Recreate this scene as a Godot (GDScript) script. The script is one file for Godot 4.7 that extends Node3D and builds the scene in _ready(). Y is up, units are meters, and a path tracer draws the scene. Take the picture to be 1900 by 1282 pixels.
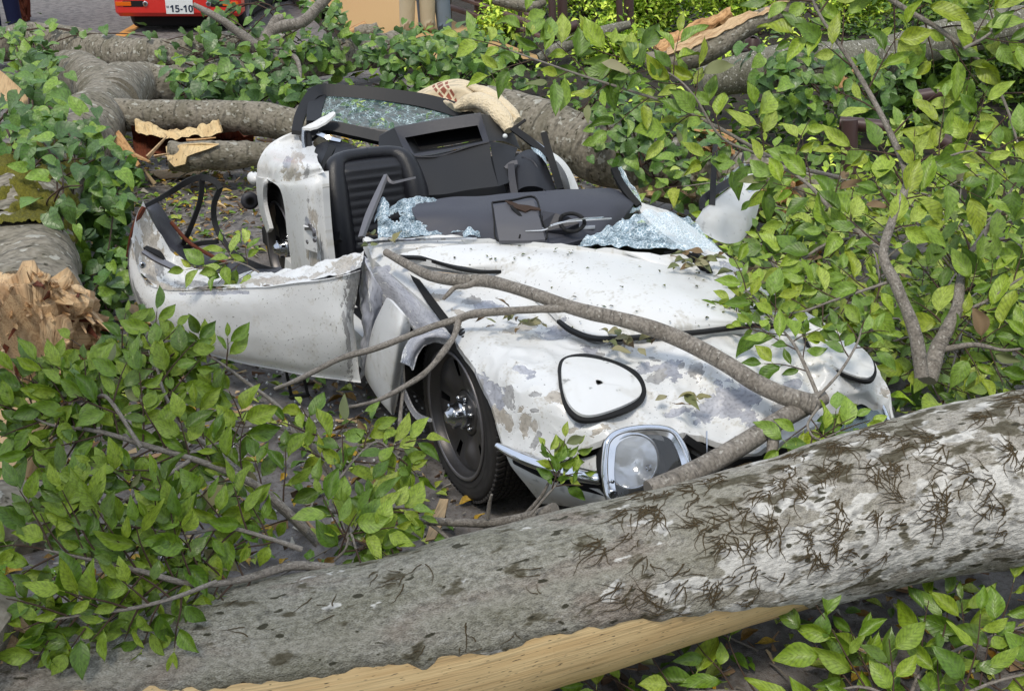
extends Node3D

var org := Vector3.ZERO
var M := {}
var L := {}
var rng := RandomNumberGenerator.new()
var names := {}

func _ready() -> void:
	rng.seed = 7
	# camera, sky, sun, exposure
	var cam := Camera3D.new(); cam.name = "camera"
	cam.fov = 32.8; cam.far = 300.0; cam.near = 0.05
	cam.position = Vector3(0, 2.15, 0); cam.rotation_degrees.x = -22.8
	add_child(cam); cam.current = true
	var env := Environment.new()
	env.background_mode = Environment.BG_SKY
	var sk := ProceduralSkyMaterial.new()
	sk.sky_top_color = Color(0.80, 0.85, 0.93); sk.sky_horizon_color = Color(0.93, 0.94, 0.95); sk.sky_curve = 0.2
	sk.ground_bottom_color = Color(0.22, 0.23, 0.2); sk.ground_horizon_color = Color(0.35, 0.37, 0.33)
	sk.sky_energy_multiplier = 1.0
	var sky := Sky.new(); sky.sky_material = sk; env.sky = sky
	env.tonemap_mode = Environment.TONE_MAPPER_LINEAR
	env.tonemap_exposure = 1.3
	env.sdfgi_enabled = true; env.ssao_enabled = true; env.ssil_enabled = true
	var we := WorldEnvironment.new(); we.name = "world_environment"; we.environment = env; add_child(we)
	var sun := DirectionalLight3D.new(); sun.name = "sun"
	sun.light_energy = 0.55; sun.light_color = Color(1.0, 0.97, 0.92); sun.light_angular_distance = 12.0; sun.shadow_enabled = true
	sun.rotation_degrees = Vector3(-60, -20, 0); add_child(sun)
	make_materials()
	make_ground()
	make_car()
	make_trunks()
	make_background()
	make_foliage()
	make_debris()

# ---------- helpers ----------
func V(x: float, y: float, z: float) -> Vector3: return Vector3(x, y, z)

class MB:
	var v := PackedVector3Array()
	var n := PackedVector3Array()
	var t := PackedVector2Array()
	var g := PackedFloat32Array()
	var i := PackedInt32Array()
	func vert(p: Vector3, nn: Vector3, uv: Vector2, tg := Vector3.RIGHT) -> int:
		v.append(p); n.append(nn); t.append(uv)
		g.append(tg.x); g.append(tg.y); g.append(tg.z); g.append(1.0)
		return v.size() - 1
	func tri(a: Vector3, b: Vector3, c: Vector3, ua := Vector2(), ub := Vector2(1, 0), uc := Vector2(1, 1)) -> void:
		var nn := (c - a).cross(b - a)
		if nn.length_squared() < 1e-16: return
		nn = nn.normalized()
		var tg := (b - a).normalized()
		var k := vert(a, nn, ua, tg); vert(b, nn, ub, tg); vert(c, nn, uc, tg)
		i.append(k); i.append(k + 1); i.append(k + 2)
	func quad(a: Vector3, b: Vector3, c: Vector3, d: Vector3, sc := 1.0) -> void:
		var w := (b - a).length() * sc; var h := (d - a).length() * sc
		var nn := (c - a).cross(b - a)
		if nn.length_squared() < 1e-16: nn = (d - a).cross(c - a)
		if nn.length_squared() < 1e-16: return
		nn = nn.normalized()
		var tg := (b - a).normalized()
		var k := vert(a, nn, Vector2(0, 0), tg); vert(b, nn, Vector2(w, 0), tg); vert(c, nn, Vector2(w, h), tg); vert(d, nn, Vector2(0, h), tg)
		for q in [0, 1, 2, 0, 2, 3]: i.append(k + q)
	func grid(P: PackedVector3Array, nu: int, nv: int, UV: PackedVector2Array, wrap := false, keep := PackedByteArray()) -> void:
		var k := v.size()
		for y in nv:
			for x in nu:
				var x0 := x - 1; var x1 := x + 1
				if wrap:
					if x0 < 0: x0 = nu - 2
					if x1 >= nu: x1 = 1
				else:
					x0 = maxi(x0, 0); x1 = mini(x1, nu - 1)
				var du := P[y * nu + x1] - P[y * nu + x0]
				var dv := P[mini(y + 1, nv - 1) * nu + x] - P[maxi(y - 1, 0) * nu + x]
				var nn := dv.cross(du)
				if nn.length_squared() < 1e-18: nn = Vector3.UP
				vert(P[y * nu + x], nn.normalized(), UV[y * nu + x], du.normalized() if du.length_squared() > 1e-14 else Vector3.RIGHT)
		for y in nv - 1:
			for x in nu - 1:
				if keep.size() and not keep[y * nu + x]: continue
				var a := k + y * nu + x
				i.append(a); i.append(a + 1); i.append(a + nu + 1)
				i.append(a); i.append(a + nu + 1); i.append(a + nu)
	func mesh(o: Vector3) -> ArrayMesh:
		var am := ArrayMesh.new()
		if i.is_empty(): return am
		var arr := []; arr.resize(Mesh.ARRAY_MAX)
		var vv := v
		if o != Vector3.ZERO:
			vv = Transform3D(Basis(), -o) * v
		arr[Mesh.ARRAY_VERTEX] = vv; arr[Mesh.ARRAY_NORMAL] = n; arr[Mesh.ARRAY_TEX_UV] = t; arr[Mesh.ARRAY_TANGENT] = g; arr[Mesh.ARRAY_INDEX] = i
		am.add_surface_from_arrays(Mesh.PRIMITIVE_TRIANGLES, arr)
		return am

func numbered(parent: Node, called: String) -> String:
	var key := str(parent.get_instance_id()) + called
	var c: int = names.get(key, 0)
	names[key] = c + 1
	return called if c == 0 else "%s_%03d" % [called, c]

func put(mb: MB, called: String, mat: Material, parent: Node) -> MeshInstance3D:
	var mi := MeshInstance3D.new(); mi.name = numbered(parent, called)
	mi.mesh = mb.mesh(org); mi.material_override = mat
	parent.add_child(mi, true)
	return mi

func thing(called: String, label: String, category: String, at: Vector3, group := "") -> Node3D:
	var o := Node3D.new(); o.name = numbered(self, called); o.position = at; add_child(o, true)
	o.set_meta("label", label); o.set_meta("category", category)
	if group: o.set_meta("group", group)
	org = at
	return o

func tag(o: Node, label: String, category: String, group := "") -> void:
	o.set_meta("label", label); o.set_meta("category", category)
	if group: o.set_meta("group", group)

func ground_piece(mb: MB, called: String, mat: Material, kind := "structure") -> MeshInstance3D:
	org = Vector3.ZERO
	var o := put(mb, called, mat, self); o.set_meta("kind", kind)
	return o

func crom(a: Vector3, b: Vector3, c: Vector3, d: Vector3, t: float) -> Vector3:
	return 0.5 * ((2.0 * b) + (c - a) * t + (2.0 * a - 5.0 * b + 4.0 * c - d) * t * t + (3.0 * b - a - 3.0 * c + d) * t * t * t)

func at_spline(p: Array, s: float) -> Vector3:   # s in 0..1
	var m := p.size() - 1
	var f := clampf(s, 0, 1) * m
	var k := mini(int(f), m - 1)
	var a: Vector3 = p[maxi(k - 1, 0)]; var b: Vector3 = p[k]; var c: Vector3 = p[k + 1]; var d: Vector3 = p[mini(k + 2, m)]
	if k == 0: a = 2.0 * b - c
	if k == m - 1: d = 2.0 * c - b
	return crom(a, b, c, d, f - k)

func spline(p: Array, n: int) -> Array:
	var out := []
	for k in n + 1: out.append(at_spline(p, float(k) / n))
	return out

func at_list(p: Array, s: float) -> float:
	var f := clampf(s, 0, 1) * (p.size() - 1)
	var k := mini(int(f), p.size() - 2)
	return lerpf(p[k], p[k + 1], f - k)

func surf(rows: Array, nu: int, nv: int) -> PackedVector3Array:   # bicubic through a control net
	var wide := []
	for r in rows: wide.append(spline(r, nu - 1))
	var P := PackedVector3Array(); P.resize(nu * nv)
	for x in nu:
		var col := []
		for r in wide: col.append(r[x])
		var c := spline(col, nv - 1)
		for y in nv: P[y * nu + x] = c[y]
	return P

func grid_uv(nu: int, nv: int, su := 1.0, sv := 1.0) -> PackedVector2Array:
	var U := PackedVector2Array(); U.resize(nu * nv)
	for y in nv:
		for x in nu: U[y * nu + x] = Vector2(su * x / (nu - 1), sv * y / (nv - 1))
	return U

func dent(P: PackedVector3Array, nu: int, nv: int, noise: FastNoiseLite, amp: float, dir := Vector3.UP) -> PackedVector3Array:
	for k in P.size():
		P[k] += dir * noise.get_noise_3dv(P[k]) * amp
	return P

func sheet(mb: MB, P: PackedVector3Array, nu: int, nv: int, UV: PackedVector2Array, rim := 0.012, dir := Vector3.DOWN, keep := PackedByteArray()) -> void:   # a sheet of metal with its edges folded over
	mb.grid(P, nu, nv, UV, false, keep)
	if rim <= 0.0: return
	var edge := []
	for x in nu: edge.append(x)
	for y in range(1, nv): edge.append(y * nu + nu - 1)
	for x in range(nu - 2, -1, -1): edge.append((nv - 1) * nu + x)
	for y in range(nv - 2, -1, -1): edge.append(y * nu)
	for k in edge.size() - 1:
		var a := P[edge[k]]; var b := P[edge[k + 1]]
		var j := mb.v.size()
		var nn := (b - a).cross(dir).normalized()
		if (b - a).length_squared() < 1e-12: continue
		mb.vert(a, nn, UV[edge[k]]); mb.vert(b, nn, UV[edge[k + 1]]); mb.vert(b + dir * rim, nn, UV[edge[k + 1]]); mb.vert(a + dir * rim, nn, UV[edge[k]])
		for q in ([0, 2, 1, 0, 3, 2] if ((b - a).cross(b + dir - a)).dot(nn) > 0 else [0, 1, 2, 0, 2, 3]): mb.i.append(j + q)

func noise(sd: int, freq: float, oct := 3) -> FastNoiseLite:
	var f := FastNoiseLite.new(); f.seed = sd; f.frequency = freq; f.fractal_octaves = oct; f.noise_type = FastNoiseLite.TYPE_SIMPLEX_SMOOTH
	return f

func tube(mb: MB, pts: Array, rad: Array, n: int, sides: int, squash := 1.0, up := Vector3.UP, nz: FastNoiseLite = null, amp := 0.0, cap := true, keep_len := 1.0) -> void:   # a round bar through the points
	var P := PackedVector3Array(); var U := PackedVector2Array()
	var c := spline(pts, n)
	var w := sides + 1
	var run := 0.0
	var side := Vector3.ZERO
	for k in n + 1:
		var tg: Vector3 = (c[mini(k + 1, n)] - c[maxi(k - 1, 0)]).normalized()
		var s := tg.cross(up) if side == Vector3.ZERO or up != Vector3.UP else side - tg * side.dot(tg)
		if s.length() < 0.01: s = tg.cross(Vector3.RIGHT)
		s = s.normalized(); side = s
		var b := s.cross(tg).normalized()
		var r := at_list(rad, float(k) / n)
		if k > 0: run += (c[k] - c[k - 1]).length()
		for a in w:
			var th := TAU * a / sides
			var o := s * cos(th) + b * sin(th) * squash
			var rr := r
			if nz: rr *= 1.0 + amp * nz.get_noise_3dv(c[k] + o * r)
			P.append(c[k] + o * rr); U.append(Vector2(float(a) / sides, run * keep_len))
	mb.grid(P, w, n + 1, U, true)
	if cap:
		for e in [0, n]:
			for a in sides:
				var p0 := P[e * w + a]; var p1 := P[e * w + a + 1]
				if e == 0: mb.tri(c[e], p1, p0)
				else: mb.tri(c[e], p0, p1)

func frame(axis: Vector3, up := Vector3.UP) -> Basis:   # z along the axis
	var z := axis.normalized(); var x := up.cross(z)
	if x.length() < 0.01: x = Vector3.RIGHT.cross(z)
	x = x.normalized()
	return Basis(x, z.cross(x), z)

func lathe(mb: MB, c: Vector3, B: Basis, prof: Array, segs: int, a0 := 0.0, a1 := TAU) -> void:   # profile of (radius, along z)
	var P := PackedVector3Array(); var U := PackedVector2Array()
	for p in prof:
		for s in segs + 1:
			var th := lerpf(a0, a1, float(s) / segs)
			P.append(c + B * Vector3(cos(th) * p[0], sin(th) * p[0], p[1])); U.append(Vector2(float(s) / segs, p[1] * 4.0 + p[0] * 4.0))
	mb.grid(P, segs + 1, prof.size(), U, absf(a1 - a0 - TAU) < 0.001)

func lathes(mb: MB, c: Vector3, B: Basis, profs: Array, segs: int) -> void:
	for p in profs: lathe(mb, c, B, p, segs)

func rbox(mb: MB, c: Vector3, B: Basis, h: Vector3, r := 0.004) -> void:   # chamfered box, half sizes h
	r = minf(r, minf(h.x, minf(h.y, h.z)) * 0.9)
	var k := func(s: Vector3, ax: int) -> Vector3:
		var q := Vector3(s.x * (h.x - r), s.y * (h.y - r), s.z * (h.z - r))
		q[ax] = s[ax] * h[ax]
		return c + B * q
	for ax in 3:
		var b := (ax + 1) % 3; var d := (ax + 2) % 3
		for s in [-1.0, 1.0]:
			var cs := []
			for e in [[-1, -1], [1, -1], [1, 1], [-1, 1]]:
				var v := Vector3(); v[ax] = s; v[b] = e[0]; v[d] = e[1]
				cs.append(k.call(v, ax))
			if s > 0: mb.quad(cs[0], cs[3], cs[2], cs[1])
			else: mb.quad(cs[0], cs[1], cs[2], cs[3])
		for s1 in [-1.0, 1.0]:
			for s2 in [-1.0, 1.0]:
				var lo := Vector3(); lo[ax] = -1; lo[b] = s1; lo[d] = s2
				var hi := lo; hi[ax] = 1
				var q := [k.call(lo, b), k.call(hi, b), k.call(hi, d), k.call(lo, d)]
				if s1 * s2 > 0: mb.quad(q[0], q[3], q[2], q[1])
				else: mb.quad(q[0], q[1], q[2], q[3])
	for sx in [-1.0, 1.0]:
		for sy in [-1.0, 1.0]:
			for sz in [-1.0, 1.0]:
				var v := Vector3(sx, sy, sz)
				if sx * sy * sz > 0: mb.tri(k.call(v, 0), k.call(v, 2), k.call(v, 1))
				else: mb.tri(k.call(v, 0), k.call(v, 1), k.call(v, 2))

func bar(mb: MB, a: Vector3, b: Vector3, w: float, t: float, up := Vector3.UP) -> void:   # a straight square bar
	var B := frame(b - a, up)
	rbox(mb, (a + b) / 2.0, B, Vector3(w / 2, t / 2, (b - a).length() / 2), minf(w, t) * 0.18)

func strip(mb: MB, pts: Array, n: int, w: Array, t: float, up: Vector3) -> void:   # a flat bar swept along a path: width across, thickness along up
	var c := spline(pts, n)
	var rows := [PackedVector3Array(), PackedVector3Array(), PackedVector3Array(), PackedVector3Array()]
	for k in n + 1:
		var tg: Vector3 = (c[mini(k + 1, n)] - c[maxi(k - 1, 0)]).normalized()
		var s := tg.cross(up).normalized(); var b := s.cross(tg).normalized()
		var hw := at_list(w, float(k) / n) / 2.0
		rows[0].append(c[k] - s * hw - b * t / 2); rows[1].append(c[k] + s * hw - b * t / 2)
		rows[2].append(c[k] + s * hw + b * t / 2); rows[3].append(c[k] - s * hw + b * t / 2)
	for k in n:
		for e in 4:
			var f := (e + 1) % 4
			mb.quad(rows[e][k], rows[f][k], rows[f][k + 1], rows[e][k + 1])
	mb.quad(rows[0][0], rows[3][0], rows[2][0], rows[1][0])
	mb.quad(rows[0][n], rows[1][n], rows[2][n], rows[3][n])

func slab(mb: MB, outline: Array, thick: Vector3, uvs := 1.0) -> void:   # a plate with the given outline, thickened along a vector
	var c := Vector3.ZERO
	for p in outline: c += p
	c /= outline.size()
	var nn := Vector3.ZERO
	for k in outline.size(): nn += (outline[k] - c).cross(outline[(k + 1) % outline.size()] - c)
	var B := frame(nn)
	var flat := PackedVector2Array()
	for p in outline: flat.append(Vector2((p - c).dot(B.x), (p - c).dot(B.y)))
	var ix := Geometry2D.triangulate_polygon(flat)
	for k in range(0, ix.size(), 3):
		var a: Vector3 = outline[ix[k]]; var b: Vector3 = outline[ix[k + 1]]; var d: Vector3 = outline[ix[k + 2]]
		mb.tri(a, b, d, flat[ix[k]] * uvs, flat[ix[k + 1]] * uvs, flat[ix[k + 2]] * uvs)
		mb.tri(a + thick, d + thick, b + thick, flat[ix[k]] * uvs, flat[ix[k + 2]] * uvs, flat[ix[k + 1]] * uvs)
	for k in outline.size():
		var a: Vector3 = outline[k]; var b: Vector3 = outline[(k + 1) % outline.size()]
		mb.quad(a, b, b + thick, a + thick, uvs)

func closed(pts: Array, per: int) -> Array:   # smooth closed outline
	var out := []; var m := pts.size()
	for k in m:
		for j in per:
			out.append(crom(pts[(k + m - 1) % m], pts[k], pts[(k + 1) % m], pts[(k + 2) % m], float(j) / per))
	return out

func ball(mb: MB, c: Vector3, B: Basis, r: Vector3, n := 12) -> void:
	var P := PackedVector3Array(); var U := PackedVector2Array()
	for y in n + 1:
		for x in 2 * n + 1:
			var th := TAU * x / (2 * n); var ph := PI * y / n
			P.append(c + B * (Vector3(cos(th) * sin(ph), cos(ph), sin(th) * sin(ph)) * r)); U.append(Vector2(float(x) / n, float(y) / n))
	mb.grid(P, 2 * n + 1, n + 1, U, true)

func rnd(a: float, b: float) -> float: return rng.randf_range(a, b)

func rvec() -> Vector3:
	return Vector3(rng.randf_range(-1, 1), rng.randf_range(-1, 1), rng.randf_range(-1, 1))

# ---------- materials ----------
func tex(w: int, h: int, f: Callable) -> ImageTexture:
	return ImageTexture.create_from_image(img(w, h, f))

func img(w: int, h: int, f: Callable) -> Image:
	var d := PackedByteArray(); d.resize(w * h * 3)
	var k := 0
	for y in h:
		for x in w:
			var c: Color = f.call(x, y)
			d[k] = c.r8; d[k + 1] = c.g8; d[k + 2] = c.b8
			k += 3
	return Image.create_from_data(w, h, false, Image.FORMAT_RGB8, d)

func nz(w: int, h: int, sd: int, freq: float, oct := 4, sx := 1, sy := 1, kind := FastNoiseLite.TYPE_SIMPLEX_SMOOTH, ret := -1) -> PackedByteArray:   # seamless grey noise, stretched sx or sy times
	var f := noise(sd, freq, oct); f.noise_type = kind
	if ret >= 0: f.cellular_return_type = ret
	if kind == FastNoiseLite.TYPE_CELLULAR: f.fractal_type = FastNoiseLite.FRACTAL_NONE
	var im: Image = f.get_seamless_image(w / sx, h / sy)
	if sx > 1 or sy > 1: im.resize(w, h, Image.INTERPOLATE_CUBIC)
	im.convert(Image.FORMAT_L8)
	return im.get_data()

func relief(w: int, h: int, d: PackedByteArray, s: float) -> ImageTexture:
	var im := Image.create_from_data(w, h, false, Image.FORMAT_L8, d)
	im.convert(Image.FORMAT_RGBA8)
	im.bump_map_to_normal_map(s)
	return ImageTexture.create_from_image(im)

func mat(c: Color, rough := 0.6, metal := 0.0) -> StandardMaterial3D:
	var m := StandardMaterial3D.new()
	m.albedo_color = c; m.roughness = rough; m.metallic = metal; m.cull_mode = BaseMaterial3D.CULL_DISABLED
	return m

func tmat(t: Texture2D, rough := 0.7, nt: Texture2D = null, ns := 1.0) -> StandardMaterial3D:
	var m := mat(Color.WHITE, rough)
	m.albedo_texture = t
	if nt: m.normal_enabled = true; m.normal_texture = nt; m.normal_scale = ns
	return m

func tri(m: StandardMaterial3D, s: float) -> StandardMaterial3D:
	m.uv1_triplanar = true; m.uv1_world_triplanar = true; m.uv1_scale = Vector3(s, s, s)
	return m

func damage(w: int, h: int, sd: int, patches: Array, grime := 1.0, scatter := 0) -> StandardMaterial3D:   # white paint with flaked-off patches: [u, v, radius u, radius v, turn, kind]
	var lay := PackedByteArray(); lay.resize(w * h)
	var fine := noise(sd, 0.02, 3); var jag := FastNoiseLite.new()
	jag.seed = sd; jag.noise_type = FastNoiseLite.TYPE_CELLULAR; jag.frequency = 0.055; jag.cellular_return_type = FastNoiseLite.RETURN_CELL_VALUE
	if scatter > 0:
		var r := RandomNumberGenerator.new(); r.seed = sd
		patches = patches.duplicate()
		for k in scatter:
			var b: Array = patches[r.randi() % patches.size()]
			patches.append([b[0] + r.randfn() * 0.022, b[1] + r.randfn() * 0.022, r.randf_range(0.003, 0.012), r.randf_range(0.003, 0.007), r.randf_range(0, 3), b[5] if r.randf() < 0.6 else 2])
	var n1 := nz(w, h, sd + 1, 0.012, 4); var n2 := nz(w, h, sd + 2, 0.08, 4)
	for p in patches:
		var cx: float = p[0] * w; var cy: float = p[1] * h; var rx: float = p[2] * w; var ry: float = p[3] * h
		var ca := cos(p[4]); var sa := sin(p[4])
		var R: float = maxf(rx, ry) * 1.7
		for y in range(maxi(0, int(cy - R)), mini(h, int(cy + R))):
			for x in range(maxi(0, int(cx - R)), mini(w, int(cx + R))):
				var dx := x - cx; var dy := y - cy
				var e := Vector2((dx * ca + dy * sa) / rx, (dy * ca - dx * sa) / ry).length()
				if e > 1.7: continue
				e += 0.62 * jag.get_noise_2d(x, y) + 0.40 * fine.get_noise_2d(x, y)
				if e < 1.0: lay[y * w + x] = 1 + int(p[5])
	var cols := [Color(0.86, 0.86, 0.85), Color(0.665, 0.67, 0.70), Color(0.72, 0.69, 0.645), Color(0.63, 0.625, 0.62), Color(0.44, 0.38, 0.31)]
	var hgt := PackedByteArray(); hgt.resize(w * h)
	for k in w * h: hgt[k] = 200 + n2[k] / 20 if lay[k] == 0 else 120 + n2[k] / 8
	var t := tex(w, h, func(x, y):
		var k: int = y * w + x
		var q := lay[k]
		var c: Color = cols[q]
		var a := n1[k] / 255.0; var b := n2[k] / 255.0
		if q == 0:
			c = c.lerp(Color(0.66, 0.63, 0.57), clampf((a - 0.58) * 1.6 + (b - 0.62) * 1.0, 0.0, 0.4) * grime)
			if b > 0.83: c = c.darkened(0.4)
			if x > 1 and y > 1 and (lay[k - 2] > 0 or lay[k - 2 * w] > 0): c = Color(0.92, 0.92, 0.91)
		else:
			c = c.lightened((a - 0.5) * 0.5).darkened(clampf((b - 0.5) * 0.5, 0, 0.3))
		return c)
	var m := tmat(t, 0.38, relief(w, h, hgt, 6.0), 0.8)
	m.clearcoat_enabled = true; m.clearcoat = 0.25; m.clearcoat_roughness = 0.12
	return m

func leaf_tex(sd: int, base: Color, vein: Color, pairs: float, heart := false) -> Array:
	var w := 192; var h := 288
	var a := nz(w, h, sd, 0.02, 3); var b := nz(w, h, sd + 1, 0.12, 2)
	var hg := PackedByteArray(); hg.resize(w * h)
	var t := tex(w, h, func(x, y):
		var fx: float = absf(2.0 * x / (w - 1) - 1.0); var fy: float = float(y) / (h - 1)
		var ph: float = (fy - 0.30 * fx + 0.06 * fx * fx) * pairs + (0.12 if x > w / 2 else 0.0)
		var saw: float = ph - floorf(ph)
		var d: float = minf(saw, 1.0 - saw)
		var side: float = clampf(1.0 - d / 0.07, 0, 1) * (1.0 - 0.6 * fx)
		var mid: float = clampf(1.0 - fx / 0.035, 0, 1)
		var k: int = y * w + x
		hg[k] = clampi(int(150 - 95 * side * 0.8 - 120 * mid + 30 * sin(PI * saw) + (b[k] - 128) * 0.15), 0, 255)
		var c := base.lightened((a[k] - 128) / 128.0 * 0.10 + (b[k] - 128) / 128.0 * 0.05) if a[k] > 128 else base.darkened((128 - a[k]) / 128.0 * 0.22)
		c = c.lerp(vein, maxf(mid * 0.8, side * 0.7)).darkened(0.2 * (1.0 - clampf(d / 0.25, 0, 1)) * (1.0 - side))
		if b[k] > 216: c = c.lerp(Color(0.42, 0.34, 0.15), 0.5)
		return c)
	return [t, relief(w, h, hg, 5.0)]

func bark_tex(w: int, h: int, sd: int, base: Color, dark: Color, lichen: Color, white: float, moss: float) -> Array:   # u round the log, v along it
	var big := nz(w, h, sd, 0.008, 4); var fin := nz(w, h, sd + 1, 0.05, 4); var ring := nz(w, h, sd + 2, 0.04, 4, 4, 1)
	var blot := nz(w, h, sd + 3, 0.02, 5); var msk := nz(w, h, sd + 4, 0.006, 3); var mos := nz(w, h, sd + 5, 0.03, 5)
	var hg := PackedByteArray(); hg.resize(w * h)
	var t := tex(w, h, func(x, y):
		var k: int = y * w + x
		var f := fin[k] / 255.0; var r := ring[k] / 255.0; var g := big[k] / 255.0
		var c := base.lerp(dark, clampf(1.3 * (g - 0.4), 0, 0.7)).lightened((f - 0.5) * 0.30 if f > 0.5 else 0.0).darkened((0.5 - f) * 0.5 if f < 0.5 else 0.0)
		c = c.darkened(clampf((r - 0.64) * 1.1, 0, 0.3))
		var hh := 110.0 + 50.0 * (f - 0.5) + 70.0 * (r - 0.5)
		var wl := blot[k] / 255.0 + white * (0.6 + 0.8 * (msk[k] / 255.0 - 0.5)) + 0.12 * (f - 0.5)
		if wl > 0.78: c = c.lerp(lichen.darkened((1.0 - f) * 0.18), clampf((wl - 0.78) * 22.0, 0, 0.92)); hh += 16
		var ml := mos[k] / 255.0 + moss * (0.5 + g) * 0.5
		if ml > 0.80: c = c.lerp(Color(0.16, 0.145, 0.075).lightened(f * 0.15), clampf((ml - 0.80) * 14.0, 0, 0.85)); hh += 45
		hg[k] = clampi(int(hh), 0, 255)
		return c)
	return [t, relief(w, h, hg, 7.0)]

func make_materials() -> void:
	# paint
	M.white = damage(256, 256, 31, [], 0.8); tri(M.white, 0.9)
	M.body = damage(1400, 1400, 11, [
		[0.542,0.145,0.0677,0.0136,0.1,0], [0.608,0.117,0.0309,0.0186,0.2,1], [0.664,0.137,0.0186,0.0214,0.2,1], [0.605,0.218,0.0186,0.0091,0.4,0], [0.360,0.282,0.0309,0.0277,0.3,0], [0.317,0.274,0.0123,0.0186,0.2,2],
		[0.504,0.330,0.0214,0.0309,0.7,0], [0.586,0.344,0.0186,0.0123,0.2,0], [0.693,0.217,0.0173,0.0136,0.4,1], [0.757,0.212,0.0073,0.0186,0.2,0], [0.673,0.386,0.0086,0.0277,0.2,0], [0.685,0.420,0.0245,0.0214,0.6,0],
		[0.789,0.468,0.0368,0.0309,0.3,0], [0.840,0.488,0.0277,0.0155,0.1,0], [0.781,0.390,0.0086,0.0336,0.1,0], [0.801,0.567,0.0173,0.0186,0.5,0], [0.465,0.289,0.0123,0.0309,0.3,1], [0.426,0.725,0.0186,0.0277,0.2,0],
		[0.263,0.227,0.0214,0.0123,0.2,1], [0.358,0.233,0.0309,0.0073,0.2,1], [0.782,0.237,0.0073,0.0186,0.1,1], [0.848,0.746,0.0123,0.0123,0.2,1], [0.497,0.377,0.0186,0.0064,0.9,0], [0.707,0.456,0.0109,0.0186,0.9,2], [0.844,0.531,0.0186,0.0109,0.2,2],
		[0.663,0.194,0.0123,0.0050,0.9,2], [0.595,0.390,0.0073,0.0186,0.3,2], [0.120,0.265,0.0123,0.0186,0.2,1], [0.472,0.784,0.0123,0.0186,0.3,1], [0.793,0.437,0.0186,0.0309,0.5,0], [0.787,0.493,0.0309,0.0245,0.2,0], [0.582,0.135,0.0432,0.0123,0.1,0], [0.618,0.148,0.0123,0.0186,0.1,2], [0.694,0.393,0.0123,0.0186,0.4,2], [0.703,0.127,0.0073,0.0186,0.1,2]], 1.0, 26)
	M.door = damage(1024, 512, 12, [
		[0.10, 0.12, 0.10, 0.10, 0.2, 1], [0.05, 0.34, 0.025, 0.10, 0.1, 1], [0.10, 0.62, 0.055, 0.07, 0.1, 2], [0.30, 0.36, 0.20, 0.03, 0.05, 1], [0.62, 0.30, 0.12, 0.05, 0.05, 1], [0.78, 0.30, 0.07, 0.05, 0.1, 1],
		[0.92, 0.22, 0.07, 0.14, 0.4, 1], [0.97, 0.45, 0.04, 0.16, 0.1, 2], [0.93, 0.75, 0.018, 0.2, -0.25, 2], [0.20, 0.22, 0.05, 0.08, 0.9, 2], [0.45, 0.42, 0.12, 0.015, 0.0, 0], [0.40, 0.30, 0.09, 0.04, 0.05, 2], [0.15, 0.3, 0.10, 0.07, 0.3, 1]], 0.6, 16)
	M.rear = damage(512, 512, 13, [
		[0.62, 0.42, 0.11, 0.16, 0.5, 1], [0.72, 0.58, 0.05, 0.14, 0.1, 1], [0.55, 0.36, 0.06, 0.06, 0.3, 0], [0.42, 0.56, 0.05, 0.02, 0.4, 1], [0.60, 0.22, 0.02, 0.015, 0.4, 2], [0.8, 0.5, 0.03, 0.1, 0.2, 2]], 0.8, 16)
	M.torn = damage(256, 256, 14, [[0.5, 0.5, 0.6, 0.6, 0.0, 0]], 1.0)
	M.primer = damage(256, 256, 15, [[0.5, 0.5, 0.9, 0.9, 0.0, 0], [0.2, 0.8, 0.2, 0.1, 0.5, 1]], 1.0)
	M.black = mat(Color(0.055, 0.055, 0.065), 0.55); M.rubber = mat(Color(0.05, 0.05, 0.055), 0.75); M.dark = mat(Color(0.035, 0.033, 0.036), 0.9)
	M.chrome = mat(Color(0.86, 0.87, 0.89), 0.12, 1.0); M.steel = mat(Color(0.50, 0.49, 0.50), 0.42, 0.7)
	M.silver = mat(Color(0.75, 0.76, 0.78), 0.2, 1.0)
	var rw := 256
	var g1 := nz(rw, rw, 41, 0.05, 3); var g2 := nz(rw, rw, 42, 0.2, 2)
	M.tyre = tmat(tex(rw, rw, func(x, y): var q: float = g1[y * rw + x] / 255.0; return Color(0.12, 0.11, 0.105).lightened(q * 0.12)), 0.8)
	M.magnesium = mat(Color(0.34, 0.33, 0.33), 0.4, 0.7)
	var vh := PackedByteArray(); vh.resize(rw * rw)
	for y in rw:
		for x in rw: vh[y * rw + x] = 150 + g2[y * rw + x] / 6 - (55 if (x % 16 < 6 and (y + (8 if (x / 16) % 2 else 0)) % 16 < 6) else 0)
	M.vinyl = mat(Color(0.10, 0.10, 0.118), 0.36); M.vinyl.normal_enabled = true; M.vinyl.normal_texture = relief(rw, rw, g2, 1.2); tri(M.vinyl, 6.0)
	M.pleat = mat(Color(0.10, 0.10, 0.118), 0.4); M.pleat.normal_enabled = true; M.pleat.normal_texture = relief(rw, rw, vh, 3.0); M.pleat.uv1_scale = Vector3(5, 5, 1)
	M.dash = mat(Color(0.235, 0.24, 0.275), 0.55); M.dash.normal_enabled = true; M.dash.normal_texture = M.vinyl.normal_texture; tri(M.dash, 6.0)
	M.greyplastic = mat(Color(0.17, 0.17, 0.195), 0.5); M.greyplastic.normal_enabled = true; M.greyplastic.normal_texture = M.vinyl.normal_texture; tri(M.greyplastic, 6.0)
	M.mesh = mat(Color(0.32, 0.32, 0.34), 0.6); M.mesh.normal_enabled = true; M.mesh.normal_texture = M.pleat.normal_texture; M.mesh.uv1_scale = Vector3(9, 9, 1)
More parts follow.
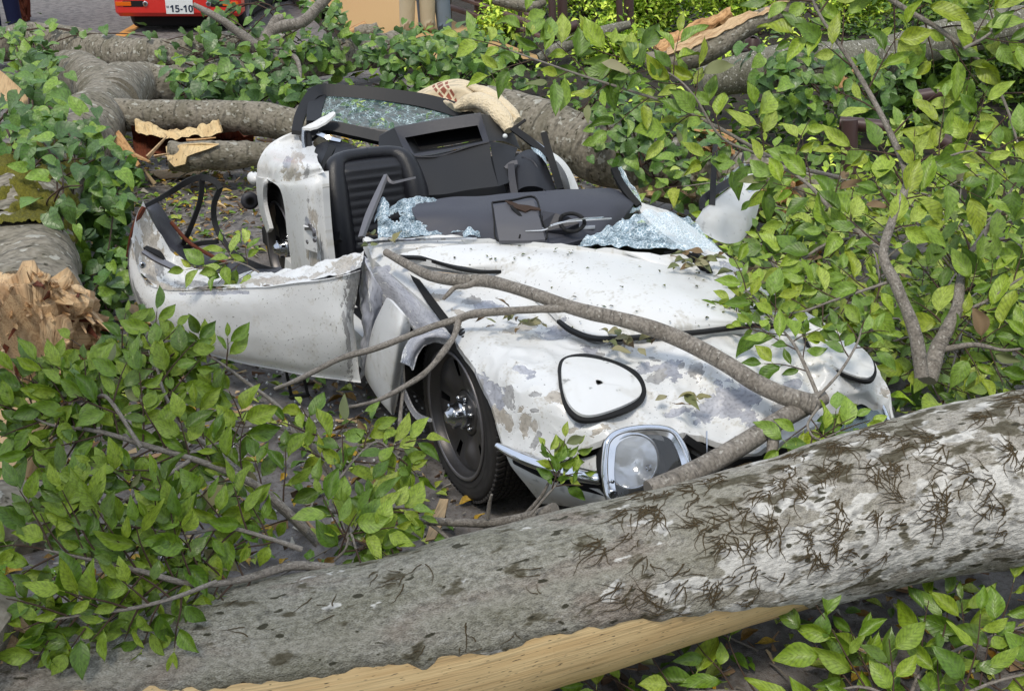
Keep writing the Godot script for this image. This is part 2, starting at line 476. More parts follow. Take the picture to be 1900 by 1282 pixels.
	M.foam = mat(Color(0.22, 0.155, 0.11), 0.95)
	# glass
	var cw := 512
	var c1 := nz(cw, cw, 51, 0.055, 1, 1, 1, FastNoiseLite.TYPE_CELLULAR, FastNoiseLite.RETURN_DISTANCE2_SUB)
	var c2 := nz(cw, cw, 52, 0.02, 1, 1, 1, FastNoiseLite.TYPE_CELLULAR, FastNoiseLite.RETURN_DISTANCE2_SUB)
	var c3 := nz(cw, cw, 53, 0.01, 3)
	var gi := Image.create_empty(cw, cw, false, Image.FORMAT_RGBA8)
	var gi2 := Image.create_empty(cw, cw, false, Image.FORMAT_RGBA8)
	var gh := PackedByteArray(); gh.resize(cw * cw)
	for y in cw:
		for x in cw:
			var k := y * cw + x
			var e := clampf(1.0 - c1[k] / 60.0, 0, 1); var e2 := clampf(1.0 - c2[k] / 26.0, 0, 1); var m3 := c3[k] / 255.0
			gh[k] = clampi(int(c1[k] * 0.6 + c3[k] * 0.4), 0, 255)
			var w := clampf(e * (0.35 + m3) + 0.25 * e2, 0, 1)
			gi.set_pixel(x, y, Color(0.68, 0.80, 0.87).lerp(Color(0.95, 0.97, 0.98), w) * Color(1, 1, 1, 0) + Color(0, 0, 0, clampf(0.40 + 0.45 * w + 0.5 * (m3 - 0.4), 0.2, 0.95)))
			var w2 := clampf(e * (m3 * 1.9 - 0.55) + e2 * 0.5, 0, 1)
			gi2.set_pixel(x, y, Color(0.30, 0.40, 0.41).lerp(Color(0.82, 0.90, 0.90), w2) * Color(1, 1, 1, 0) + Color(0, 0, 0, 0.42 + 0.5 * w2))
	var cn := relief(cw, cw, gh, 6.0)
	M.shatter = tmat(ImageTexture.create_from_image(gi), 0.22, cn, 1.0); M.shatter.transparency = BaseMaterial3D.TRANSPARENCY_ALPHA
	M.crazed = tmat(ImageTexture.create_from_image(gi2), 0.18, cn, 0.7); M.crazed.transparency = BaseMaterial3D.TRANSPARENCY_ALPHA
	M.pane = mat(Color(0.72, 0.83, 0.88, 0.24), 0.05); M.pane.transparency = BaseMaterial3D.TRANSPARENCY_ALPHA
	M.lens = mat(Color(0.93, 0.95, 0.96, 0.04), 0.03); M.lens.transparency = BaseMaterial3D.TRANSPARENCY_ALPHA
	M.ribbed = mat(Color(0.93, 0.95, 0.97, 0.34), 0.12); M.ribbed.transparency = BaseMaterial3D.TRANSPARENCY_ALPHA
	M.amber = mat(Color(0.85, 0.4, 0.08), 0.15)
	# wood
	var bw := 512
	var w1 := nz(bw, bw, 61, 0.03, 4, 1, 16); var w2_ := nz(bw, bw, 62, 0.08, 3, 1, 8); var w3 := nz(bw, bw, 63, 0.01, 3); var w4 := nz(bw, bw, 64, 0.09, 2)
	var wood := func(a: Color, b: Color, spots: float) -> ImageTexture:
		return tex(bw, bw, func(x, y):
			var k: int = y * bw + x
			var c: Color = a.lerp(b, clampf((w1[k] / 255.0 - 0.35) * 0.9 + (w3[k] / 255.0 - 0.5) * 0.7, 0, 1))
			c = c.darkened(clampf((w2_[k] / 255.0 - 0.55) * 0.5, 0, 0.25))
			if spots > 0.0 and w4[k] / 255.0 > spots: c = c.darkened(0.65)
			return c)
	var wn := relief(bw, bw, w2_, 4.0)
	M.sapwood = tmat(wood.call(Color(0.86, 0.75, 0.55), Color(0.76, 0.62, 0.42), 0.845), 0.6, wn, 0.5)
	M.splinter = tmat(wood.call(Color(0.82, 0.70, 0.54), Color(0.58, 0.43, 0.29), 0.93), 0.85, wn, 1.4)
	M.orangewood = tmat(wood.call(Color(0.80, 0.63, 0.43), Color(0.54, 0.36, 0.21), 0.95), 0.85, wn, 1.4)
	M.redwood = tmat(wood.call(Color(0.42, 0.20, 0.10), Color(0.22, 0.10, 0.06), 0.95), 0.9, wn, 1.4)
	M.cambium = mat(Color(0.50, 0.24, 0.09), 0.9)
	M.pale = tmat(wood.call(Color(0.80, 0.68, 0.51), Color(0.72, 0.58, 0.42), 0.92), 0.7, wn, 0.4)
	var bk := bark_tex(1024, 1536, 71, Color(0.47, 0.46, 0.40), Color(0.35, 0.34, 0.28), Color(0.79, 0.78, 0.74), 0.10, 0.06)
	M.bark = tmat(bk[0], 0.85, bk[1], 1.0)
	var b2 := bark_tex(512, 512, 81, Color(0.52, 0.49, 0.43), Color(0.37, 0.35, 0.28), Color(0.72, 0.71, 0.66), 0.10, 0.10)
	M.bark2 = tmat(b2[0], 0.9, b2[1], 1.2)
	var b3 := bark_tex(256, 512, 91, Color(0.53, 0.50, 0.46), Color(0.38, 0.35, 0.31), Color(0.70, 0.68, 0.64), 0.08, -0.10)
	M.twig = tmat(b3[0], 0.8, b3[1], 0.8); M.twig.uv1_scale = Vector3(1, 3, 1)
	M.stem = mat(Color(0.27, 0.20, 0.15), 0.8)
	M.moss = mat(Color(0.30, 0.25, 0.16), 0.95); M.greenmoss = tmat(tex(256, 256, func(x, y): var q: float = g2[y * 256 + x] / 255.0; var s: float = g1[y * 256 + x] / 255.0; return Color(0.50, 0.48, 0.12).lerp(Color(0.27, 0.27, 0.08), clampf(q * 0.8 + s - 0.6, 0, 1))), 0.95, relief(256, 256, g2, 10.0), 1.5); tri(M.greenmoss, 5.0)
	# leaves: a tone is a material of its own
	var lt := leaf_tex(101, Color(0.545, 0.615, 0.215), Color(0.76, 0.80, 0.47), 9.0)
	var it := leaf_tex(111, Color(0.39, 0.50, 0.21), Color(0.58, 0.67, 0.37), 5.0)
	var lm := func(pair: Array, tint: Color, rough := 0.42) -> StandardMaterial3D:
		var m := tmat(pair[0], rough, pair[1], 0.9); m.albedo_color = tint
		m.backlight_enabled = true; m.backlight = Color(0.30, 0.36, 0.05) * tint
		return m
	M.bright = [lm.call(lt, Color(1.06, 1.1, 0.95)), lm.call(lt, Color(0.92, 1.0, 0.84)), lm.call(lt, Color(1.0, 1.0, 0.72)), lm.call(lt, Color(0.70, 0.82, 0.66)), lm.call(lt, Color(0.88, 0.97, 0.98)), lm.call(lt, Color(0.62, 0.74, 0.58)), lm.call(lt, Color(1.12, 1.12, 1.15), 0.55)]
	M.deep = [lm.call(lt, Color(0.76, 0.87, 0.62), 0.38), lm.call(lt, Color(0.88, 0.95, 0.68), 0.42), lm.call(lt, Color(0.62, 0.75, 0.56), 0.38), lm.call(lt, Color(0.96, 1.0, 0.72), 0.5), lm.call(lt, Color(0.64, 0.73, 0.60), 0.3), lm.call(lt, Color(0.86, 0.92, 0.70), 0.55)]
	M.palebelow = [lm.call(lt, Color(1.25, 1.22, 1.5), 0.6), lm.call(lt, Color(1.1, 1.12, 1.3), 0.6), lm.call(lt, Color(0.95, 1.0, 1.0), 0.6), lm.call(lt, Color(0.8, 0.9, 0.8), 0.5), lm.call(lt, Color(1.15, 1.1, 1.0), 0.6)]
	M.ivy = [lm.call(it, Color(1.0, 1.05, 0.95)), lm.call(it, Color(0.8, 0.92, 0.8)), lm.call(it, Color(1.2, 1.2, 0.95)), lm.call(it, Color(0.66, 0.76, 0.78)), lm.call(it, Color(0.85, 0.9, 1.0), 0.3)]
	M.wilt = [mat(Color(0.45, 0.47, 0.30), 0.7), mat(Color(0.52, 0.50, 0.34), 0.8), mat(Color(0.40, 0.43, 0.27), 0.7), mat(Color(0.46, 0.38, 0.27), 0.8), mat(Color(0.56, 0.54, 0.41), 0.8)]
	var tintable := tmat(lt[0], 0.5, lt[1], 0.8); tintable.vertex_color_use_as_albedo = true; tintable.backlight_enabled = true; tintable.backlight = Color(0.16, 0.22, 0.03); M.tintleaf = tintable
	L.beech = []
	for k in 8: L.beech.append(leaf_mesh(0.205 + 0.022 * (k % 4), -0.06 + 0.055 * k, 0.06 + 0.11 * ((k * 3) % 4), k, false))
	L.ivy = []
	for k in 8: L.ivy.append(leaf_mesh(0.40 + 0.03 * (k % 3), 0.10 + 0.05 * k, 0.10, k, true))
	# ground and the rest
	var aw := 1024
	var a1 := nz(aw, aw, 121, 0.3, 2); var a2 := nz(aw, aw, 122, 0.01, 4); var a3 := nz(aw, aw, 123, 0.06, 3)
	var an := relief(aw, aw, a1, 4.0)
	M.asphalt = tmat(tex(aw, aw, func(x, y): var k: int = y * aw + x; return Color(0.50, 0.48, 0.465).lightened((a1[k] - 128) / 128.0 * 0.16).darkened(clampf((a2[k] - 118) / 300.0, 0, 0.3)).lerp(Color(0.30, 0.25, 0.20), clampf((a3[k] - 140) / 160.0, 0, 0.5))), 0.8, an, 0.8); tri(M.asphalt, 0.7)
	M.asphalt_clean = tmat(tex(512, 512, func(x, y): var k: int = y * aw + x; return Color(0.42, 0.42, 0.43).lightened((a1[k] - 128) / 128.0 * 0.12)), 0.85, an, 0.5); tri(M.asphalt_clean, 0.6)
	M.soil = tmat(tex(512, 512, func(x, y): var k: int = y * aw + x; return Color(0.22, 0.17, 0.13).lerp(Color(0.13, 0.12, 0.08), a2[k] / 255.0).lightened((a1[k] - 110) / 128.0 * 0.2 if a1[k] > 110 else 0.0)), 0.95, an, 1.5); tri(M.soil, 0.8)
	M.path = tmat(tex(256, 256, func(x, y): var k: int = y * aw + x; return Color(0.72, 0.58, 0.38).lightened((a1[k] - 128) / 128.0 * 0.12)), 0.9); tri(M.path, 0.8)
	M.concrete = tmat(tex(256, 256, func(x, y): var k: int = y * aw + x; return Color(0.66, 0.65, 0.62).lightened((a1[k] - 128) / 128.0 * 0.12)), 0.9); tri(M.concrete, 0.8)
	M.yellow = mat(Color(0.80, 0.55, 0.22), 0.8)
	M.brownmetal = mat(Color(0.27, 0.19, 0.175), 0.45); M.brownwood = tmat(wood.call(Color(0.42, 0.33, 0.30), Color(0.30, 0.22, 0.19), 0.97), 0.7, wn, 0.6)
	M.chips = [mat(Color(0.80, 0.70, 0.54), 0.9), mat(Color(0.62, 0.50, 0.37), 0.9), mat(Color(0.44, 0.34, 0.26), 0.95), mat(Color(0.64, 0.62, 0.57), 0.9), mat(Color(0.32, 0.26, 0.20), 0.95)]
	M.paintchip = mat(Color(0.82, 0.82, 0.81), 0.5)
	M.red = mat(Color(0.80, 0.12, 0.06), 0.3); M.red.clearcoat_enabled = true; M.red.clearcoat = 0.6
	M.plate = mat(Color(0.87, 0.88, 0.87), 0.5); M.ink = mat(Color(0.05, 0.12, 0.22), 0.6)

func leaf_mesh(half: float, droop: float, fold: float, sd: int, heart: bool) -> ArrayMesh:   # unit long from its stalk along +y, facing +z
	var mb := MB.new()
	var nl := 8; var na := 5
	var P := PackedVector3Array(); var U := PackedVector2Array()
	var r := RandomNumberGenerator.new(); r.seed = 900 + sd
	var bend := r.randf_range(-0.10, 0.10)
	for k in nl + 1:
		var s := float(k) / nl
		var wd := half * (pow(sin(PI * pow(s, 0.82)), 1.05) * (1.06 - 0.16 * s) if not heart else pow(maxf(0.0, sin(PI * pow(minf(s * 0.93 + 0.07, 1.0), 0.62))), 0.8))
		if k == nl or (k == 0 and not heart): wd = 0.004
		for a in na:
			var q := 2.0 * a / (na - 1) - 1.0
			var back := -0.12 * absf(q) * (1.0 - s) * (1.0 - s) if heart else 0.0
			var wav := 0.035 * sin(s * 9.0 + q * 2.0 + sd)
			P.append(Vector3(q * wd + bend * sin(PI * s), s + back + 0.05 * absf(q) * (1.0 - s) * s, -droop * s * s + fold * wd * absf(q) * 2.2 + wav * absf(q)))
			U.append(Vector2(0.5 + q * 0.5, s))
	mb.grid(P, na, nl + 1, U)
	# the stalk
	var st := PackedVector3Array(); var su := PackedVector2Array()
	for k in 2:
		for a in 4:
			st.append(Vector3(cos(TAU * a / 3) * 0.012, -0.14 * (1 - k) + 0.02 * k, sin(TAU * a / 3) * 0.012)); su.append(Vector2(0.5, 0.1))
	mb.grid(st, 4, 2, su, true)
	return mb.mesh(Vector3.ZERO)

func make_ground() -> void:
	var mb := MB.new(); mb.quad(V(-150, -0.012, 60), V(150, -0.012, 60), V(150, -0.012, -200), V(-150, -0.012, -200))
	ground_piece(mb, "soil_ground", M.soil)
	mb = MB.new()
	var kerb := [V(-8.5, 0, -35), V(-5.0, 0, -24), V(-3.47, 0, -19.12), V(-2.86, 0, -17.16), V(-2.2, 0, -15), V(-0.9, 0, -12), V(1.6, 0, -9), V(3.4, 0, -6), V(4.6, 0, -2), V(5.0, 0, 4)]
	var k2 := spline(kerb, 40)
	for k in 40:
		var a: Vector3 = k2[k]; var b: Vector3 = k2[k + 1]
		mb.quad(V(-16, -0.004, a.z), V(a.x, -0.004, a.z), V(b.x, -0.004, b.z), V(-16, -0.004, b.z))
	ground_piece(mb, "road", M.asphalt)
	mb = MB.new()
	for k in 14:
		var a: Vector3 = k2[k]; var b: Vector3 = k2[k + 1]
		var s := (b - a).cross(Vector3.UP).normalized() * -1.0
		if s.x < 0: s = -s
		mb.quad(a + V(0, 0.10, 0), a + s * 0.16 + V(0, 0.10, 0), b + s * 0.16 + V(0, 0.10, 0), b + V(0, 0.10, 0)); mb.quad(a, a + V(0, 0.10, 0), b + V(0, 0.10, 0), b)
	ground_piece(mb, "kerb", M.concrete)
	mb = MB.new()
	for k in 21:
		var a: Vector3 = k2[k]; var b: Vector3 = k2[k + 1]
		mb.quad(a + V(0.17, 0.096, 0), a + V(1.75, 0.096, 0), b + V(1.75, 0.096, 0), b + V(0.17, 0.096, 0))
	ground_piece(mb, "footpath", M.path)
	mb = MB.new(); mb.quad(V(-5.16, 0, -16.8), V(-5.02, 0, -16.8), V(-4.86, 0, -14.6), V(-5.02, 0, -14.6)); mb.quad(V(-6.0, 0, -28), V(-5.86, 0, -28), V(-5.06, 0, -17.4), V(-5.2, 0, -17.4))
	ground_piece(mb, "road_line", M.yellow)

# ---------- the wrecked car ----------
const CO := Vector3(0.43, 0, -4.058)      # under the middle of the front axle
const CA := Vector3(0.45199, 0, 0.89203)  # forwards
const CP := Vector3(0.89203, 0, -0.45199) # across, to the right in the photo

func CC(u: float, v: float, h: float) -> Vector3: return CO + CA * u + CP * v + Vector3(0, h, 0)

func plan_uv(P: PackedVector3Array) -> PackedVector2Array:
	var U := PackedVector2Array()
	for p in P:
		var u := (p - CO).dot(CA); var v := (p - CO).dot(CP); var d := 0.66 - p.y
		u += clampf((u - 0.5) / 0.4, 0, 1) * d; v -= clampf((-v - 0.3) / 0.4, 0, 1) * d
		U.append(Vector2((u + 0.9) / 2.2, (v + 1.15) / 2.2))
	return U

func pad(mb: MB, outline: Array, dir: Vector3, dome: float, rings := 6) -> void:   # a domed panel inside an outline
	var c := Vector3.ZERO
	for p in outline: c += p
	c /= outline.size()
	var P := PackedVector3Array(); var m := outline.size()
	for r in rings + 1:
		var f := float(r) / rings
		for k in m + 1:
			P.append(c.lerp(outline[k % m], f) + dir * dome * (1.0 - f * f))
	mb.grid(P, m + 1, rings + 1, plan_uv(P), true)

func hoop(mb: MB, a: Array, b: Array) -> void:   # a band between two closed outlines
	var m := a.size()
	var P := PackedVector3Array()
	for o in [a, b]:
		for k in m + 1: P.append(o[k % m])
	mb.grid(P, m + 1, 2, grid_uv(m + 1, 2), true)

func off(a: Array, d: Vector3) -> Array:
	var o := []
	for p in a: o.append(p + d)
	return o

func scaled(a: Array, f: float) -> Array:
	var c := Vector3.ZERO
	for p in a: c += p
	c /= a.size()
	var o := []
	for p in a: o.append(c + (p - c) * f)
	return o

var skin := PackedVector3Array()   # the bonnet's surface, for the debris that lies on it

func make_car() -> void:
	var car := thing("sports_car", "crushed white two-seat sports car with torn paint, open interior and swung out door", "car", CO)
	var mb := MB.new()
	var rough := noise(5, 3.2, 4)
	var up := Vector3.UP
	# wings and nose: one net of points from the windscreen to the front lip
	var rows := [
		[V(-0.558,0.655,-4.448),V(-0.456,0.69,-4.397),V(-0.339,0.72,-4.408),V(-0.148,0.74,-4.394),V(0.125,0.745,-4.324),V(0.51,0.715,-4.219),V(0.79,0.68,-4.171),V(1.004,0.6,-4.195)],
		[V(-0.367,0.625,-4.127),V(-0.304,0.66,-4.167),V(-0.193,0.695,-4.19),V(0.02,0.74,-4.121),V(0.294,0.75,-4.043),V(0.656,0.705,-3.955),V(0.874,0.66,-3.965),V(1.078,0.58,-4.059)],
		[V(-0.222,0.62,-3.81),V(-0.152,0.64,-3.867),V(-0.02,0.66,-4.021),V(0.171,0.725,-3.901),V(0.448,0.735,-3.819),V(0.746,0.685,-3.793),V(0.932,0.66,-3.78),V(1.143,0.57,-3.955)],
		[V(-0.182,0.615,-3.656),V(-0.072,0.655,-3.655),V(0.094,0.645,-3.818),V(0.258,0.685,-3.742),V(0.491,0.695,-3.691),V(0.803,0.665,-3.693),V(0.979,0.65,-3.657),V(1.185,0.56,-3.852)],
		[V(-0.116,0.58,-3.512),V(0,0.655,-3.471),V(0.144,0.65,-3.634),V(0.284,0.655,-3.575),V(0.498,0.66,-3.577),V(0.819,0.645,-3.669),V(0.987,0.65,-3.537),V(1.216,0.55,-3.753)],
		[V(-0.078,0.535,-3.421),V(0.042,0.635,-3.327),V(0.172,0.655,-3.45),V(0.397,0.635,-3.444),V(0.587,0.635,-3.444),V(0.843,0.625,-3.51),V(1.018,0.63,-3.442),V(1.239,0.53,-3.66)],
		[V(-0.051,0.49,-3.337),V(0.082,0.595,-3.229),V(0.229,0.625,-3.231),V(0.455,0.602,-3.331),V(0.629,0.588,-3.361),V(0.856,0.6,-3.396),V(1.067,0.59,-3.414),V(1.253,0.5,-3.571)],
		[V(-0.034,0.45,-3.296),V(0.114,0.53,-3.183),V(0.241,0.585,-3.135),V(0.498,0.553,-3.251),V(0.667,0.535,-3.265),V(0.878,0.55,-3.322),V(1.107,0.55,-3.418),V(1.267,0.46,-3.538)],
		[V(-0.024,0.43,-3.261),V(0.13,0.46,-3.142),V(0.278,0.548,-3.099),V(0.522,0.522,-3.17),V(0.721,0.47,-3.171),V(0.904,0.49,-3.262),V(1.139,0.5,-3.45),V(1.268,0.42,-3.498)]]
	var nu := 170; var nv := 170
	var P := surf(rows, nu, nv)
	var crease := noise(8, 5.0, 2); crease.fractal_type = FastNoiseLite.FRACTAL_RIDGED
	var facet := FastNoiseLite.new(); facet.seed = 3; facet.noise_type = FastNoiseLite.TYPE_CELLULAR; facet.frequency = 9.0; facet.cellular_return_type = FastNoiseLite.RETURN_DISTANCE; facet.fractal_type = FastNoiseLite.FRACTAL_NONE
	for k in P.size():
		var d := P[k] - CO
		var w := clampf((d.dot(CA) + 0.15) / 0.5, 0.15, 1.0)
		P[k].y += (rough.get_noise_3dv(P[k]) * 0.011 + (crease.get_noise_3dv(P[k]) - 0.2) * 0.014 + facet.get_noise_3dv(P[k]) * 0.005) * w * (1.0 + 0.7 * smoothstep(0.55, 0.75, d.dot(CA)) * smoothstep(-0.45, -0.2, d.dot(CP)))
	sheet(mb, P, nu, nv, plan_uv(P), 0.02, Vector3.DOWN)
	put(mb, "wings_and_nose", M.body, car)
	# bonnet lid, a little proud of the wings
	mb = MB.new()
	var lid := [
		[V(-0.435,0.725,-4.305),V(-0.311,0.75,-4.308),V(-0.103,0.765,-4.309),V(0.123,0.77,-4.253),V(0.346,0.76,-4.225),V(0.56,0.74,-4.133),V(0.757,0.7,-4.102),V(0.874,0.675,-4.055)],
		[V(-0.205,0.725,-4.164),V(-0.101,0.75,-4.166),V(0.07,0.77,-4.137),V(0.256,0.775,-4.079),V(0.447,0.765,-4.012),V(0.614,0.74,-3.943),V(0.762,0.71,-3.897),V(0.876,0.68,-3.885)],
		[V(-0.04,0.715,-4.108),V(0.039,0.74,-4.06),V(0.191,0.765,-3.941),V(0.339,0.77,-3.871),V(0.484,0.76,-3.821),V(0.629,0.74,-3.779),V(0.767,0.71,-3.764),V(0.886,0.675,-3.793)],
		[V(0.095,0.695,-3.899),V(0.151,0.715,-3.867),V(0.25,0.74,-3.779),V(0.373,0.745,-3.713),V(0.505,0.74,-3.676),V(0.631,0.725,-3.664),V(0.772,0.7,-3.689),V(0.902,0.67,-3.73)],
		[V(0.166,0.68,-3.739),V(0.204,0.695,-3.701),V(0.289,0.705,-3.666),V(0.394,0.71,-3.634),V(0.517,0.71,-3.614),V(0.647,0.7,-3.64),V(0.79,0.685,-3.677),V(0.915,0.665,-3.703)],
		[V(0.202,0.675,-3.653),V(0.241,0.68,-3.603),V(0.293,0.68,-3.575),V(0.382,0.68,-3.579),V(0.508,0.68,-3.598),V(0.647,0.68,-3.631),V(0.791,0.675,-3.678),V(0.92,0.66,-3.681)]]
	P = surf(lid, 80, 60)
	dent(P, 80, 60, noise(15, 2.2, 2), 0.008)
	skin = P
	sheet(mb, P, 80, 60, plan_uv(P), 0.025, Vector3.DOWN)
	put(mb, "bonnet", M.body, car)
	mb = MB.new()
	strip(mb, [V(0.157,0.685,-3.697),V(0.204,0.68,-3.617),V(0.282,0.678,-3.556),V(0.443,0.68,-3.57),V(0.626,0.68,-3.612),V(0.818,0.676,-3.68),V(0.919,0.672,-3.68)], 40, [0.012, 0.022, 0.024, 0.02, 0.018, 0.018], 0.012, up)
	put(mb, "bonnet_seal", M.rubber, car)
	mb = MB.new()
	strip(mb, [V(-0.438,0.725,-4.259),V(-0.328,0.722,-4.249),V(-0.201,0.718,-4.154),V(-0.12,0.718,-4.111),V(-0.04,0.72,-4.105)], 30, [0.02, 0.022, 0.024, 0.016, 0.008], 0.012, up)
	put(mb, "rear_seal", M.rubber, car)
	# long dent and shut lines of the left wing
	mb = MB.new()
	strip(mb, [V(-0.391,0.655,-4.286),V(-0.294,0.64,-4.002),V(-0.213,0.63,-3.775),V(-0.2,0.62,-3.73)], 20, [0.02, 0.03, 0.03, 0.015], 0.008, up)
	put(mb, "wing_gap", M.dark, car)
	# lamp covers
	var cover := closed([V(0.163,0.668,-3.386),V(0.23,0.668,-3.407),V(0.322,0.657,-3.377),V(0.381,0.64,-3.316),V(0.395,0.615,-3.26),V(0.349,0.61,-3.194),V(0.256,0.605,-3.131),V(0.202,0.61,-3.121),V(0.166,0.625,-3.174),V(0.152,0.652,-3.27)], 6)
	var nrm := (CA * 0.35 + up).normalized()
	mb = MB.new()
	var bz := closed([V(0.154,0.656,-3.417),V(0.233,0.66,-3.455),V(0.334,0.648,-3.418),V(0.399,0.63,-3.359),V(0.411,0.6,-3.272),V(0.358,0.592,-3.19),V(0.256,0.588,-3.126),V(0.192,0.592,-3.121),V(0.157,0.61,-3.183),V(0.143,0.64,-3.296)], 6)
	hoop(mb, bz, off(bz, nrm * 0.012)); hoop(mb, off(bz, nrm * 0.012), off(cover, nrm * 0.002)); 
	pad(mb, off(bz, nrm * 0.004), nrm, 0.0, 3)
	put(mb, "lamp_cover_seal", M.rubber, car)
	mb = MB.new()
	pad(mb, off(cover, nrm * 0.012), nrm, 0.014); hoop(mb, off(cover, nrm * 0.012), off(cover, -nrm * 0.004))
	put(mb, "lamp_cover", M.white, car)
	var cover2 := closed([V(0.991,0.675,-3.702),V(1.028,0.675,-3.644),V(1.095,0.665,-3.621),V(1.163,0.63,-3.53),V(1.17,0.6,-3.467),V(1.132,0.595,-3.415),V(1.067,0.61,-3.424),V(1.006,0.635,-3.465),V(0.975,0.66,-3.549)], 6)
	mb = MB.new()
	var bz2 := off(scaled(cover2, 1.07), up * -0.008)
	hoop(mb, bz2, off(bz2, nrm * 0.012)); pad(mb, off(bz2, nrm * 0.011), nrm, 0.0, 3)
	put(mb, "lamp_cover_seal", M.rubber, car)
	mb = MB.new()
	pad(mb, off(cover2, nrm * 0.010), nrm, 0.012); hoop(mb, off(cover2, nrm * 0.01), off(cover2, -nrm * 0.01))
	put(mb, "lamp_cover", M.white, car)
	car_front(car)
	car_side(car)
	car_cabin(car)
	car_glass(car)
	for w in [[V(-0.195,0.31,-3.742), "front"], [V(-1.159,0.31,-5.645), "rear"]]: wheel(car, w[0] - CP * 0.0)

func wheel(car: Node3D, hub: Vector3) -> void:
	var B := frame(-CP); var R := 0.318
	var c := hub + CP * 0.075    # middle of the tyre
	var mb := MB.new()
	var prof := []
	for k in 25:
		var th := lerpf(-1.25, PI + 1.25, k / 24.0)
		var cx := cos(th); var sx := sin(th)
		prof.append([R - 0.052 + 0.052 * signf(sx) * pow(absf(sx), 0.55), signf(cx) * 0.083 * pow(absf(cx), 0.5)])
	lathe(mb, c, B, prof, 72)
	for rr in [0.262, 0.275, 0.296]:
		lathe(mb, c, B, [[rr - 0.002, 0.0815 - (rr - 0.26) * 0.18], [rr, 0.0845 - (rr - 0.26) * 0.2], [rr + 0.002, 0.0815 - (rr - 0.26) * 0.2]], 72)
	var tyre := put(mb, "tyre", M.tyre, car)
	mb = MB.new()
	for k in 80:   # tread blocks, two shoulder rows and three ribs
		var th := TAU * k / 80.0
		var e := Vector3(cos(th), sin(th), 0)
		for s in [-1.0, 1.0]:
			rbox(mb, c + B * (e * (R - 0.001) + Vector3(0, 0, s * 0.056)), B * Basis(e, Vector3(-sin(th), cos(th), 0).rotated(e, 0.25 * s), Vector3(0, 0, 1).rotated(e, 0.25 * s)), Vector3(0.006, 0.0085, 0.017), 0.002)
		for s in [-0.024, 0.0, 0.024]:
			rbox(mb, c + B * (e * (R + 0.001) + Vector3(0, 0, s)), B * Basis(e, Vector3(-sin(th), cos(th), 0), Vector3(0, 0, 1)), Vector3(0.005, 0.0105, 0.008), 0.002)
	var tb := put(mb, "tread", M.tyre, tyre); tb.set_meta("kind", "stuff")
	mb = MB.new()
	lathes(mb, c, B, [[[0.235, 0.078], [0.240, 0.083], [0.236, 0.088], [0.229, 0.088], [0.224, 0.084]]], 64)
	var rim := put(mb, "rim", M.steel, car)
	mb = MB.new(); lathe(mb, c, B, [[0.224, 0.084], [0.220, 0.066], [0.211, 0.055], [0.205, 0.045], [0.2, -0.08]], 64); put(mb, "rim_barrel", M.magnesium, rim)
	mb = MB.new()
	# the cast disc with ten openings
	var ns := 120; var P := PackedVector3Array(); var U := PackedVector2Array(); var keep := PackedByteArray()
	var rad := [0.085, 0.105, 0.12, 0.135, 0.15, 0.165, 0.18, 0.195, 0.207]
	for k in rad.size():
		for s in ns + 1:
			var th := TAU * s / ns
			var sp := pow(absf(cos(th * 2.5)), 3.0)
			var f: float = (rad[k] - 0.085) / 0.122
			var z: float = 0.034 + 0.018 * f + 0.02 * sp * sin(PI * f)
			P.append(c + B * Vector3(cos(th) * rad[k], sin(th) * rad[k], z)); U.append(Vector2(th, f))
			keep.append(0 if (absf(cos(th * 2.5)) < 0.24 and k > 2 and k < 7) else 1)
	mb.grid(P, ns + 1, rad.size(), U, true, keep)
	lathes(mb, c, B, [[[0.085, 0.022], [0.082, 0.036], [0.074, 0.040], [0.05, 0.042], [0.0, 0.042]]], 40)
	put(mb, "wheel_disc", M.magnesium, rim)
	mb = MB.new(); lathe(mb, c, B, [[0.19, -0.02], [0.1, -0.03], [0.0, -0.03]], 32)
	put(mb, "brake_drum", M.dark, rim)
	mb = MB.new()
	for k in 6:
		var th := TAU * k / 6 + 0.3
		lathe(mb, c + B * Vector3(cos(th) * 0.063, sin(th) * 0.063, 0.042), B, [[0.0085, 0.0], [0.0085, 0.009], [0.004, 0.014], [0.0, 0.015]], 6)
	var hb := put(mb, "wheel_bolts", M.silver, rim); hb.set_meta("kind", "stuff")
	mb = MB.new()
	lathes(mb, c, B, [[[0.052, 0.042], [0.052, 0.06], [0.047, 0.068]], [[0.047, 0.068], [0.040, 0.074], [0.039, 0.094], [0.034, 0.100]], [[0.034, 0.100], [0.026, 0.108], [0.020, 0.120], [0.008, 0.122], [0.0, 0.122]]], 28)
	for k in 3:
		var th := TAU * k / 3 + 0.5
		rbox(mb, c + B * Vector3(cos(th) * 0.034, sin(th) * 0.034, 0.082), B * Basis(Vector3(0, 0, 1), th), Vector3(0.018, 0.007, 0.012), 0.004)
	put(mb, "hub_spinner", M.silver, rim)

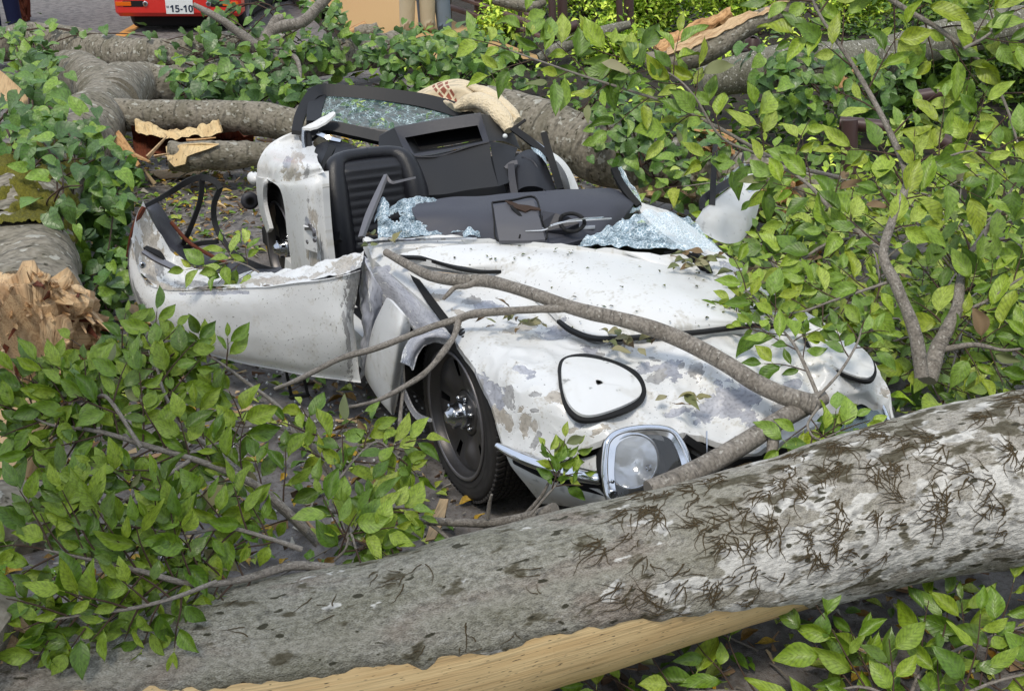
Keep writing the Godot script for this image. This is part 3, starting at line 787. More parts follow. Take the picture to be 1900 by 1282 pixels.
func car_front(car: Node3D) -> void:
	var up := Vector3.UP; var mb := MB.new()
	var fw := (CA * 0.93 + up * 0.25 - CP * 0.12).normalized()
	# headlight of the near side: chrome ring, bucket, glass, lamp
	var ring := closed([V(0.274,0.535,-3.042),V(0.287,0.564,-3.065),V(0.325,0.575,-3.091),V(0.399,0.576,-3.113),V(0.47,0.56,-3.128),V(0.504,0.526,-3.114),V(0.527,0.471,-3.08),V(0.532,0.418,-3.036),V(0.473,0.375,-2.985),V(0.36,0.376,-2.953),V(0.293,0.403,-2.954),V(0.271,0.47,-2.993)], 6)
	var inner := closed([V(0.301,0.527,-3.044),V(0.31,0.548,-3.064),V(0.338,0.559,-3.084),V(0.404,0.559,-3.106),V(0.462,0.544,-3.116),V(0.486,0.516,-3.104),V(0.504,0.469,-3.074),V(0.507,0.42,-3.032),V(0.462,0.389,-2.991),V(0.365,0.389,-2.964),V(0.312,0.414,-2.964),V(0.297,0.467,-3.003)], 6)
	tube(mb, ring + [ring[0]], [0.011, 0.011], ring.size(), 8, 1.0, fw, null, 0, false)
	hoop(mb, off(ring, fw * 0.009), off(inner, fw * 0.004)); hoop(mb, off(inner, fw * 0.004), off(inner, -fw * 0.02))
	var lamp := put(mb, "headlight_ring", M.chrome, car)
	mb = MB.new(); hoop(mb, off(inner, -fw * 0.02), off(scaled(inner, 0.9), -fw * 0.10)); pad(mb, off(scaled(inner, 0.9), -fw * 0.10), fw, 0.0, 2)
	put(mb, "headlight_bucket", M.dark, lamp)
	mb = MB.new(); hoop(mb, off(scaled(ring, 0.97), -fw * 0.012), off(scaled(ring, 0.86), -fw * 0.13))
	put(mb, "headlight_shell", M.dark, lamp)
	var lc := V(0.366,0.494,-3.046) - fw * 0.035; var LB := frame(fw)
	mb = MB.new(); lathes(mb, lc, LB, [[[0.084, 0.004], [0.088, 0.010], [0.084, 0.016], [0.079, 0.012]], [[0.079, 0.012], [0.06, -0.02], [0.035, -0.045], [0.0, -0.052]]], 40)
	put(mb, "reflector", M.chrome, lamp)
	mb = MB.new()
	var prof := []
	for k in 27: prof.append([0.078 * (1.0 - k / 26.0), 0.014 + 0.012 * sin(PI * 0.5 * k / 26.0) + (0.0022 if k % 2 else 0.0)])
	lathe(mb, lc, LB, prof, 40)
	put(mb, "lamp_glass", M.ribbed, lamp)
	mb = MB.new(); pad(mb, off(inner, fw * 0.003), fw, 0.012, 5)
	put(mb, "headlight_glass", M.lens, lamp)
	mb = MB.new(); lathe(mb, V(0.29,0.438,-2.969), LB, [[0.014, 0.0], [0.014, 0.01], [0.0, 0.014]], 8); lathe(mb, V(0.289,0.47,-2.982), LB, [[0.006, 0.0], [0.006, 0.008], [0.0, 0.01]], 8)
	put(mb, "screw", M.silver, lamp)
	# the far headlight, mostly hidden
	var r2 := closed([V(1.036,0.456,-3.453),V(1.08,0.489,-3.489),V(1.15,0.5,-3.504),V(1.207,0.481,-3.507),V(1.234,0.442,-3.48),V(1.233,0.399,-3.44),V(1.142,0.384,-3.412),V(1.045,0.4,-3.419)], 6)
	mb = MB.new(); tube(mb, r2 + [r2[0]], [0.008, 0.008], r2.size(), 8, 1.0, fw, null, 0, false)
	var l2 := put(mb, "headlight_ring", M.chrome, car)
	mb = MB.new(); hoop(mb, r2, off(scaled(r2, 0.92), -fw * 0.12)); pad(mb, off(scaled(r2, 0.92), -fw * 0.12), fw, 0.0, 2)
	put(mb, "headlight_bucket", M.black, l2)
	mb = MB.new(); pad(mb, scaled(r2, 0.99), fw, 0.01, 4); put(mb, "headlight_glass", M.pane, l2)
	# grille opening with its chrome bar
	mb = MB.new()
	slab(mb, [V(0.515,0.513,-3.217),V(0.581,0.466,-3.219),V(0.739,0.408,-3.238),V(0.909,0.43,-3.334),V(1.08,0.444,-3.47),V(1.063,0.326,-3.355),V(0.933,0.295,-3.234),V(0.706,0.28,-3.097),V(0.514,0.322,-3.028)], -fw * 0.12)
	put(mb, "grille", M.dark, car)
	mb = MB.new()
	strip(mb, [V(0.536,0.502,-3.104),V(0.597,0.463,-3.109),V(0.65,0.435,-3.119),V(0.71,0.417,-3.133)], 24, [0.008, 0.008], 0.006, up)
	strip(mb, [V(0.586,0.545,-3.154),V(0.581,0.484,-3.096)], 4, [0.004, 0.004], 0.004, fw)
	put(mb, "grille_bar", M.silver, car)
	mb = MB.new()
	strip(mb, [V(0.52,0.531,-3.138),V(0.568,0.495,-3.144),V(0.645,0.451,-3.148),V(0.719,0.439,-3.164),V(0.818,0.433,-3.227),V(0.917,0.444,-3.296)], 30, [0.022, 0.022], 0.012, CA)
	put(mb, "grille_seal", M.rubber, car)
	for k in 3:
		mb = MB.new(); strip(mb, [CC(0.80, -0.3 + 0.02 * k, 0.30 + k * 0.05), CC(0.84, 0.0, 0.28 + k * 0.05), CC(0.82, 0.3, 0.30 + k * 0.05)], 10, [0.02, 0.02], 0.008, CA)
		put(mb, "grille_slat", M.black, car)
	# bumper and valance of the near side
	mb = MB.new()
	tube(mb, [V(-0.048,0.455,-3.236),V(-0.017,0.449,-3.212),V(0.025,0.445,-3.177),V(0.082,0.439,-3.143),V(0.145,0.442,-3.1),V(0.208,0.447,-3.059),V(0.257,0.448,-3.038),V(0.267,0.44,-3.045)], [0.010, 0.017, 0.021, 0.024, 0.026, 0.027, 0.024, 0.004], 36, 14, 0.75)
	put(mb, "bumper", M.chrome, car)
	mb = MB.new()
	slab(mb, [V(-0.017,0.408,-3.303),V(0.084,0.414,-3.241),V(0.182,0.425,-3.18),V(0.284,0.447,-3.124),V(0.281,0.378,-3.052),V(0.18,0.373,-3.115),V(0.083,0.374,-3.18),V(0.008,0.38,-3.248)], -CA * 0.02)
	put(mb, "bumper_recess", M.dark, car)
	mb = MB.new()
	var val := [
		[V(-0.012,0.395,-3.276),V(0.05,0.38,-3.226),V(0.132,0.379,-3.161),V(0.212,0.381,-3.107),V(0.286,0.393,-3.058)],
		[V(0.008,0.36,-3.25),V(0.067,0.351,-3.203),V(0.14,0.348,-3.148),V(0.212,0.355,-3.097),V(0.286,0.366,-3.047)],
		[V(0.054,0.297,-3.245),V(0.101,0.303,-3.204),V(0.158,0.312,-3.154),V(0.222,0.316,-3.113),V(0.289,0.322,-3.071)],
		[V(0.095,0.225,-3.27),V(0.137,0.243,-3.234),V(0.186,0.256,-3.196),V(0.234,0.264,-3.156),V(0.294,0.266,-3.113)]]
	var P := surf(val, 30, 20)
	sheet(mb, P, 30, 20, grid_uv(30, 20), 0.02, -CA)
	put(mb, "valance", M.white, car)
	mb = MB.new(); P = surf([[V(-0.024,0.439,-3.251),V(0.05,0.44,-3.208),V(0.147,0.451,-3.148),V(0.227,0.467,-3.122),V(0.281,0.502,-3.104)], [V(-0.017,0.416,-3.252),V(0.058,0.413,-3.208),V(0.148,0.422,-3.157),V(0.219,0.437,-3.109),V(0.272,0.454,-3.073)]], 30, 6)
	sheet(mb, P, 30, 6, plan_uv(P), 0.01, -CA); put(mb, "nose_side", M.body, car)
	# the far side of the nose down to the ground
	mb = MB.new(); P = surf([[V(1.004,0.6,-4.195),V(1.143,0.57,-3.955),V(1.216,0.55,-3.753),V(1.253,0.5,-3.571),V(1.268,0.42,-3.498)], [CC(-0.35, 0.80, 0.3), CC(0.0, 0.80, 0.3), CC(0.3, 0.78, 0.3), CC(0.6, 0.72, 0.28), CC(0.85, 0.62, 0.25)]], 30, 12)
	sheet(mb, P, 30, 12, grid_uv(30, 12), 0.01, -CP); put(mb, "far_wing", M.white, car)
	# chassis and engine bay: dark masses that close the view
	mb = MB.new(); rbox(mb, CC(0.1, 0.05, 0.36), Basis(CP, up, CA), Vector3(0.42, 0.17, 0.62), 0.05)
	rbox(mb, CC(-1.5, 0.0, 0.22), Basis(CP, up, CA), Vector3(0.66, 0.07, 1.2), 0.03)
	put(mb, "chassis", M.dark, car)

func car_side(car: Node3D) -> void:
	var up := Vector3.UP; var mb := MB.new(); var P: PackedVector3Array
	# inner wheel house
	mb = MB.new()
	P = surf([[V(-0.614,0.259,-5.011),V(-0.433,0.394,-4.655),V(-0.208,0.473,-4.21),V(-0.04,0.344,-3.99)], [V(-0.585,-0.371,-4.954),V(-0.401,-0.186,-4.59),V(-0.218,-0.076,-4.231),V(0,-0.069,-3.91)]], 12, 10)
	mb.grid(P, 12, 10, grid_uv(12, 10))
	P = surf([[V(-0.416,0.416,-4.001),V(-0.389,0.488,-3.948),V(-0.311,0.582,-3.793),V(-0.208,0.64,-3.634),V(-0.124,0.569,-3.536),V(-0.068,0.453,-3.491)], [V(-0.497,0.078,-4.781),V(-0.465,0.165,-4.717),V(-0.371,0.277,-4.532),V(-0.245,0.371,-4.283),V(-0.144,0.325,-4.083),V(-0.076,0.23,-3.951)]], 24, 8)
	mb.grid(P, 24, 8, grid_uv(24, 8))
	put(mb, "wheel_house", M.dark, car)
	# bent inner wing, bare metal
	mb = MB.new()
	P = surf([[V(-0.629,0.6,-4.626),V(-0.528,0.66,-4.474),V(-0.453,0.675,-4.429),V(-0.377,0.645,-4.314),V(-0.292,0.635,-4.026),V(-0.217,0.62,-3.79)], [V(-0.611,0.57,-4.529),V(-0.518,0.63,-4.357),V(-0.431,0.64,-4.266),V(-0.354,0.62,-4.141),V(-0.292,0.61,-3.96),V(-0.242,0.605,-3.817)], [V(-0.59,0.54,-4.42),V(-0.507,0.59,-4.301),V(-0.429,0.6,-4.177),V(-0.358,0.59,-4.05),V(-0.31,0.585,-3.928),V(-0.27,0.59,-3.834)], [V(-0.572,0.5,-4.313),V(-0.51,0.54,-4.267),V(-0.439,0.55,-4.154),V(-0.382,0.55,-4.038),V(-0.348,0.55,-3.953),V(-0.307,0.565,-3.865)]], 50, 40)
	dent(P, 50, 40, noise(22, 5.0, 3), 0.022, (up + CA).normalized())
	sheet(mb, P, 50, 40, grid_uv(50, 40), 0.01, Vector3.DOWN); put(mb, "bent_inner_wing", M.torn, car)
	mb = MB.new()
	P = surf([[V(-0.209,0.625,-3.767),V(-0.264,0.615,-3.822),V(-0.329,0.6,-3.799),V(-0.37,0.575,-3.752),V(-0.383,0.54,-3.683)], [V(-0.208,0.6,-3.74),V(-0.263,0.59,-3.794),V(-0.316,0.575,-3.781),V(-0.345,0.555,-3.741),V(-0.355,0.52,-3.691)], [V(-0.225,0.57,-3.764),V(-0.269,0.56,-3.807),V(-0.306,0.55,-3.792),V(-0.334,0.53,-3.762),V(-0.345,0.5,-3.691)]], 30, 10)
	dent(P, 30, 10, noise(23, 8.0, 3), 0.014); sheet(mb, P, 30, 10, grid_uv(30, 10), 0.006, CP); put(mb, "arch_lip", M.torn, car)
	mb = MB.new()
	strip(mb, [V(-0.404,0.431,-3.932),V(-0.414,0.361,-3.953),V(-0.395,0.291,-3.938),V(-0.352,0.244,-3.875),V(-0.287,0.286,-3.747)], 20, [0.03, 0.05, 0.045, 0.03, 0.01], 0.006, -CP)
	put(mb, "arch_strut", M.primer, car)
	# white flap hanging from the wing
	mb = MB.new()
	P = surf([[V(-0.464,0.636,-4.051),V(-0.438,0.662,-3.956),V(-0.409,0.667,-3.877),V(-0.383,0.648,-3.847),V(-0.366,0.613,-3.858)], [V(-0.521,0.509,-4.119),V(-0.477,0.557,-3.988),V(-0.431,0.589,-3.877),V(-0.394,0.602,-3.824),V(-0.372,0.571,-3.87)], [V(-0.563,0.373,-4.18),V(-0.506,0.439,-4.014),V(-0.453,0.482,-3.897),V(-0.412,0.503,-3.838),V(-0.389,0.489,-3.882)], [V(-0.586,0.261,-4.226),V(-0.528,0.314,-4.067),V(-0.472,0.363,-3.934),V(-0.434,0.382,-3.882),V(-0.413,0.372,-3.93)], [V(-0.523,0.197,-4.123),V(-0.494,0.228,-4.023),V(-0.472,0.248,-3.967),V(-0.45,0.264,-3.935),V(-0.436,0.259,-3.973)], [V(-0.464,0.177,-4.03),V(-0.459,0.189,-3.997),V(-0.456,0.187,-3.992),V(-0.454,0.189,-3.987),V(-0.454,0.183,-4.01)]], 30, 40)
	sheet(mb, P, 30, 40, grid_uv(30, 40, 0.3, 0.4), 0.008, CP); put(mb, "torn_wing_flap", M.white, car)
	mb = MB.new()
	P = surf([[V(-0.593,0.724,-4.307),V(-0.554,0.733,-4.185),V(-0.523,0.693,-4.146),V(-0.495,0.622,-4.135)], [V(-0.579,0.569,-4.19),V(-0.557,0.586,-4.146),V(-0.529,0.572,-4.114),V(-0.509,0.544,-4.141)], [V(-0.587,0.394,-4.184),V(-0.576,0.403,-4.161),V(-0.556,0.421,-4.145),V(-0.535,0.442,-4.147)], [V(-0.602,0.222,-4.235),V(-0.595,0.232,-4.223),V(-0.585,0.26,-4.203),V(-0.577,0.268,-4.209)]], 24, 40)
	dent(P, 24, 40, noise(25, 9.0, 2), 0.02, -CP); sheet(mb, P, 24, 40, grid_uv(24, 40, 0.4, 0.4), 0.006, CP); put(mb, "hinge_pillar", M.primer, car)
	# door swung open on the near side
	mb = MB.new()
	P = surf([
		[V(-1.633,0.627,-4.82),V(-1.596,0.466,-4.779),V(-1.491,0.437,-4.703),V(-1.317,0.48,-4.577),V(-1.127,0.537,-4.446),V(-0.948,0.586,-4.323),V(-0.802,0.639,-4.227),V(-0.665,0.684,-4.149),V(-0.561,0.729,-4.104)],
		[V(-1.664,0.535,-4.841),V(-1.618,0.41,-4.775),V(-1.499,0.392,-4.673),V(-1.312,0.433,-4.538),V(-1.124,0.482,-4.408),V(-0.95,0.521,-4.306),V(-0.806,0.563,-4.217),V(-0.663,0.609,-4.129),V(-0.583,0.619,-4.143)],
		[V(-1.673,0.422,-4.847),V(-1.603,0.352,-4.753),V(-1.475,0.334,-4.645),V(-1.304,0.363,-4.521),V(-1.13,0.404,-4.407),V(-0.956,0.44,-4.304),V(-0.81,0.478,-4.208),V(-0.652,0.523,-4.105),V(-0.606,0.511,-4.17)],
		[V(-1.65,0.317,-4.844),V(-1.566,0.281,-4.741),V(-1.446,0.27,-4.638),V(-1.304,0.289,-4.533),V(-1.13,0.321,-4.418),V(-0.963,0.357,-4.309),V(-0.817,0.39,-4.213),V(-0.654,0.426,-4.106),V(-0.601,0.396,-4.167)],
		[V(-1.581,0.221,-4.81),V(-1.512,0.21,-4.729),V(-1.411,0.205,-4.651),V(-1.282,0.218,-4.554),V(-1.133,0.238,-4.45),V(-0.977,0.266,-4.342),V(-0.829,0.292,-4.245),V(-0.675,0.32,-4.144),V(-0.595,0.312,-4.151)],
		[V(-1.484,0.142,-4.771),V(-1.451,0.146,-4.737),V(-1.376,0.157,-4.676),V(-1.26,0.174,-4.588),V(-1.138,0.185,-4.501),V(-0.993,0.2,-4.401),V(-0.843,0.22,-4.302),V(-0.711,0.24,-4.215),V(-0.589,0.257,-4.147)]], 90, 60)
	dent(P, 90, 60, noise(27, 3.5, 3), 0.014, V(0.5, 0, 0.85))
	var U := grid_uv(90, 60, 1.0, 0.6)
	for k in U.size(): U[k].y += 0.38
	sheet(mb, P, 90, 60, U, 0.012, -CP.rotated(up, 1.2)); var door := put(mb, "door", M.door, car)
	mb = MB.new()
	P = surf([
		[V(-1.59,0.767,-4.9),V(-1.557,0.627,-4.938),V(-1.491,0.523,-4.931),V(-1.379,0.474,-4.869),V(-1.198,0.486,-4.751),V(-1.009,0.543,-4.626),V(-0.852,0.597,-4.511),V(-0.696,0.68,-4.373),V(-0.567,0.755,-4.24)],
		[V(-1.624,0.695,-4.875),V(-1.59,0.533,-4.9),V(-1.508,0.453,-4.858),V(-1.369,0.447,-4.791),V(-1.176,0.496,-4.652),V(-0.993,0.549,-4.544),V(-0.835,0.612,-4.416),V(-0.687,0.685,-4.307),V(-0.557,0.756,-4.186)],
		[V(-1.633,0.627,-4.82),V(-1.596,0.466,-4.779),V(-1.491,0.437,-4.703),V(-1.317,0.48,-4.577),V(-1.127,0.537,-4.446),V(-0.948,0.586,-4.323),V(-0.802,0.639,-4.227),V(-0.665,0.684,-4.149),V(-0.561,0.729,-4.104)]], 90, 30)
	dent(P, 90, 30, noise(28, 7.0, 4), 0.035, V(0.2, 0.9, 0.3))
	U = grid_uv(90, 30, 1.0, 0.38)
	sheet(mb, P, 90, 30, U, 0.0); put(mb, "crushed_door_top", M.door, door)
	mb = MB.new()
	P = surf([[V(-1.657,0.677,-5.076),V(-1.59,0.694,-5.104),V(-1.534,0.605,-5.091),V(-1.47,0.521,-5.06),V(-1.317,0.483,-4.96),V(-1.146,0.5,-4.836),V(-0.979,0.531,-4.702)], [V(-1.596,0.757,-4.916),V(-1.562,0.622,-4.953),V(-1.496,0.518,-4.946),V(-1.383,0.469,-4.884),V(-1.202,0.481,-4.765),V(-1.079,0.519,-4.684),V(-0.947,0.553,-4.597)]], 40, 10)
	dent(P, 40, 10, noise(29, 6.0, 3), 0.02); sheet(mb, P, 40, 10, grid_uv(40, 10, 1, 0.3), 0.0); put(mb, "inner_door_panel", M.greyplastic, door)
	mb = MB.new()
	strip(mb, [V(-1.584,0.504,-4.753),V(-1.606,0.729,-4.923),V(-1.536,0.75,-5.044),V(-1.419,0.825,-4.991),V(-1.342,0.852,-4.965),V(-1.281,0.84,-4.936),V(-1.256,0.813,-4.92)].slice(1), 30, [0.016, 0.022, 0.026, 0.028, 0.026, 0.024], 0.018, V(0.4, 0.2, 0.9))
	strip(mb, [V(-1.342,0.849,-4.965),V(-1.367,0.744,-4.981),V(-1.428,0.619,-5.021),V(-1.487,0.512,-5.048),V(-1.463,0.515,-5.032),V(-1.381,0.55,-4.978),V(-1.297,0.571,-4.935)], 40, [0.022, 0.02, 0.02, 0.02, 0.02, 0.02], 0.018, V(0.4, 0.2, 0.9))
	strip(mb, [V(-1.259,0.815,-4.922),V(-1.294,0.743,-4.933),V(-1.301,0.664,-4.937),V(-1.269,0.596,-4.905),V(-1.196,0.537,-4.845),V(-1.084,0.521,-4.747),V(-0.972,0.526,-4.662)], 40, [0.022, 0.022, 0.022, 0.022, 0.026, 0.02], 0.018, V(0.4, 0.2, 0.9))
	put(mb, "window_frame", M.rubber, door)
	mb = MB.new()
	strip(mb, [V(-1.521,0.63,-5.034),V(-1.437,0.548,-4.991),V(-1.306,0.506,-4.905),V(-1.243,0.5,-4.852)], 16, [0.014, 0.014], 0.01, up)
	put(mb, "window_channel", M.redwood, door)
	mb = MB.new()
	strip(mb, [V(-1.699,0.504,-4.936),V(-1.659,0.603,-4.897),V(-1.625,0.679,-4.887),V(-1.589,0.738,-4.899)], 12, [0.02, 0.03, 0.026, 0.02], 0.012, V(0.9, 0, 0.3))
	put(mb, "window_channel", M.redwood, door)
	mb = MB.new()
	strip(mb, [V(-1.557,0.594,-4.729),V(-1.488,0.578,-4.672),V(-1.383,0.554,-4.602)], 10, [0.026, 0.03, 0.024], 0.012, V(0.3, 0.8, 0.6))
	put(mb, "door_handle", M.steel, door)
	mb = MB.new(); strip(mb, [V(-1.556,0.605,-4.746),V(-1.486,0.598,-4.688),V(-1.452,0.575,-4.66)], 8, [0.02, 0.026, 0.01], 0.01, V(0.3, 0.8, 0.6)); put(mb, "handle_recess", M.dark, door)
	mb = MB.new(); lathe(mb, V(-1.575,0.528,-4.741), frame(V(0.3, 0.3, 0.9)), [[0.014, -0.01], [0.014, 0.006], [0.009, 0.008], [0.0, 0.006]], 16); put(mb, "door_lock", M.silver, door)
	mb = MB.new(); strip(mb, [V(-0.944,0.154,-4.476),V(-0.928,0.035,-4.466)], 3, [0.012, 0.012], 0.01, CA); strip(mb, [V(-0.867,0.172,-4.425),V(-0.849,0.074,-4.414)], 3, [0.012, 0.012], 0.01, CA); strip(mb, [V(-0.934,0.033,-4.469),V(-0.847,0.075,-4.412)], 3, [0.02, 0.02], 0.012, CA); put(mb, "dangling_bracket", M.black, door)
	# rear wing, arch and pillar
	mb = MB.new()
	P = surf([[V(-1.271,0.74,-6.088),V(-1.225,0.77,-6.082),V(-1.172,0.79,-6.107),V(-1.128,0.8,-6.152),V(-1.075,0.82,-6.165)], [V(-1.307,0.7,-6.064),V(-1.238,0.735,-6.012),V(-1.172,0.745,-6.006),V(-1.1,0.755,-5.999),V(-1.039,0.77,-6.007)], [V(-1.329,0.644,-6.024),V(-1.195,0.745,-5.65),V(-1.066,0.819,-5.373),V(-0.951,0.873,-5.157),V(-0.859,0.899,-5.051)], [V(-1.341,0.583,-6.004),V(-1.2,0.682,-5.593),V(-1.082,0.737,-5.316),V(-0.957,0.802,-5.091),V(-0.817,0.883,-4.925)]], 40, 30)
	dent(P, 40, 30, noise(33, 4.0, 3), 0.014, -CP)
	sheet(mb, P, 40, 30, grid_uv(40, 30, 0.95, 0.55), 0.01, CP); var wing := put(mb, "rear_wing", M.rear, car)
	mb = MB.new()
	P = surf([[V(-1.341,0.586,-6.003),V(-1.255,0.651,-5.722),V(-1.191,0.695,-5.554)], [V(-1.33,0.523,-5.938),V(-1.26,0.59,-5.711),V(-1.202,0.669,-5.53)], [V(-1.316,0.424,-5.91),V(-1.251,0.504,-5.672),V(-1.216,0.565,-5.558)], [V(-1.252,0.36,-5.739),V(-1.208,0.42,-5.564),V(-1.183,0.458,-5.493)]], 10, 24)
	sheet(mb, P, 10, 24, grid_uv(10, 24, 0.2, 0.5), 0.02, CP); put(mb, "rear_arch", M.white, wing)
	mb = MB.new()
	P = surf([[V(-1.192,0.692,-5.554),V(-1.009,0.778,-5.171),V(-0.888,0.846,-4.976),V(-0.819,0.881,-4.951)], [V(-1.078,0.719,-5.285),V(-0.986,0.764,-5.104),V(-0.879,0.814,-4.937),V(-0.816,0.825,-4.923)], [V(-1.049,0.641,-5.227),V(-0.965,0.689,-5.063),V(-0.877,0.733,-4.932),V(-0.817,0.74,-4.924)], [V(-1.046,0.526,-5.223),V(-0.962,0.578,-5.058),V(-0.878,0.616,-4.934),V(-0.814,0.621,-4.919)], [V(-1.027,0.354,-5.186),V(-0.951,0.406,-5.036),V(-0.869,0.452,-4.918),V(-0.804,0.469,-4.899)]], 30, 50)
	sheet(mb, P, 30, 50, grid_uv(30, 50, 0.95, 0.5), 0.03, CP); var pil := put(mb, "door_pillar", M.rear, car)
	mb = MB.new(); rbox(mb, V(-0.881,0.593,-4.904), frame(-CP + CA * 0.35), Vector3(0.045, 0.055, 0.004), 0.003); var lp := put(mb, "latch_plate", M.white, pil)
	for q in [V(-0.872,0.666,-4.874), V(-0.894,0.576,-4.919), V(-0.847,0.614,-4.825)]:
		mb = MB.new(); lathe(mb, q, frame(-CP + CA * 0.35), [[0.011, 0.0], [0.010, 0.006], [0.004, 0.007], [0.0, 0.004]], 12); put(mb, "screw", M.steel, lp)
	mb = MB.new(); strip(mb, [V(-0.905,0.631,-4.932),V(-0.86,0.66,-4.84),V(-0.847,0.653,-4.814),V(-0.849,0.633,-4.818)], 8, [0.012, 0.014, 0.01], 0.012, -CP); put(mb, "latch", M.steel, lp)
	mb = MB.new(); P = surf([[V(-1.446,0.368,-6.654),V(-1.294,0.455,-6.353),V(-1.173,0.4,-6.115)], [V(-1.501,-0.123,-6.762),V(-1.344,-0.084,-6.452),V(-1.145,0.052,-6.059)]], 6, 6); mb.grid(P, 6, 6, grid_uv(6, 6))
	P = surf([[V(-1.212,0.65,-5.571),V(-1.132,0.716,-5.415),V(-1.081,0.712,-5.314),V(-1.056,0.63,-5.264),V(-1.049,0.492,-5.25)], [V(-1.448,0.358,-6.657),V(-1.353,0.436,-6.47),V(-1.292,0.432,-6.349),V(-1.262,0.334,-6.289),V(-1.253,0.168,-6.272)]], 16, 6); mb.grid(P, 16, 6, grid_uv(16, 6))
	put(mb, "wheel_house", M.dark, car)
	mb = MB.new(); ball(mb, V(-1.398,0.524,-6.205), frame(CA), Vector3(0.035, 0.035, 0.06), 8); put(mb, "tail_lamp", M.white, car)
	mb = MB.new(); lathe(mb, V(-1.41,0.425,-6.109), frame(V(0.3, 0.2, 0.9)), [[0.045, 0.0], [0.048, 0.012], [0.03, 0.02], [0.0, 0.02]], 20); put(mb, "exhaust_tip", M.greyplastic, car)
	# sill
	mb = MB.new(); P = surf([[CC(-0.6, -0.74, 0.30), CC(-1.2, -0.74, 0.30), CC(-1.95, -0.74, 0.32)], [CC(-0.6, -0.76, 0.17), CC(-1.2, -0.76, 0.17), CC(-1.95, -0.76, 0.17)]], 20, 6); sheet(mb, P, 20, 6, grid_uv(20, 6), 0.1, CP); put(mb, "sill", M.white, car)
	# far door
	mb = MB.new()
	P = surf([[V(0.833,0.713,-4.928),V(0.884,0.734,-4.981),V(0.942,0.751,-5.053),V(1.012,0.778,-5.151),V(1.084,0.814,-5.253)], [V(0.814,0.698,-4.889),V(0.879,0.708,-4.937),V(0.953,0.722,-5.008),V(1.042,0.743,-5.115),V(1.129,0.778,-5.238)], [V(0.791,0.679,-4.849),V(0.865,0.676,-4.88),V(0.953,0.685,-4.949),V(1.049,0.692,-5.05),V(1.132,0.713,-5.178)], [V(0.797,0.657,-4.818),V(0.869,0.639,-4.843),V(0.947,0.635,-4.896),V(1.038,0.638,-5.005),V(1.106,0.641,-5.115)], [V(0.844,0.637,-4.788),V(0.893,0.607,-4.808),V(0.944,0.581,-4.851),V(1.004,0.575,-4.924),V(1.064,0.588,-5.039)]], 40, 40)
	dent(P, 40, 40, noise(35, 3.0, 2), 0.015); sheet(mb, P, 40, 40, grid_uv(40, 40, 0.4, 0.4), 0.02, V(0, 0, -1)); var d2 := put(mb, "door", M.white, car)
	mb = MB.new(); strip(mb, [V(1.056,0.745,-5.126),V(1.087,0.753,-5.162),V(1.122,0.763,-5.199)], 8, [0.02, 0.026, 0.02], 0.014, V(0, 0.3, 1)); put(mb, "door_handle", M.chrome, d2)
	mb = MB.new(); lathe(mb, V(1.111,0.714,-5.157), frame(V(0.2, 0.1, 1)), [[0.014, -0.01], [0.013, 0.005], [0.005, 0.006], [0.0, 0.0]], 14); put(mb, "door_lock", M.black, d2)
	mb = MB.new()
	strip(mb, [V(0.831,0.709,-4.959),V(0.839,0.747,-4.986),V(0.906,0.77,-5.061),V(0.993,0.792,-5.157),V(1.088,0.82,-5.277)], 20, [0.02, 0.03, 0.034, 0.034, 0.03], 0.02, V(0, 0.3, 1))
	strip(mb, [V(0.895,0.964,-5.099),V(0.886,0.853,-5.041),V(0.875,0.728,-4.967)], 10, [0.02, 0.022, 0.026], 0.016, V(0, 0.0, 1))
	strip(mb, [V(1.056,0.887,-5.262),V(1.044,0.849,-5.235),V(1.026,0.816,-5.188)], 6, [0.01, 0.012], 0.01, V(0, 0.0, 1))
	put(mb, "window_frame", M.greyplastic, d2)
	mb = MB.new(); slab(mb, [V(0.92,0.75,-5.063),V(0.998,0.774,-5.149),V(1.079,0.807,-5.261),V(1.071,0.841,-5.286),V(0.953,0.803,-5.14)], V(0, 0, -0.006)); put(mb, "door_glass", M.pane, d2)

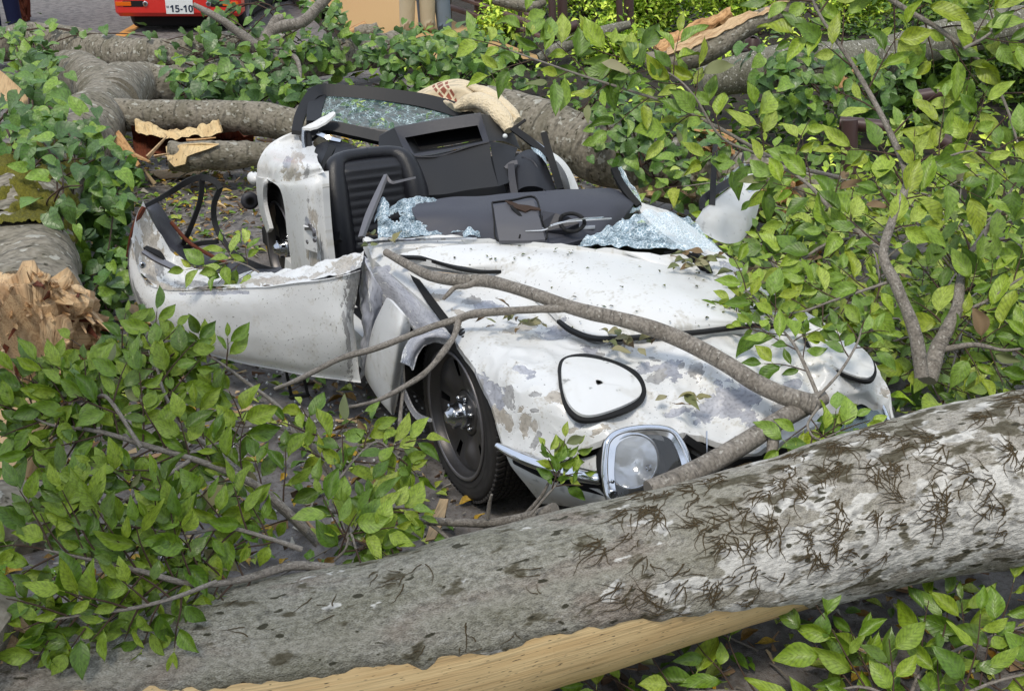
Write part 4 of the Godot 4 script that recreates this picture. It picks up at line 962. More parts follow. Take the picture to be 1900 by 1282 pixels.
func car_cabin(car: Node3D) -> void:
	var up := Vector3.UP; var mb := MB.new(); var P: PackedVector3Array
	# floor, tunnel and side walls
	mb = MB.new(); mb.quad(CC(-0.7, -0.68, 0.30), CC(-0.7, 0.68, 0.30), CC(-2.2, 0.68, 0.30), CC(-2.2, -0.68, 0.30))
	rbox(mb, CC(-1.3, 0.0, 0.37), Basis(CP, up, CA), Vector3(0.12, 0.08, 0.6), 0.03)
	mb.quad(CC(-2.15, -0.70, 0.30), CC(-2.15, 0.70, 0.30), CC(-2.25, 0.70, 0.62), CC(-2.25, -0.70, 0.62))
	mb.quad(CC(-2.25, -0.60, 0.58), CC(-2.25, 0.60, 0.58), CC(-2.75, 0.5, 0.55), CC(-2.75, -0.5, 0.55))
	mb.quad(CC(-0.75, -0.68, 0.30), CC(-0.75, 0.68, 0.30), CC(-0.6, 0.68, 0.70), CC(-0.6, -0.60, 0.66))
	mb.quad(CC(-0.7, 0.70, 0.25), CC(-2.4, 0.70, 0.25), CC(-2.4, 0.70, 0.56), CC(-0.7, 0.70, 0.45))
	put(mb, "cabin_floor", M.black, car)
	# seat of the near side: pleated back with side bolsters
	var c := CC(-1.50, -0.40, 0.37); var sb := Basis(CP, (up * 0.96 - CA * 0.28).normalized(), (CA * 0.96 + up * 0.28).normalized())
	mb = MB.new()
	var nu := 25; var nv := 41
	P = PackedVector3Array(); P.resize(nu * nv); var U := grid_uv(nu, nv)
	for y in nv:
		for x in nu:
			var q := 2.0 * x / (nu - 1) - 1.0; var s := float(y) / (nv - 1)
			var w := 0.162 * (1.0 - 0.10 * s)
			P[y * nu + x] = c + sb * V(q * w, s * 0.50, 0.055 + 0.012 * absf(sin(s * PI * 13.0)) * (1.0 - pow(absf(q), 6)) - 0.05 * pow(maxf(0, s - 0.86) / 0.14, 2))
	mb.grid(P, nu, nv, U)
	var seat := Node3D.new(); seat.name = "seat"; car.add_child(seat); 
	put(mb, "pleated_panel", M.pleat, seat)
	mb = MB.new()
	for s in [-1.0, 1.0]:
		tube(mb, [c + sb * V(s * 0.20, -0.06, 0.04), c + sb * V(s * 0.20, 0.15, 0.05), c + sb * V(s * 0.192, 0.34, 0.042), c + sb * V(s * 0.172, 0.46, 0.02), c + sb * V(s * 0.12, 0.505, 0.0), c + sb * V(0, 0.515, -0.005)], [0.056, 0.064, 0.060, 0.050, 0.034, 0.03], 34, 16)
	put(mb, "bolster", M.vinyl, seat)
	mb = MB.new(); rbox(mb, c + sb * V(0, 0.22, -0.01), sb, V(0.20, 0.29, 0.05), 0.04); put(mb, "seat_shell", M.vinyl, seat)
	mb = MB.new(); rbox(mb, CC(-1.25, -0.38, 0.40), Basis(CP, up, CA), V(0.23, 0.06, 0.24), 0.04); put(mb, "seat_cushion", M.vinyl, seat)
	# second seat tipped back, beside the tunnel
	var seat2 := Node3D.new(); seat2.name = "seat_001"; car.add_child(seat2)
	mb = MB.new()
	P = surf([[V(-0.039,0.711,-5.492),V(0.013,0.792,-5.569),V(0.083,0.823,-5.604),V(0.145,0.797,-5.571),V(0.18,0.74,-5.504)], [V(-0.026,0.686,-5.438),V(0.026,0.764,-5.492),V(0.09,0.787,-5.502),V(0.148,0.757,-5.467),V(0.199,0.703,-5.423)], [V(-0.013,0.637,-5.33),V(0.038,0.69,-5.374),V(0.101,0.707,-5.36),V(0.156,0.691,-5.353),V(0.226,0.65,-5.314)]], 24, 20)
	sheet(mb, P, 24, 20, grid_uv(24, 20), 0.15, V(0, -0.5, -1)); put(mb, "backrest", M.vinyl, seat2)
	mb = MB.new(); strip(mb, [V(0.047,0.802,-5.551),V(0.103,0.787,-5.502),V(0.135,0.738,-5.438),V(0.151,0.684,-5.35)], 14, [0.006, 0.006], 0.006, V(0, 0.4, 1)); put(mb, "seam", M.greyplastic, seat2)
	mb = MB.new(); strip(mb, [V(-0.005,0.783,-5.5),V(0,0.729,-5.423),V(0.013,0.668,-5.343)], 10, [0.03, 0.034, 0.034], 0.006, V(0, 0.3, 1)); put(mb, "seat_belt", M.greyplastic, car)
	mb = MB.new(); strip(mb, [V(-0.031,0.759,-5.49),V(-0.005,0.78,-5.499),V(0.026,0.787,-5.502)], 6, [0.02, 0.02], 0.012, V(0, 0.3, 1)); put(mb, "belt_buckle", M.steel, car)
	# quarter panel cushion on the near side
	mb = MB.new()
	P = surf([[V(-1.004,0.773,-5.875),V(-0.95,0.787,-5.935),V(-0.867,0.787,-5.935),V(-0.786,0.773,-5.875)], [V(-0.971,0.746,-5.756),V(-0.922,0.769,-5.798),V(-0.831,0.772,-5.799),V(-0.753,0.763,-5.73)], [V(-0.936,0.69,-5.624),V(-0.885,0.719,-5.647),V(-0.793,0.729,-5.651),V(-0.714,0.722,-5.605)], [V(-0.915,0.618,-5.539),V(-0.863,0.631,-5.544),V(-0.771,0.643,-5.549),V(-0.688,0.653,-5.511)]], 24, 24)
	sheet(mb, P, 24, 24, grid_uv(24, 24), 0.1, V(0, -0.5, -0.8)); put(mb, "quarter_cushion", M.vinyl, car)
	# door seals
	mb = MB.new()
	strip(mb, [V(-0.881,0.814,-5.676),V(-0.889,0.788,-5.448),V(-0.89,0.728,-5.282),V(-0.872,0.625,-5.152),V(-0.836,0.551,-5.023),V(-0.801,0.473,-4.914)], 30, [0.03, 0.045, 0.06, 0.06, 0.05, 0.04], 0.03, V(-0.5, 0.1, 0.85))
	strip(mb, [V(-0.892,0.795,-5.635),V(-0.853,0.742,-5.374),V(-0.816,0.619,-5.171),V(-0.794,0.53,-5.047)], 20, [0.04, 0.07, 0.09, 0.06], 0.02, V(-0.3, 0.1, 0.9))
	put(mb, "door_seal", M.rubber, car)
	mb = MB.new(); strip(mb, [V(-1.069,0.848,-5.983),V(-1.051,0.797,-5.853),V(-1.014,0.746,-5.723),V(-0.974,0.71,-5.621),V(-0.941,0.727,-5.617)], 24, [0.016, 0.018, 0.018, 0.014], 0.012, V(-0.4, 0.3, 0.85)); put(mb, "quarter_window_trim", M.silver, car)
	mb = MB.new(); strip(mb, [V(-1.048,0.841,-5.991),V(-1.024,0.79,-5.85),V(-0.988,0.746,-5.723),V(-0.956,0.729,-5.651)], 20, [0.022, 0.03, 0.028, 0.018], 0.014, V(-0.4, 0.3, 0.85)); put(mb, "quarter_window_seal", M.rubber, car)
	mb = MB.new(); strip(mb, [V(-0.996,0.825,-5.951),V(-0.936,0.802,-5.942),V(-0.872,0.791,-5.916)], 10, [0.02, 0.022, 0.014], 0.014, V(-0.2, 0.6, 0.7)); put(mb, "window_catch", M.chrome, car)
	# rear hatch frame and its crazed glass
	mb = MB.new()
	strip(mb, [V(-1.126,0.801,-6.072),V(-1.121,0.862,-6.184),V(-1.092,0.923,-6.318),V(-1.062,0.949,-6.394),V(-1.01,0.95,-6.438),V(-0.851,0.942,-6.435),V(-0.672,0.931,-6.398),V(-0.462,0.915,-6.315),V(-0.284,0.888,-6.195),V(-0.196,0.859,-6.074)], 50, [0.05, 0.055, 0.06, 0.065, 0.07, 0.07, 0.07, 0.075, 0.08, 0.06], 0.03, V(0.1, 0.45, 0.85))
	var hatch := put(mb, "hatch_frame", M.black, car)
	mb = MB.new()
	strip(mb, [V(-1.136,0.798,-6.081),V(-1.136,0.858,-6.204),V(-1.107,0.928,-6.342),V(-1.074,0.959,-6.42),V(-1.013,0.96,-6.464),V(-0.854,0.954,-6.462),V(-0.674,0.946,-6.426),V(-0.464,0.933,-6.344),V(-0.285,0.907,-6.225)], 50, [0.010, 0.014, 0.016, 0.014, 0.012, 0.012, 0.012], 0.036, V(0.1, 0.45, 0.85))
	put(mb, "hatch_edge", M.white, hatch)
	mb = MB.new()
	P = surf([[V(-1.026,0.928,-6.418),V(-0.91,0.923,-6.427),V(-0.732,0.913,-6.401),V(-0.523,0.894,-6.338),V(-0.284,0.867,-6.186)], [V(-1.021,0.894,-6.252),V(-0.887,0.893,-6.24),V(-0.714,0.882,-6.225),V(-0.526,0.864,-6.185),V(-0.296,0.859,-6.118)], [V(-1.002,0.867,-6.078),V(-0.865,0.856,-6.051),V(-0.695,0.834,-6.021),V(-0.516,0.817,-6.035),V(-0.308,0.841,-6.067)]], 20, 10)
	sheet(mb, P, 20, 10, grid_uv(20, 10, 1.6, 0.6), 0.004, V(0, 0, -1)); put(mb, "hatch_glass", M.crazed, hatch)
	mb = MB.new()
	strip(mb, [V(-1.073,0.787,-5.935),V(-0.968,0.846,-5.993),V(-0.798,0.827,-5.952),V(-0.629,0.806,-5.9),V(-0.523,0.817,-5.948)], 20, [0.05, 0.06, 0.06, 0.05], 0.04, V(0.1, 0.6, 0.7))
	put(mb, "hatch_lower_frame", M.black, hatch)
	mb = MB.new()
	strip(mb, [V(-1.048,0.927,-6.407),V(-1.049,0.894,-6.252),V(-1.035,0.851,-6.071)], 12, [0.07, 0.08, 0.07], 0.03, V(0.1, 0.45, 0.85))
	put(mb, "hatch_side_frame", M.black, hatch)
	mb = MB.new(); P = surf([[V(-1.07,0.857,-5.943),V(-1.029,0.877,-5.952),V(-0.96,0.912,-5.967),V(-0.908,0.937,-5.955)], [V(-1.025,0.861,-5.923),V(-0.983,0.873,-5.918),V(-0.926,0.901,-5.918),V(-0.894,0.931,-5.931)]], 14, 6); dent(P, 14, 6, noise(37, 12.0, 2), 0.01); sheet(mb, P, 14, 6, grid_uv(14, 6, 0.2, 0.1), 0.012, V(0, -1, 0)); put(mb, "torn_roof_edge", M.white, hatch)
	# shelf frame behind the seats
	mb = MB.new()
	var o := [V(-0.583,0.896,-5.764),V(-0.37,0.93,-5.779),V(-0.157,0.96,-5.791),V(-0.132,0.909,-5.705),V(-0.109,0.857,-5.618),V(-0.306,0.823,-5.582),V(-0.502,0.797,-5.549),V(-0.543,0.845,-5.656)]
	var q := [V(-0.528,0.854,-5.725),V(-0.345,0.885,-5.738),V(-0.17,0.91,-5.749),V(-0.155,0.88,-5.692),V(-0.141,0.857,-5.629),V(-0.307,0.83,-5.596),V(-0.473,0.809,-5.576),V(-0.501,0.831,-5.65)]
	hoop(mb, o, q); hoop(mb, off(o, V(0, -0.02, -0.12)), o)
	var shelf := put(mb, "shelf_frame", M.greyplastic, car)
	mb = MB.new(); mb.quad(q[0] + V(0.02, -0.02, -0.155), q[2] + V(0.02, -0.02, -0.155), q[4] + V(0.02, -0.02, -0.155), q[6] + V(0.02, -0.02, -0.155)); hoop(mb, q, off(q, V(0.02, -0.02, -0.16))); put(mb, "shelf_back", M.black, shelf)
	mb = MB.new(); P = surf([[V(-0.499,0.798,-5.544),V(-0.388,0.804,-5.552),V(-0.26,0.825,-5.583),V(-0.109,0.857,-5.607)], [V(-0.464,0.738,-5.438),V(-0.357,0.745,-5.441),V(-0.23,0.757,-5.467),V(-0.098,0.787,-5.502)], [V(-0.402,0.673,-5.324),V(-0.314,0.678,-5.326),V(-0.202,0.691,-5.353),V(-0.063,0.707,-5.36)]], 20, 12)
	sheet(mb, P, 20, 12, grid_uv(20, 12), 0.02, V(0, 0, -1)); put(mb, "pocket", M.black, shelf)
	mb = MB.new(); strip(mb, [V(-0.498,0.806,-5.542),V(-0.387,0.802,-5.54),V(-0.324,0.808,-5.559),V(-0.208,0.84,-5.589),V(-0.109,0.859,-5.608)], 20, [0.006, 0.006], 0.008, V(0, 0.4, 0.9)); put(mb, "pocket_piping", M.greyplastic, shelf)
	mb = MB.new(); P = surf([[V(-0.664,0.843,-5.807),V(-0.584,0.891,-5.773)], [V(-0.658,0.763,-5.644),V(-0.505,0.796,-5.554)]], 6, 6); sheet(mb, P, 6, 6, grid_uv(6, 6), 0.02, V(0, 0, -1))
	put(mb, "rear_trim", M.black, car)
	mb = MB.new()
	P = surf([[V(-0.109,0.857,-5.618),V(-0.052,0.84,-5.654),V(0.026,0.814,-5.665)], [V(-0.09,0.783,-5.522),V(-0.039,0.79,-5.546),V(0.013,0.792,-5.569)], [V(-0.063,0.707,-5.36),V(-0.025,0.714,-5.384),V(0,0.717,-5.418)]], 10, 10); sheet(mb, P, 10, 10, grid_uv(10, 10), 0.02, V(0, 0, -1))
	put(mb, "rear_trim", M.black, car)
	mb = MB.new()
	P = surf([[V(-0.152,0.95,-5.809),V(-0.082,0.909,-5.932),V(0,0.853,-5.909)], [V(-0.109,0.859,-5.619),V(-0.04,0.837,-5.718),V(0.04,0.8,-5.724)]], 10, 6); sheet(mb, P, 10, 6, grid_uv(10, 6), 0.02, V(0, 0, -1))
	put(mb, "rear_trim", M.black, car)
	mb = MB.new(); ball(mb, V(-0.034,0.874,-5.669), Basis(), Vector3(0.012, 0.012, 0.012), 8); put(mb, "knob", M.plate, car)
	# far quarter: window bars and white wing
	mb = MB.new()
	strip(mb, [V(0.147,0.955,-5.377),V(0.166,0.893,-5.329),V(0.192,0.823,-5.257),V(0.219,0.744,-5.158)], 14, [0.03, 0.03, 0.032, 0.034], 0.02, V(0, 0.2, 1))
	put(mb, "quarter_window_bar", M.rubber, car)
	mb = MB.new()
	strip(mb, [V(0.005,0.88,-5.812),V(0.092,0.843,-5.688),V(0.185,0.806,-5.51)], 12, [0.03, 0.034, 0.03], 0.02, V(0, 0.5, 0.9))
	put(mb, "quarter_window_bar", M.rubber, car)
	mb = MB.new()
	strip(mb, [V(0,0.864,-5.86),V(0.068,0.905,-5.898)], 3, [0.016, 0.012], 0.012, V(0, 0.5, 0.9))
	put(mb, "quarter_window_bar", M.rubber, car)
	mb = MB.new(); strip(mb, [V(0.032,0.871,-5.83),V(0.106,0.841,-5.72),V(0.191,0.813,-5.556)], 12, [0.01, 0.01], 0.012, V(0, 0.5, 0.9)); put(mb, "quarter_window_trim", M.silver, car)
	mb = MB.new(); P = surf([[V(0.156,0.828,-5.606),V(0.22,0.806,-5.553),V(0.263,0.771,-5.517),V(0.293,0.728,-5.477),V(0.316,0.68,-5.413)], [V(0.178,0.823,-5.463),V(0.216,0.804,-5.433),V(0.248,0.765,-5.406),V(0.265,0.73,-5.369),V(0.277,0.682,-5.327)]], 20, 8); sheet(mb, P, 20, 8, grid_uv(20, 8), 0.2, V(0.3, -1, -0.3)); put(mb, "far_rear_wing", M.white, car)
	mb = MB.new(); P = surf([[V(0.091,0.844,-5.569),V(0.129,0.835,-5.544),V(0.159,0.811,-5.512)], [V(0.103,0.835,-5.522),V(0.138,0.816,-5.492),V(0.168,0.786,-5.447)]], 8, 5); sheet(mb, P, 8, 5, grid_uv(8, 5, 0.3, 0.1), 0.003, V(0, -1, 0)); put(mb, "glass_remnant", M.shatter, car)
	# dashboard
	mb = MB.new()
	P = surf([[V(-0.418,0.83,-4.643),V(-0.264,0.85,-4.661),V(-0.143,0.855,-4.667),V(-0.022,0.86,-4.666),V(0.088,0.865,-4.672),V(0.283,0.865,-4.731),V(0.406,0.85,-4.786),V(0.492,0.82,-4.777)], [V(-0.39,0.82,-4.507),V(-0.237,0.835,-4.532),V(-0.128,0.845,-4.513),V(-0.011,0.85,-4.496),V(0.107,0.855,-4.501),V(0.28,0.855,-4.555),V(0.403,0.845,-4.606),V(0.503,0.81,-4.698)], [V(-0.352,0.78,-4.463),V(-0.212,0.8,-4.456),V(-0.105,0.81,-4.408),V(0,0.82,-4.368),V(0.126,0.82,-4.39),V(0.287,0.82,-4.463),V(0.385,0.82,-4.5),V(0.47,0.8,-4.606)], [V(-0.307,0.74,-4.407),V(-0.19,0.75,-4.404),V(-0.083,0.755,-4.347),V(0.021,0.76,-4.291),V(0.144,0.765,-4.275),V(0.271,0.77,-4.341),V(0.359,0.78,-4.42),V(0.437,0.78,-4.537)]], 60, 30)
	dent(P, 60, 30, noise(39, 3.0, 2), 0.008); sheet(mb, P, 60, 30, grid_uv(60, 30), 0.05, V(0, -1, -0.3)); var dash := put(mb, "dashboard", M.dash, car)
	mb = MB.new(); P = surf([[V(-0.072,0.875,-4.447),V(0.004,0.878,-4.475),V(0.085,0.883,-4.496)], [V(-0.062,0.84,-4.338),V(0.021,0.845,-4.336),V(0.106,0.85,-4.355)], [V(-0.049,0.786,-4.277),V(0.041,0.79,-4.264),V(0.126,0.797,-4.256)]], 20, 20); sheet(mb, P, 20, 20, grid_uv(20, 20), 0.012, V(0, -1, -0.3)); put(mb, "speaker_grille", M.mesh, dash)
	mb = MB.new(); strip(mb, [V(-0.079,0.866,-4.494),V(0.004,0.869,-4.522),V(0.09,0.874,-4.543),V(0.113,0.84,-4.388),V(0.131,0.787,-4.274),V(0.041,0.778,-4.282),V(-0.056,0.775,-4.291),V(-0.069,0.826,-4.384),V(-0.079,0.866,-4.486)], 40, [0.006, 0.006], 0.008, V(0, 1, 0.5)); put(mb, "grille_border", M.rubber, dash).position = V(0, 0.007, 0)
	mb = MB.new(); slab(mb, [V(-0.028,0.876,-4.474),V(0,0.874,-4.466),V(0.025,0.868,-4.448),V(0.063,0.867,-4.437),V(0.107,0.862,-4.417),V(0.113,0.858,-4.401),V(0.073,0.86,-4.409),V(0.052,0.855,-4.389),V(0.033,0.86,-4.401),V(0.01,0.865,-4.414),V(-0.008,0.87,-4.442)], V(0, 0.004, 0)); put(mb, "torn_foam", M.foam, dash).position = V(0, 0.008, 0)
	mb = MB.new(); slab(mb, [V(0.119,0.866,-4.403),V(0.167,0.862,-4.387),V(0.219,0.85,-4.377),V(0.26,0.83,-4.357),V(0.207,0.815,-4.328),V(0.135,0.805,-4.34),V(0.12,0.84,-4.352)], V(0, -0.03, -0.02)); put(mb, "gauge_hood", M.greyplastic, dash)
	mb = MB.new(); slab(mb, [V(0,0.872,-4.435),V(0.033,0.853,-4.381),V(0.052,0.832,-4.343),V(0.031,0.79,-4.271),V(0.025,0.79,-4.271),V(0.041,0.832,-4.343),V(0.021,0.85,-4.377),V(-0.008,0.87,-4.419)], V(0, 0.003, 0)); slab(mb, [V(-0.05,0.815,-4.328),V(-0.01,0.822,-4.341),V(0.037,0.82,-4.333),V(0.029,0.8,-4.301),V(-0.021,0.812,-4.317)], V(0, 0.002, 0)); put(mb, "crack", M.dark, dash).position = V(0, 0.007, 0)
	mb = MB.new(); tube(mb, closed([V(0.195,0.86,-4.357),V(0.233,0.865,-4.37),V(0.268,0.86,-4.336),V(0.278,0.83,-4.343),V(0.248,0.81,-4.324),V(0.207,0.81,-4.331),V(0.187,0.83,-4.357)], 6) + [V(0.195,0.86,-4.357)], [0.008, 0.008], 42, 8); put(mb, "steering_wheel", M.rubber, car)
	mb = MB.new(); strip(mb, [V(0.434,0.913,-4.882),V(0.454,0.872,-4.832),V(0.483,0.838,-4.764),V(0.525,0.802,-4.694)], 12, [0.03, 0.03, 0.03, 0.026], 0.02, V(0.2, 0.3, 0.9)); put(mb, "windscreen_pillar", M.rubber, car)
	mb = MB.new(); strip(mb, [V(-0.513,0.936,-4.675),V(-0.541,0.878,-4.585),V(-0.569,0.819,-4.496),V(-0.591,0.758,-4.405)], 14, [0.016, 0.028, 0.032, 0.024], 0.014, V(-0.5, 0.2, 0.85)); strip(mb, [V(-0.515,0.934,-4.674),V(-0.49,0.913,-4.654),V(-0.46,0.914,-4.666),V(-0.398,0.918,-4.711)], 10, [0.014, 0.01, 0.008], 0.008, V(0, 0.2, 1)); put(mb, "windscreen_pillar", M.steel, car)
	# wipers and scuttle trim
	mb = MB.new(); strip(mb, [V(-0.004,0.8,-4.363),V(0.104,0.805,-4.368),V(0.231,0.8,-4.398),V(0.324,0.8,-4.405)], 16, [0.01, 0.012, 0.01], 0.012, up); strip(mb, [V(0.051,0.82,-4.291),V(0.123,0.825,-4.289),V(0.155,0.845,-4.286),V(0.226,0.85,-4.319),V(0.385,0.845,-4.372)], 20, [0.005, 0.005], 0.005, up); strip(mb, [V(0.154,0.855,-4.253),V(0.246,0.86,-4.307),V(0.353,0.85,-4.369)], 14, [0.005, 0.005], 0.005, up)
	put(mb, "wiper", M.chrome, car)
	mb = MB.new(); strip(mb, [V(-0.618,0.7,-4.504),V(-0.49,0.73,-4.446),V(-0.337,0.755,-4.388),V(-0.135,0.775,-4.339)], 20, [0.008, 0.01, 0.008], 0.008, up); put(mb, "wiper", M.chrome, car)
	mb = MB.new(); P = surf([[V(-0.611,0.7,-4.59),V(-0.449,0.74,-4.463),V(-0.253,0.765,-4.398),V(-0.104,0.775,-4.325),V(0.102,0.78,-4.256),V(0.304,0.78,-4.216),V(0.506,0.76,-4.199),V(0.78,0.72,-4.255),V(0.932,0.66,-4.271)], [V(-0.556,0.66,-4.434),V(-0.401,0.715,-4.389),V(-0.21,0.745,-4.364),V(-0.105,0.75,-4.356),V(0.123,0.76,-4.271),V(0.347,0.75,-4.242),V(0.562,0.73,-4.15),V(0.78,0.69,-4.119),V(0.945,0.63,-4.114)]], 50, 8)
	dent(P, 50, 8, noise(45, 9.0, 3), 0.016); sheet(mb, P, 50, 8, plan_uv(P), 0.05, V(0, -1, 0)); put(mb, "scuttle", M.body, car)
	mb = MB.new(); slab(mb, [V(0.576,0.755,-4.24),V(0.636,0.76,-4.238),V(0.693,0.75,-4.23),V(0.739,0.7,-4.139),V(0.695,0.7,-4.157),V(0.632,0.72,-4.192)], V(0, -0.02, 0)); put(mb, "scuttle_vent", M.dark, car)
	mb = MB.new(); strip(mb, [V(0.694,0.755,-4.24),V(0.722,0.725,-4.208),V(0.737,0.705,-4.13)], 8, [0.03, 0.034, 0.02], 0.016, V(0.3, 1, 0)); put(mb, "pillar_seal", M.rubber, car)
	mb = MB.new(); P = surf([[V(0.517,0.809,-4.751),V(0.573,0.792,-4.744),V(0.652,0.771,-4.736)], [V(0.539,0.779,-4.631),V(0.63,0.773,-4.65),V(0.741,0.733,-4.633)], [V(0.628,0.722,-4.52),V(0.736,0.712,-4.516),V(0.848,0.675,-4.457)], [V(0.793,0.658,-4.309),V(0.856,0.648,-4.304),V(0.923,0.639,-4.268)]], 20, 30)
	sheet(mb, P, 20, 30, plan_uv(P), 0.02, V(0, -1, 0)); put(mb, "scuttle_corner", M.body, car)

func car_glass(car: Node3D) -> void:
	var mb := MB.new(); var nzz := noise(47, 14.0, 3)
	var P := surf([[V(-0.494,0.834,-4.567),V(-0.432,0.859,-4.621),V(-0.361,0.854,-4.662),V(-0.295,0.838,-4.655)], [V(-0.535,0.804,-4.532),V(-0.45,0.826,-4.563),V(-0.345,0.819,-4.604),V(-0.252,0.792,-4.571)], [V(-0.533,0.787,-4.471),V(-0.428,0.799,-4.487),V(-0.322,0.794,-4.506),V(-0.224,0.784,-4.481)], [V(-0.528,0.758,-4.405),V(-0.411,0.758,-4.405),V(-0.297,0.76,-4.427),V(-0.191,0.772,-4.432)]], 40, 30)
	dent(P, 40, 30, nzz, 0.05, V(0, 0.5, 0.8))
	var keep := PackedByteArray()
	for y in 30:
		for x in 40:
			var e := Vector2((x - 9) / 4.2, (y - 14) / 5.0).length() + 0.5 * nzz.get_noise_2d(x * 0.3, y * 0.3)
			keep.append(0 if e < 0.8 or false else 1)
	sheet(mb, P, 40, 30, grid_uv(40, 30, 1.2, 0.9), 0.0, V(0, 0, -1), keep); put(mb, "windscreen_glass", M.shatter, car)
	mb = MB.new()
	P = surf([[V(0.328,0.8,-4.342),V(0.418,0.83,-4.386),V(0.495,0.85,-4.435),V(0.577,0.85,-4.473),V(0.662,0.83,-4.466)], [V(0.289,0.79,-4.305),V(0.393,0.81,-4.324),V(0.497,0.83,-4.343),V(0.604,0.83,-4.371),V(0.72,0.8,-4.441)], [V(0.263,0.78,-4.282),V(0.359,0.79,-4.278),V(0.491,0.8,-4.273),V(0.616,0.795,-4.289),V(0.769,0.76,-4.358)], [V(0.25,0.77,-4.26),V(0.347,0.775,-4.245),V(0.487,0.775,-4.218),V(0.628,0.77,-4.208),V(0.797,0.75,-4.269)]], 40, 30)
	dent(P, 40, 30, nzz, 0.024); sheet(mb, P, 40, 30, grid_uv(40, 30, 1.4, 0.8), 0.0); put(mb, "windscreen_glass", M.shatter, car)
	mb = MB.new(); P = surf([[V(0.333,0.785,-4.579),V(0.345,0.815,-4.602),V(0.363,0.826,-4.618)], [V(0.332,0.772,-4.519),V(0.368,0.792,-4.549),V(0.417,0.81,-4.579)], [V(0.339,0.758,-4.492),V(0.388,0.768,-4.517),V(0.455,0.786,-4.547)]], 12, 10); dent(P, 12, 10, nzz, 0.015); mb.grid(P, 12, 10, grid_uv(12, 10, 0.3, 0.3)); put(mb, "windscreen_glass", M.shatter, car)
	mb = MB.new(); P = surf([[V(0.449,0.915,-4.872),V(0.463,0.918,-4.873)], [V(0.481,0.859,-4.794),V(0.51,0.859,-4.794)], [V(0.518,0.811,-4.72),V(0.536,0.817,-4.722)], [V(0.48,0.789,-4.635),V(0.52,0.799,-4.639)]], 6, 20); dent(P, 6, 20, nzz, 0.015); mb.grid(P, 6, 20, grid_uv(6, 20, 0.15, 0.6)); put(mb, "windscreen_glass", M.shatter, car)
	mb = MB.new(); P = surf([[V(-0.193,0.78,-4.392),V(-0.165,0.797,-4.421),V(-0.131,0.788,-4.417)], [V(-0.188,0.771,-4.367),V(-0.155,0.771,-4.367),V(-0.121,0.767,-4.365)]], 10, 8); dent(P, 10, 8, nzz, 0.02); mb.grid(P, 10, 8, grid_uv(10, 8, 0.3, 0.2)); put(mb, "windscreen_glass", M.shatter, car)
	mb = MB.new(); P = surf([[V(-0.541,0.832,-4.566),V(-0.519,0.864,-4.612),V(-0.497,0.838,-4.601)], [V(-0.55,0.794,-4.506),V(-0.526,0.808,-4.534),V(-0.496,0.818,-4.538)]], 8, 8); dent(P, 8, 8, nzz, 0.02); mb.grid(P, 8, 8, grid_uv(8, 8, 0.2, 0.2)); put(mb, "windscreen_glass", M.shatter, car)

# ---------- fallen trunks ----------
func spike(mb: MB, base: Vector3, dir: Vector3, length: float, w: float, t: float) -> void:   # a splinter: flat, tapering, a little bent
	var B := frame(dir, rvec())
	var n := 3
	var rows := []
	var bend := B.x * rnd(-0.1, 0.1) * length
	for k in n + 1:
		var s := float(k) / n
		var hw := w * (1.0 - 0.75 * s) * rnd(0.8, 1.15) / 2; var ht := t * (1.0 - 0.6 * s) / 2
		var c := base + dir.normalized() * length * s + bend * s * s
		rows.append([c - B.x * hw - B.y * ht, c + B.x * hw - B.y * ht, c + B.x * hw + B.y * ht, c - B.x * hw + B.y * ht])
	for k in n:
		for e in 4:
			var f := (e + 1) % 4
			mb.quad(rows[k][e], rows[k][f], rows[k + 1][f], rows[k + 1][e], 4.0)
	mb.quad(rows[n][0], rows[n][1], rows[n][2], rows[n][3], 4.0)

func trunk(called: String, label: String, cat: String, pts: Array, rad: Array, m: Material, amp := 0.12, group := "", sides := 28) -> Node3D:
	var o := thing(called, label, cat, pts[0], group)
	var mb := MB.new()
	tube(mb, pts, rad, maxi(20, pts.size() * 10), sides, 1.0, Vector3.UP, noise(pts.size() * 13 + int(pts[0].x * 10.0), 2.2, 4), amp, true, 1.0)
	put(mb, "bark", m, o)
	return o

func shards(mb: MB, c: Vector3, dir: Vector3, r: float, count: int, length: float, w := 0.05) -> void:
	var B := frame(dir)
	for k in count:
		var a := rnd(0, TAU); var q := r * sqrt(rnd(0.0, 1.0))
		spike(mb, c + B * Vector3(cos(a) * q, sin(a) * q, -0.04), (dir.normalized() + rvec() * 0.22), length * rnd(0.3, 1.0), w * rnd(0.5, 1.5), w * rnd(0.2, 0.5))

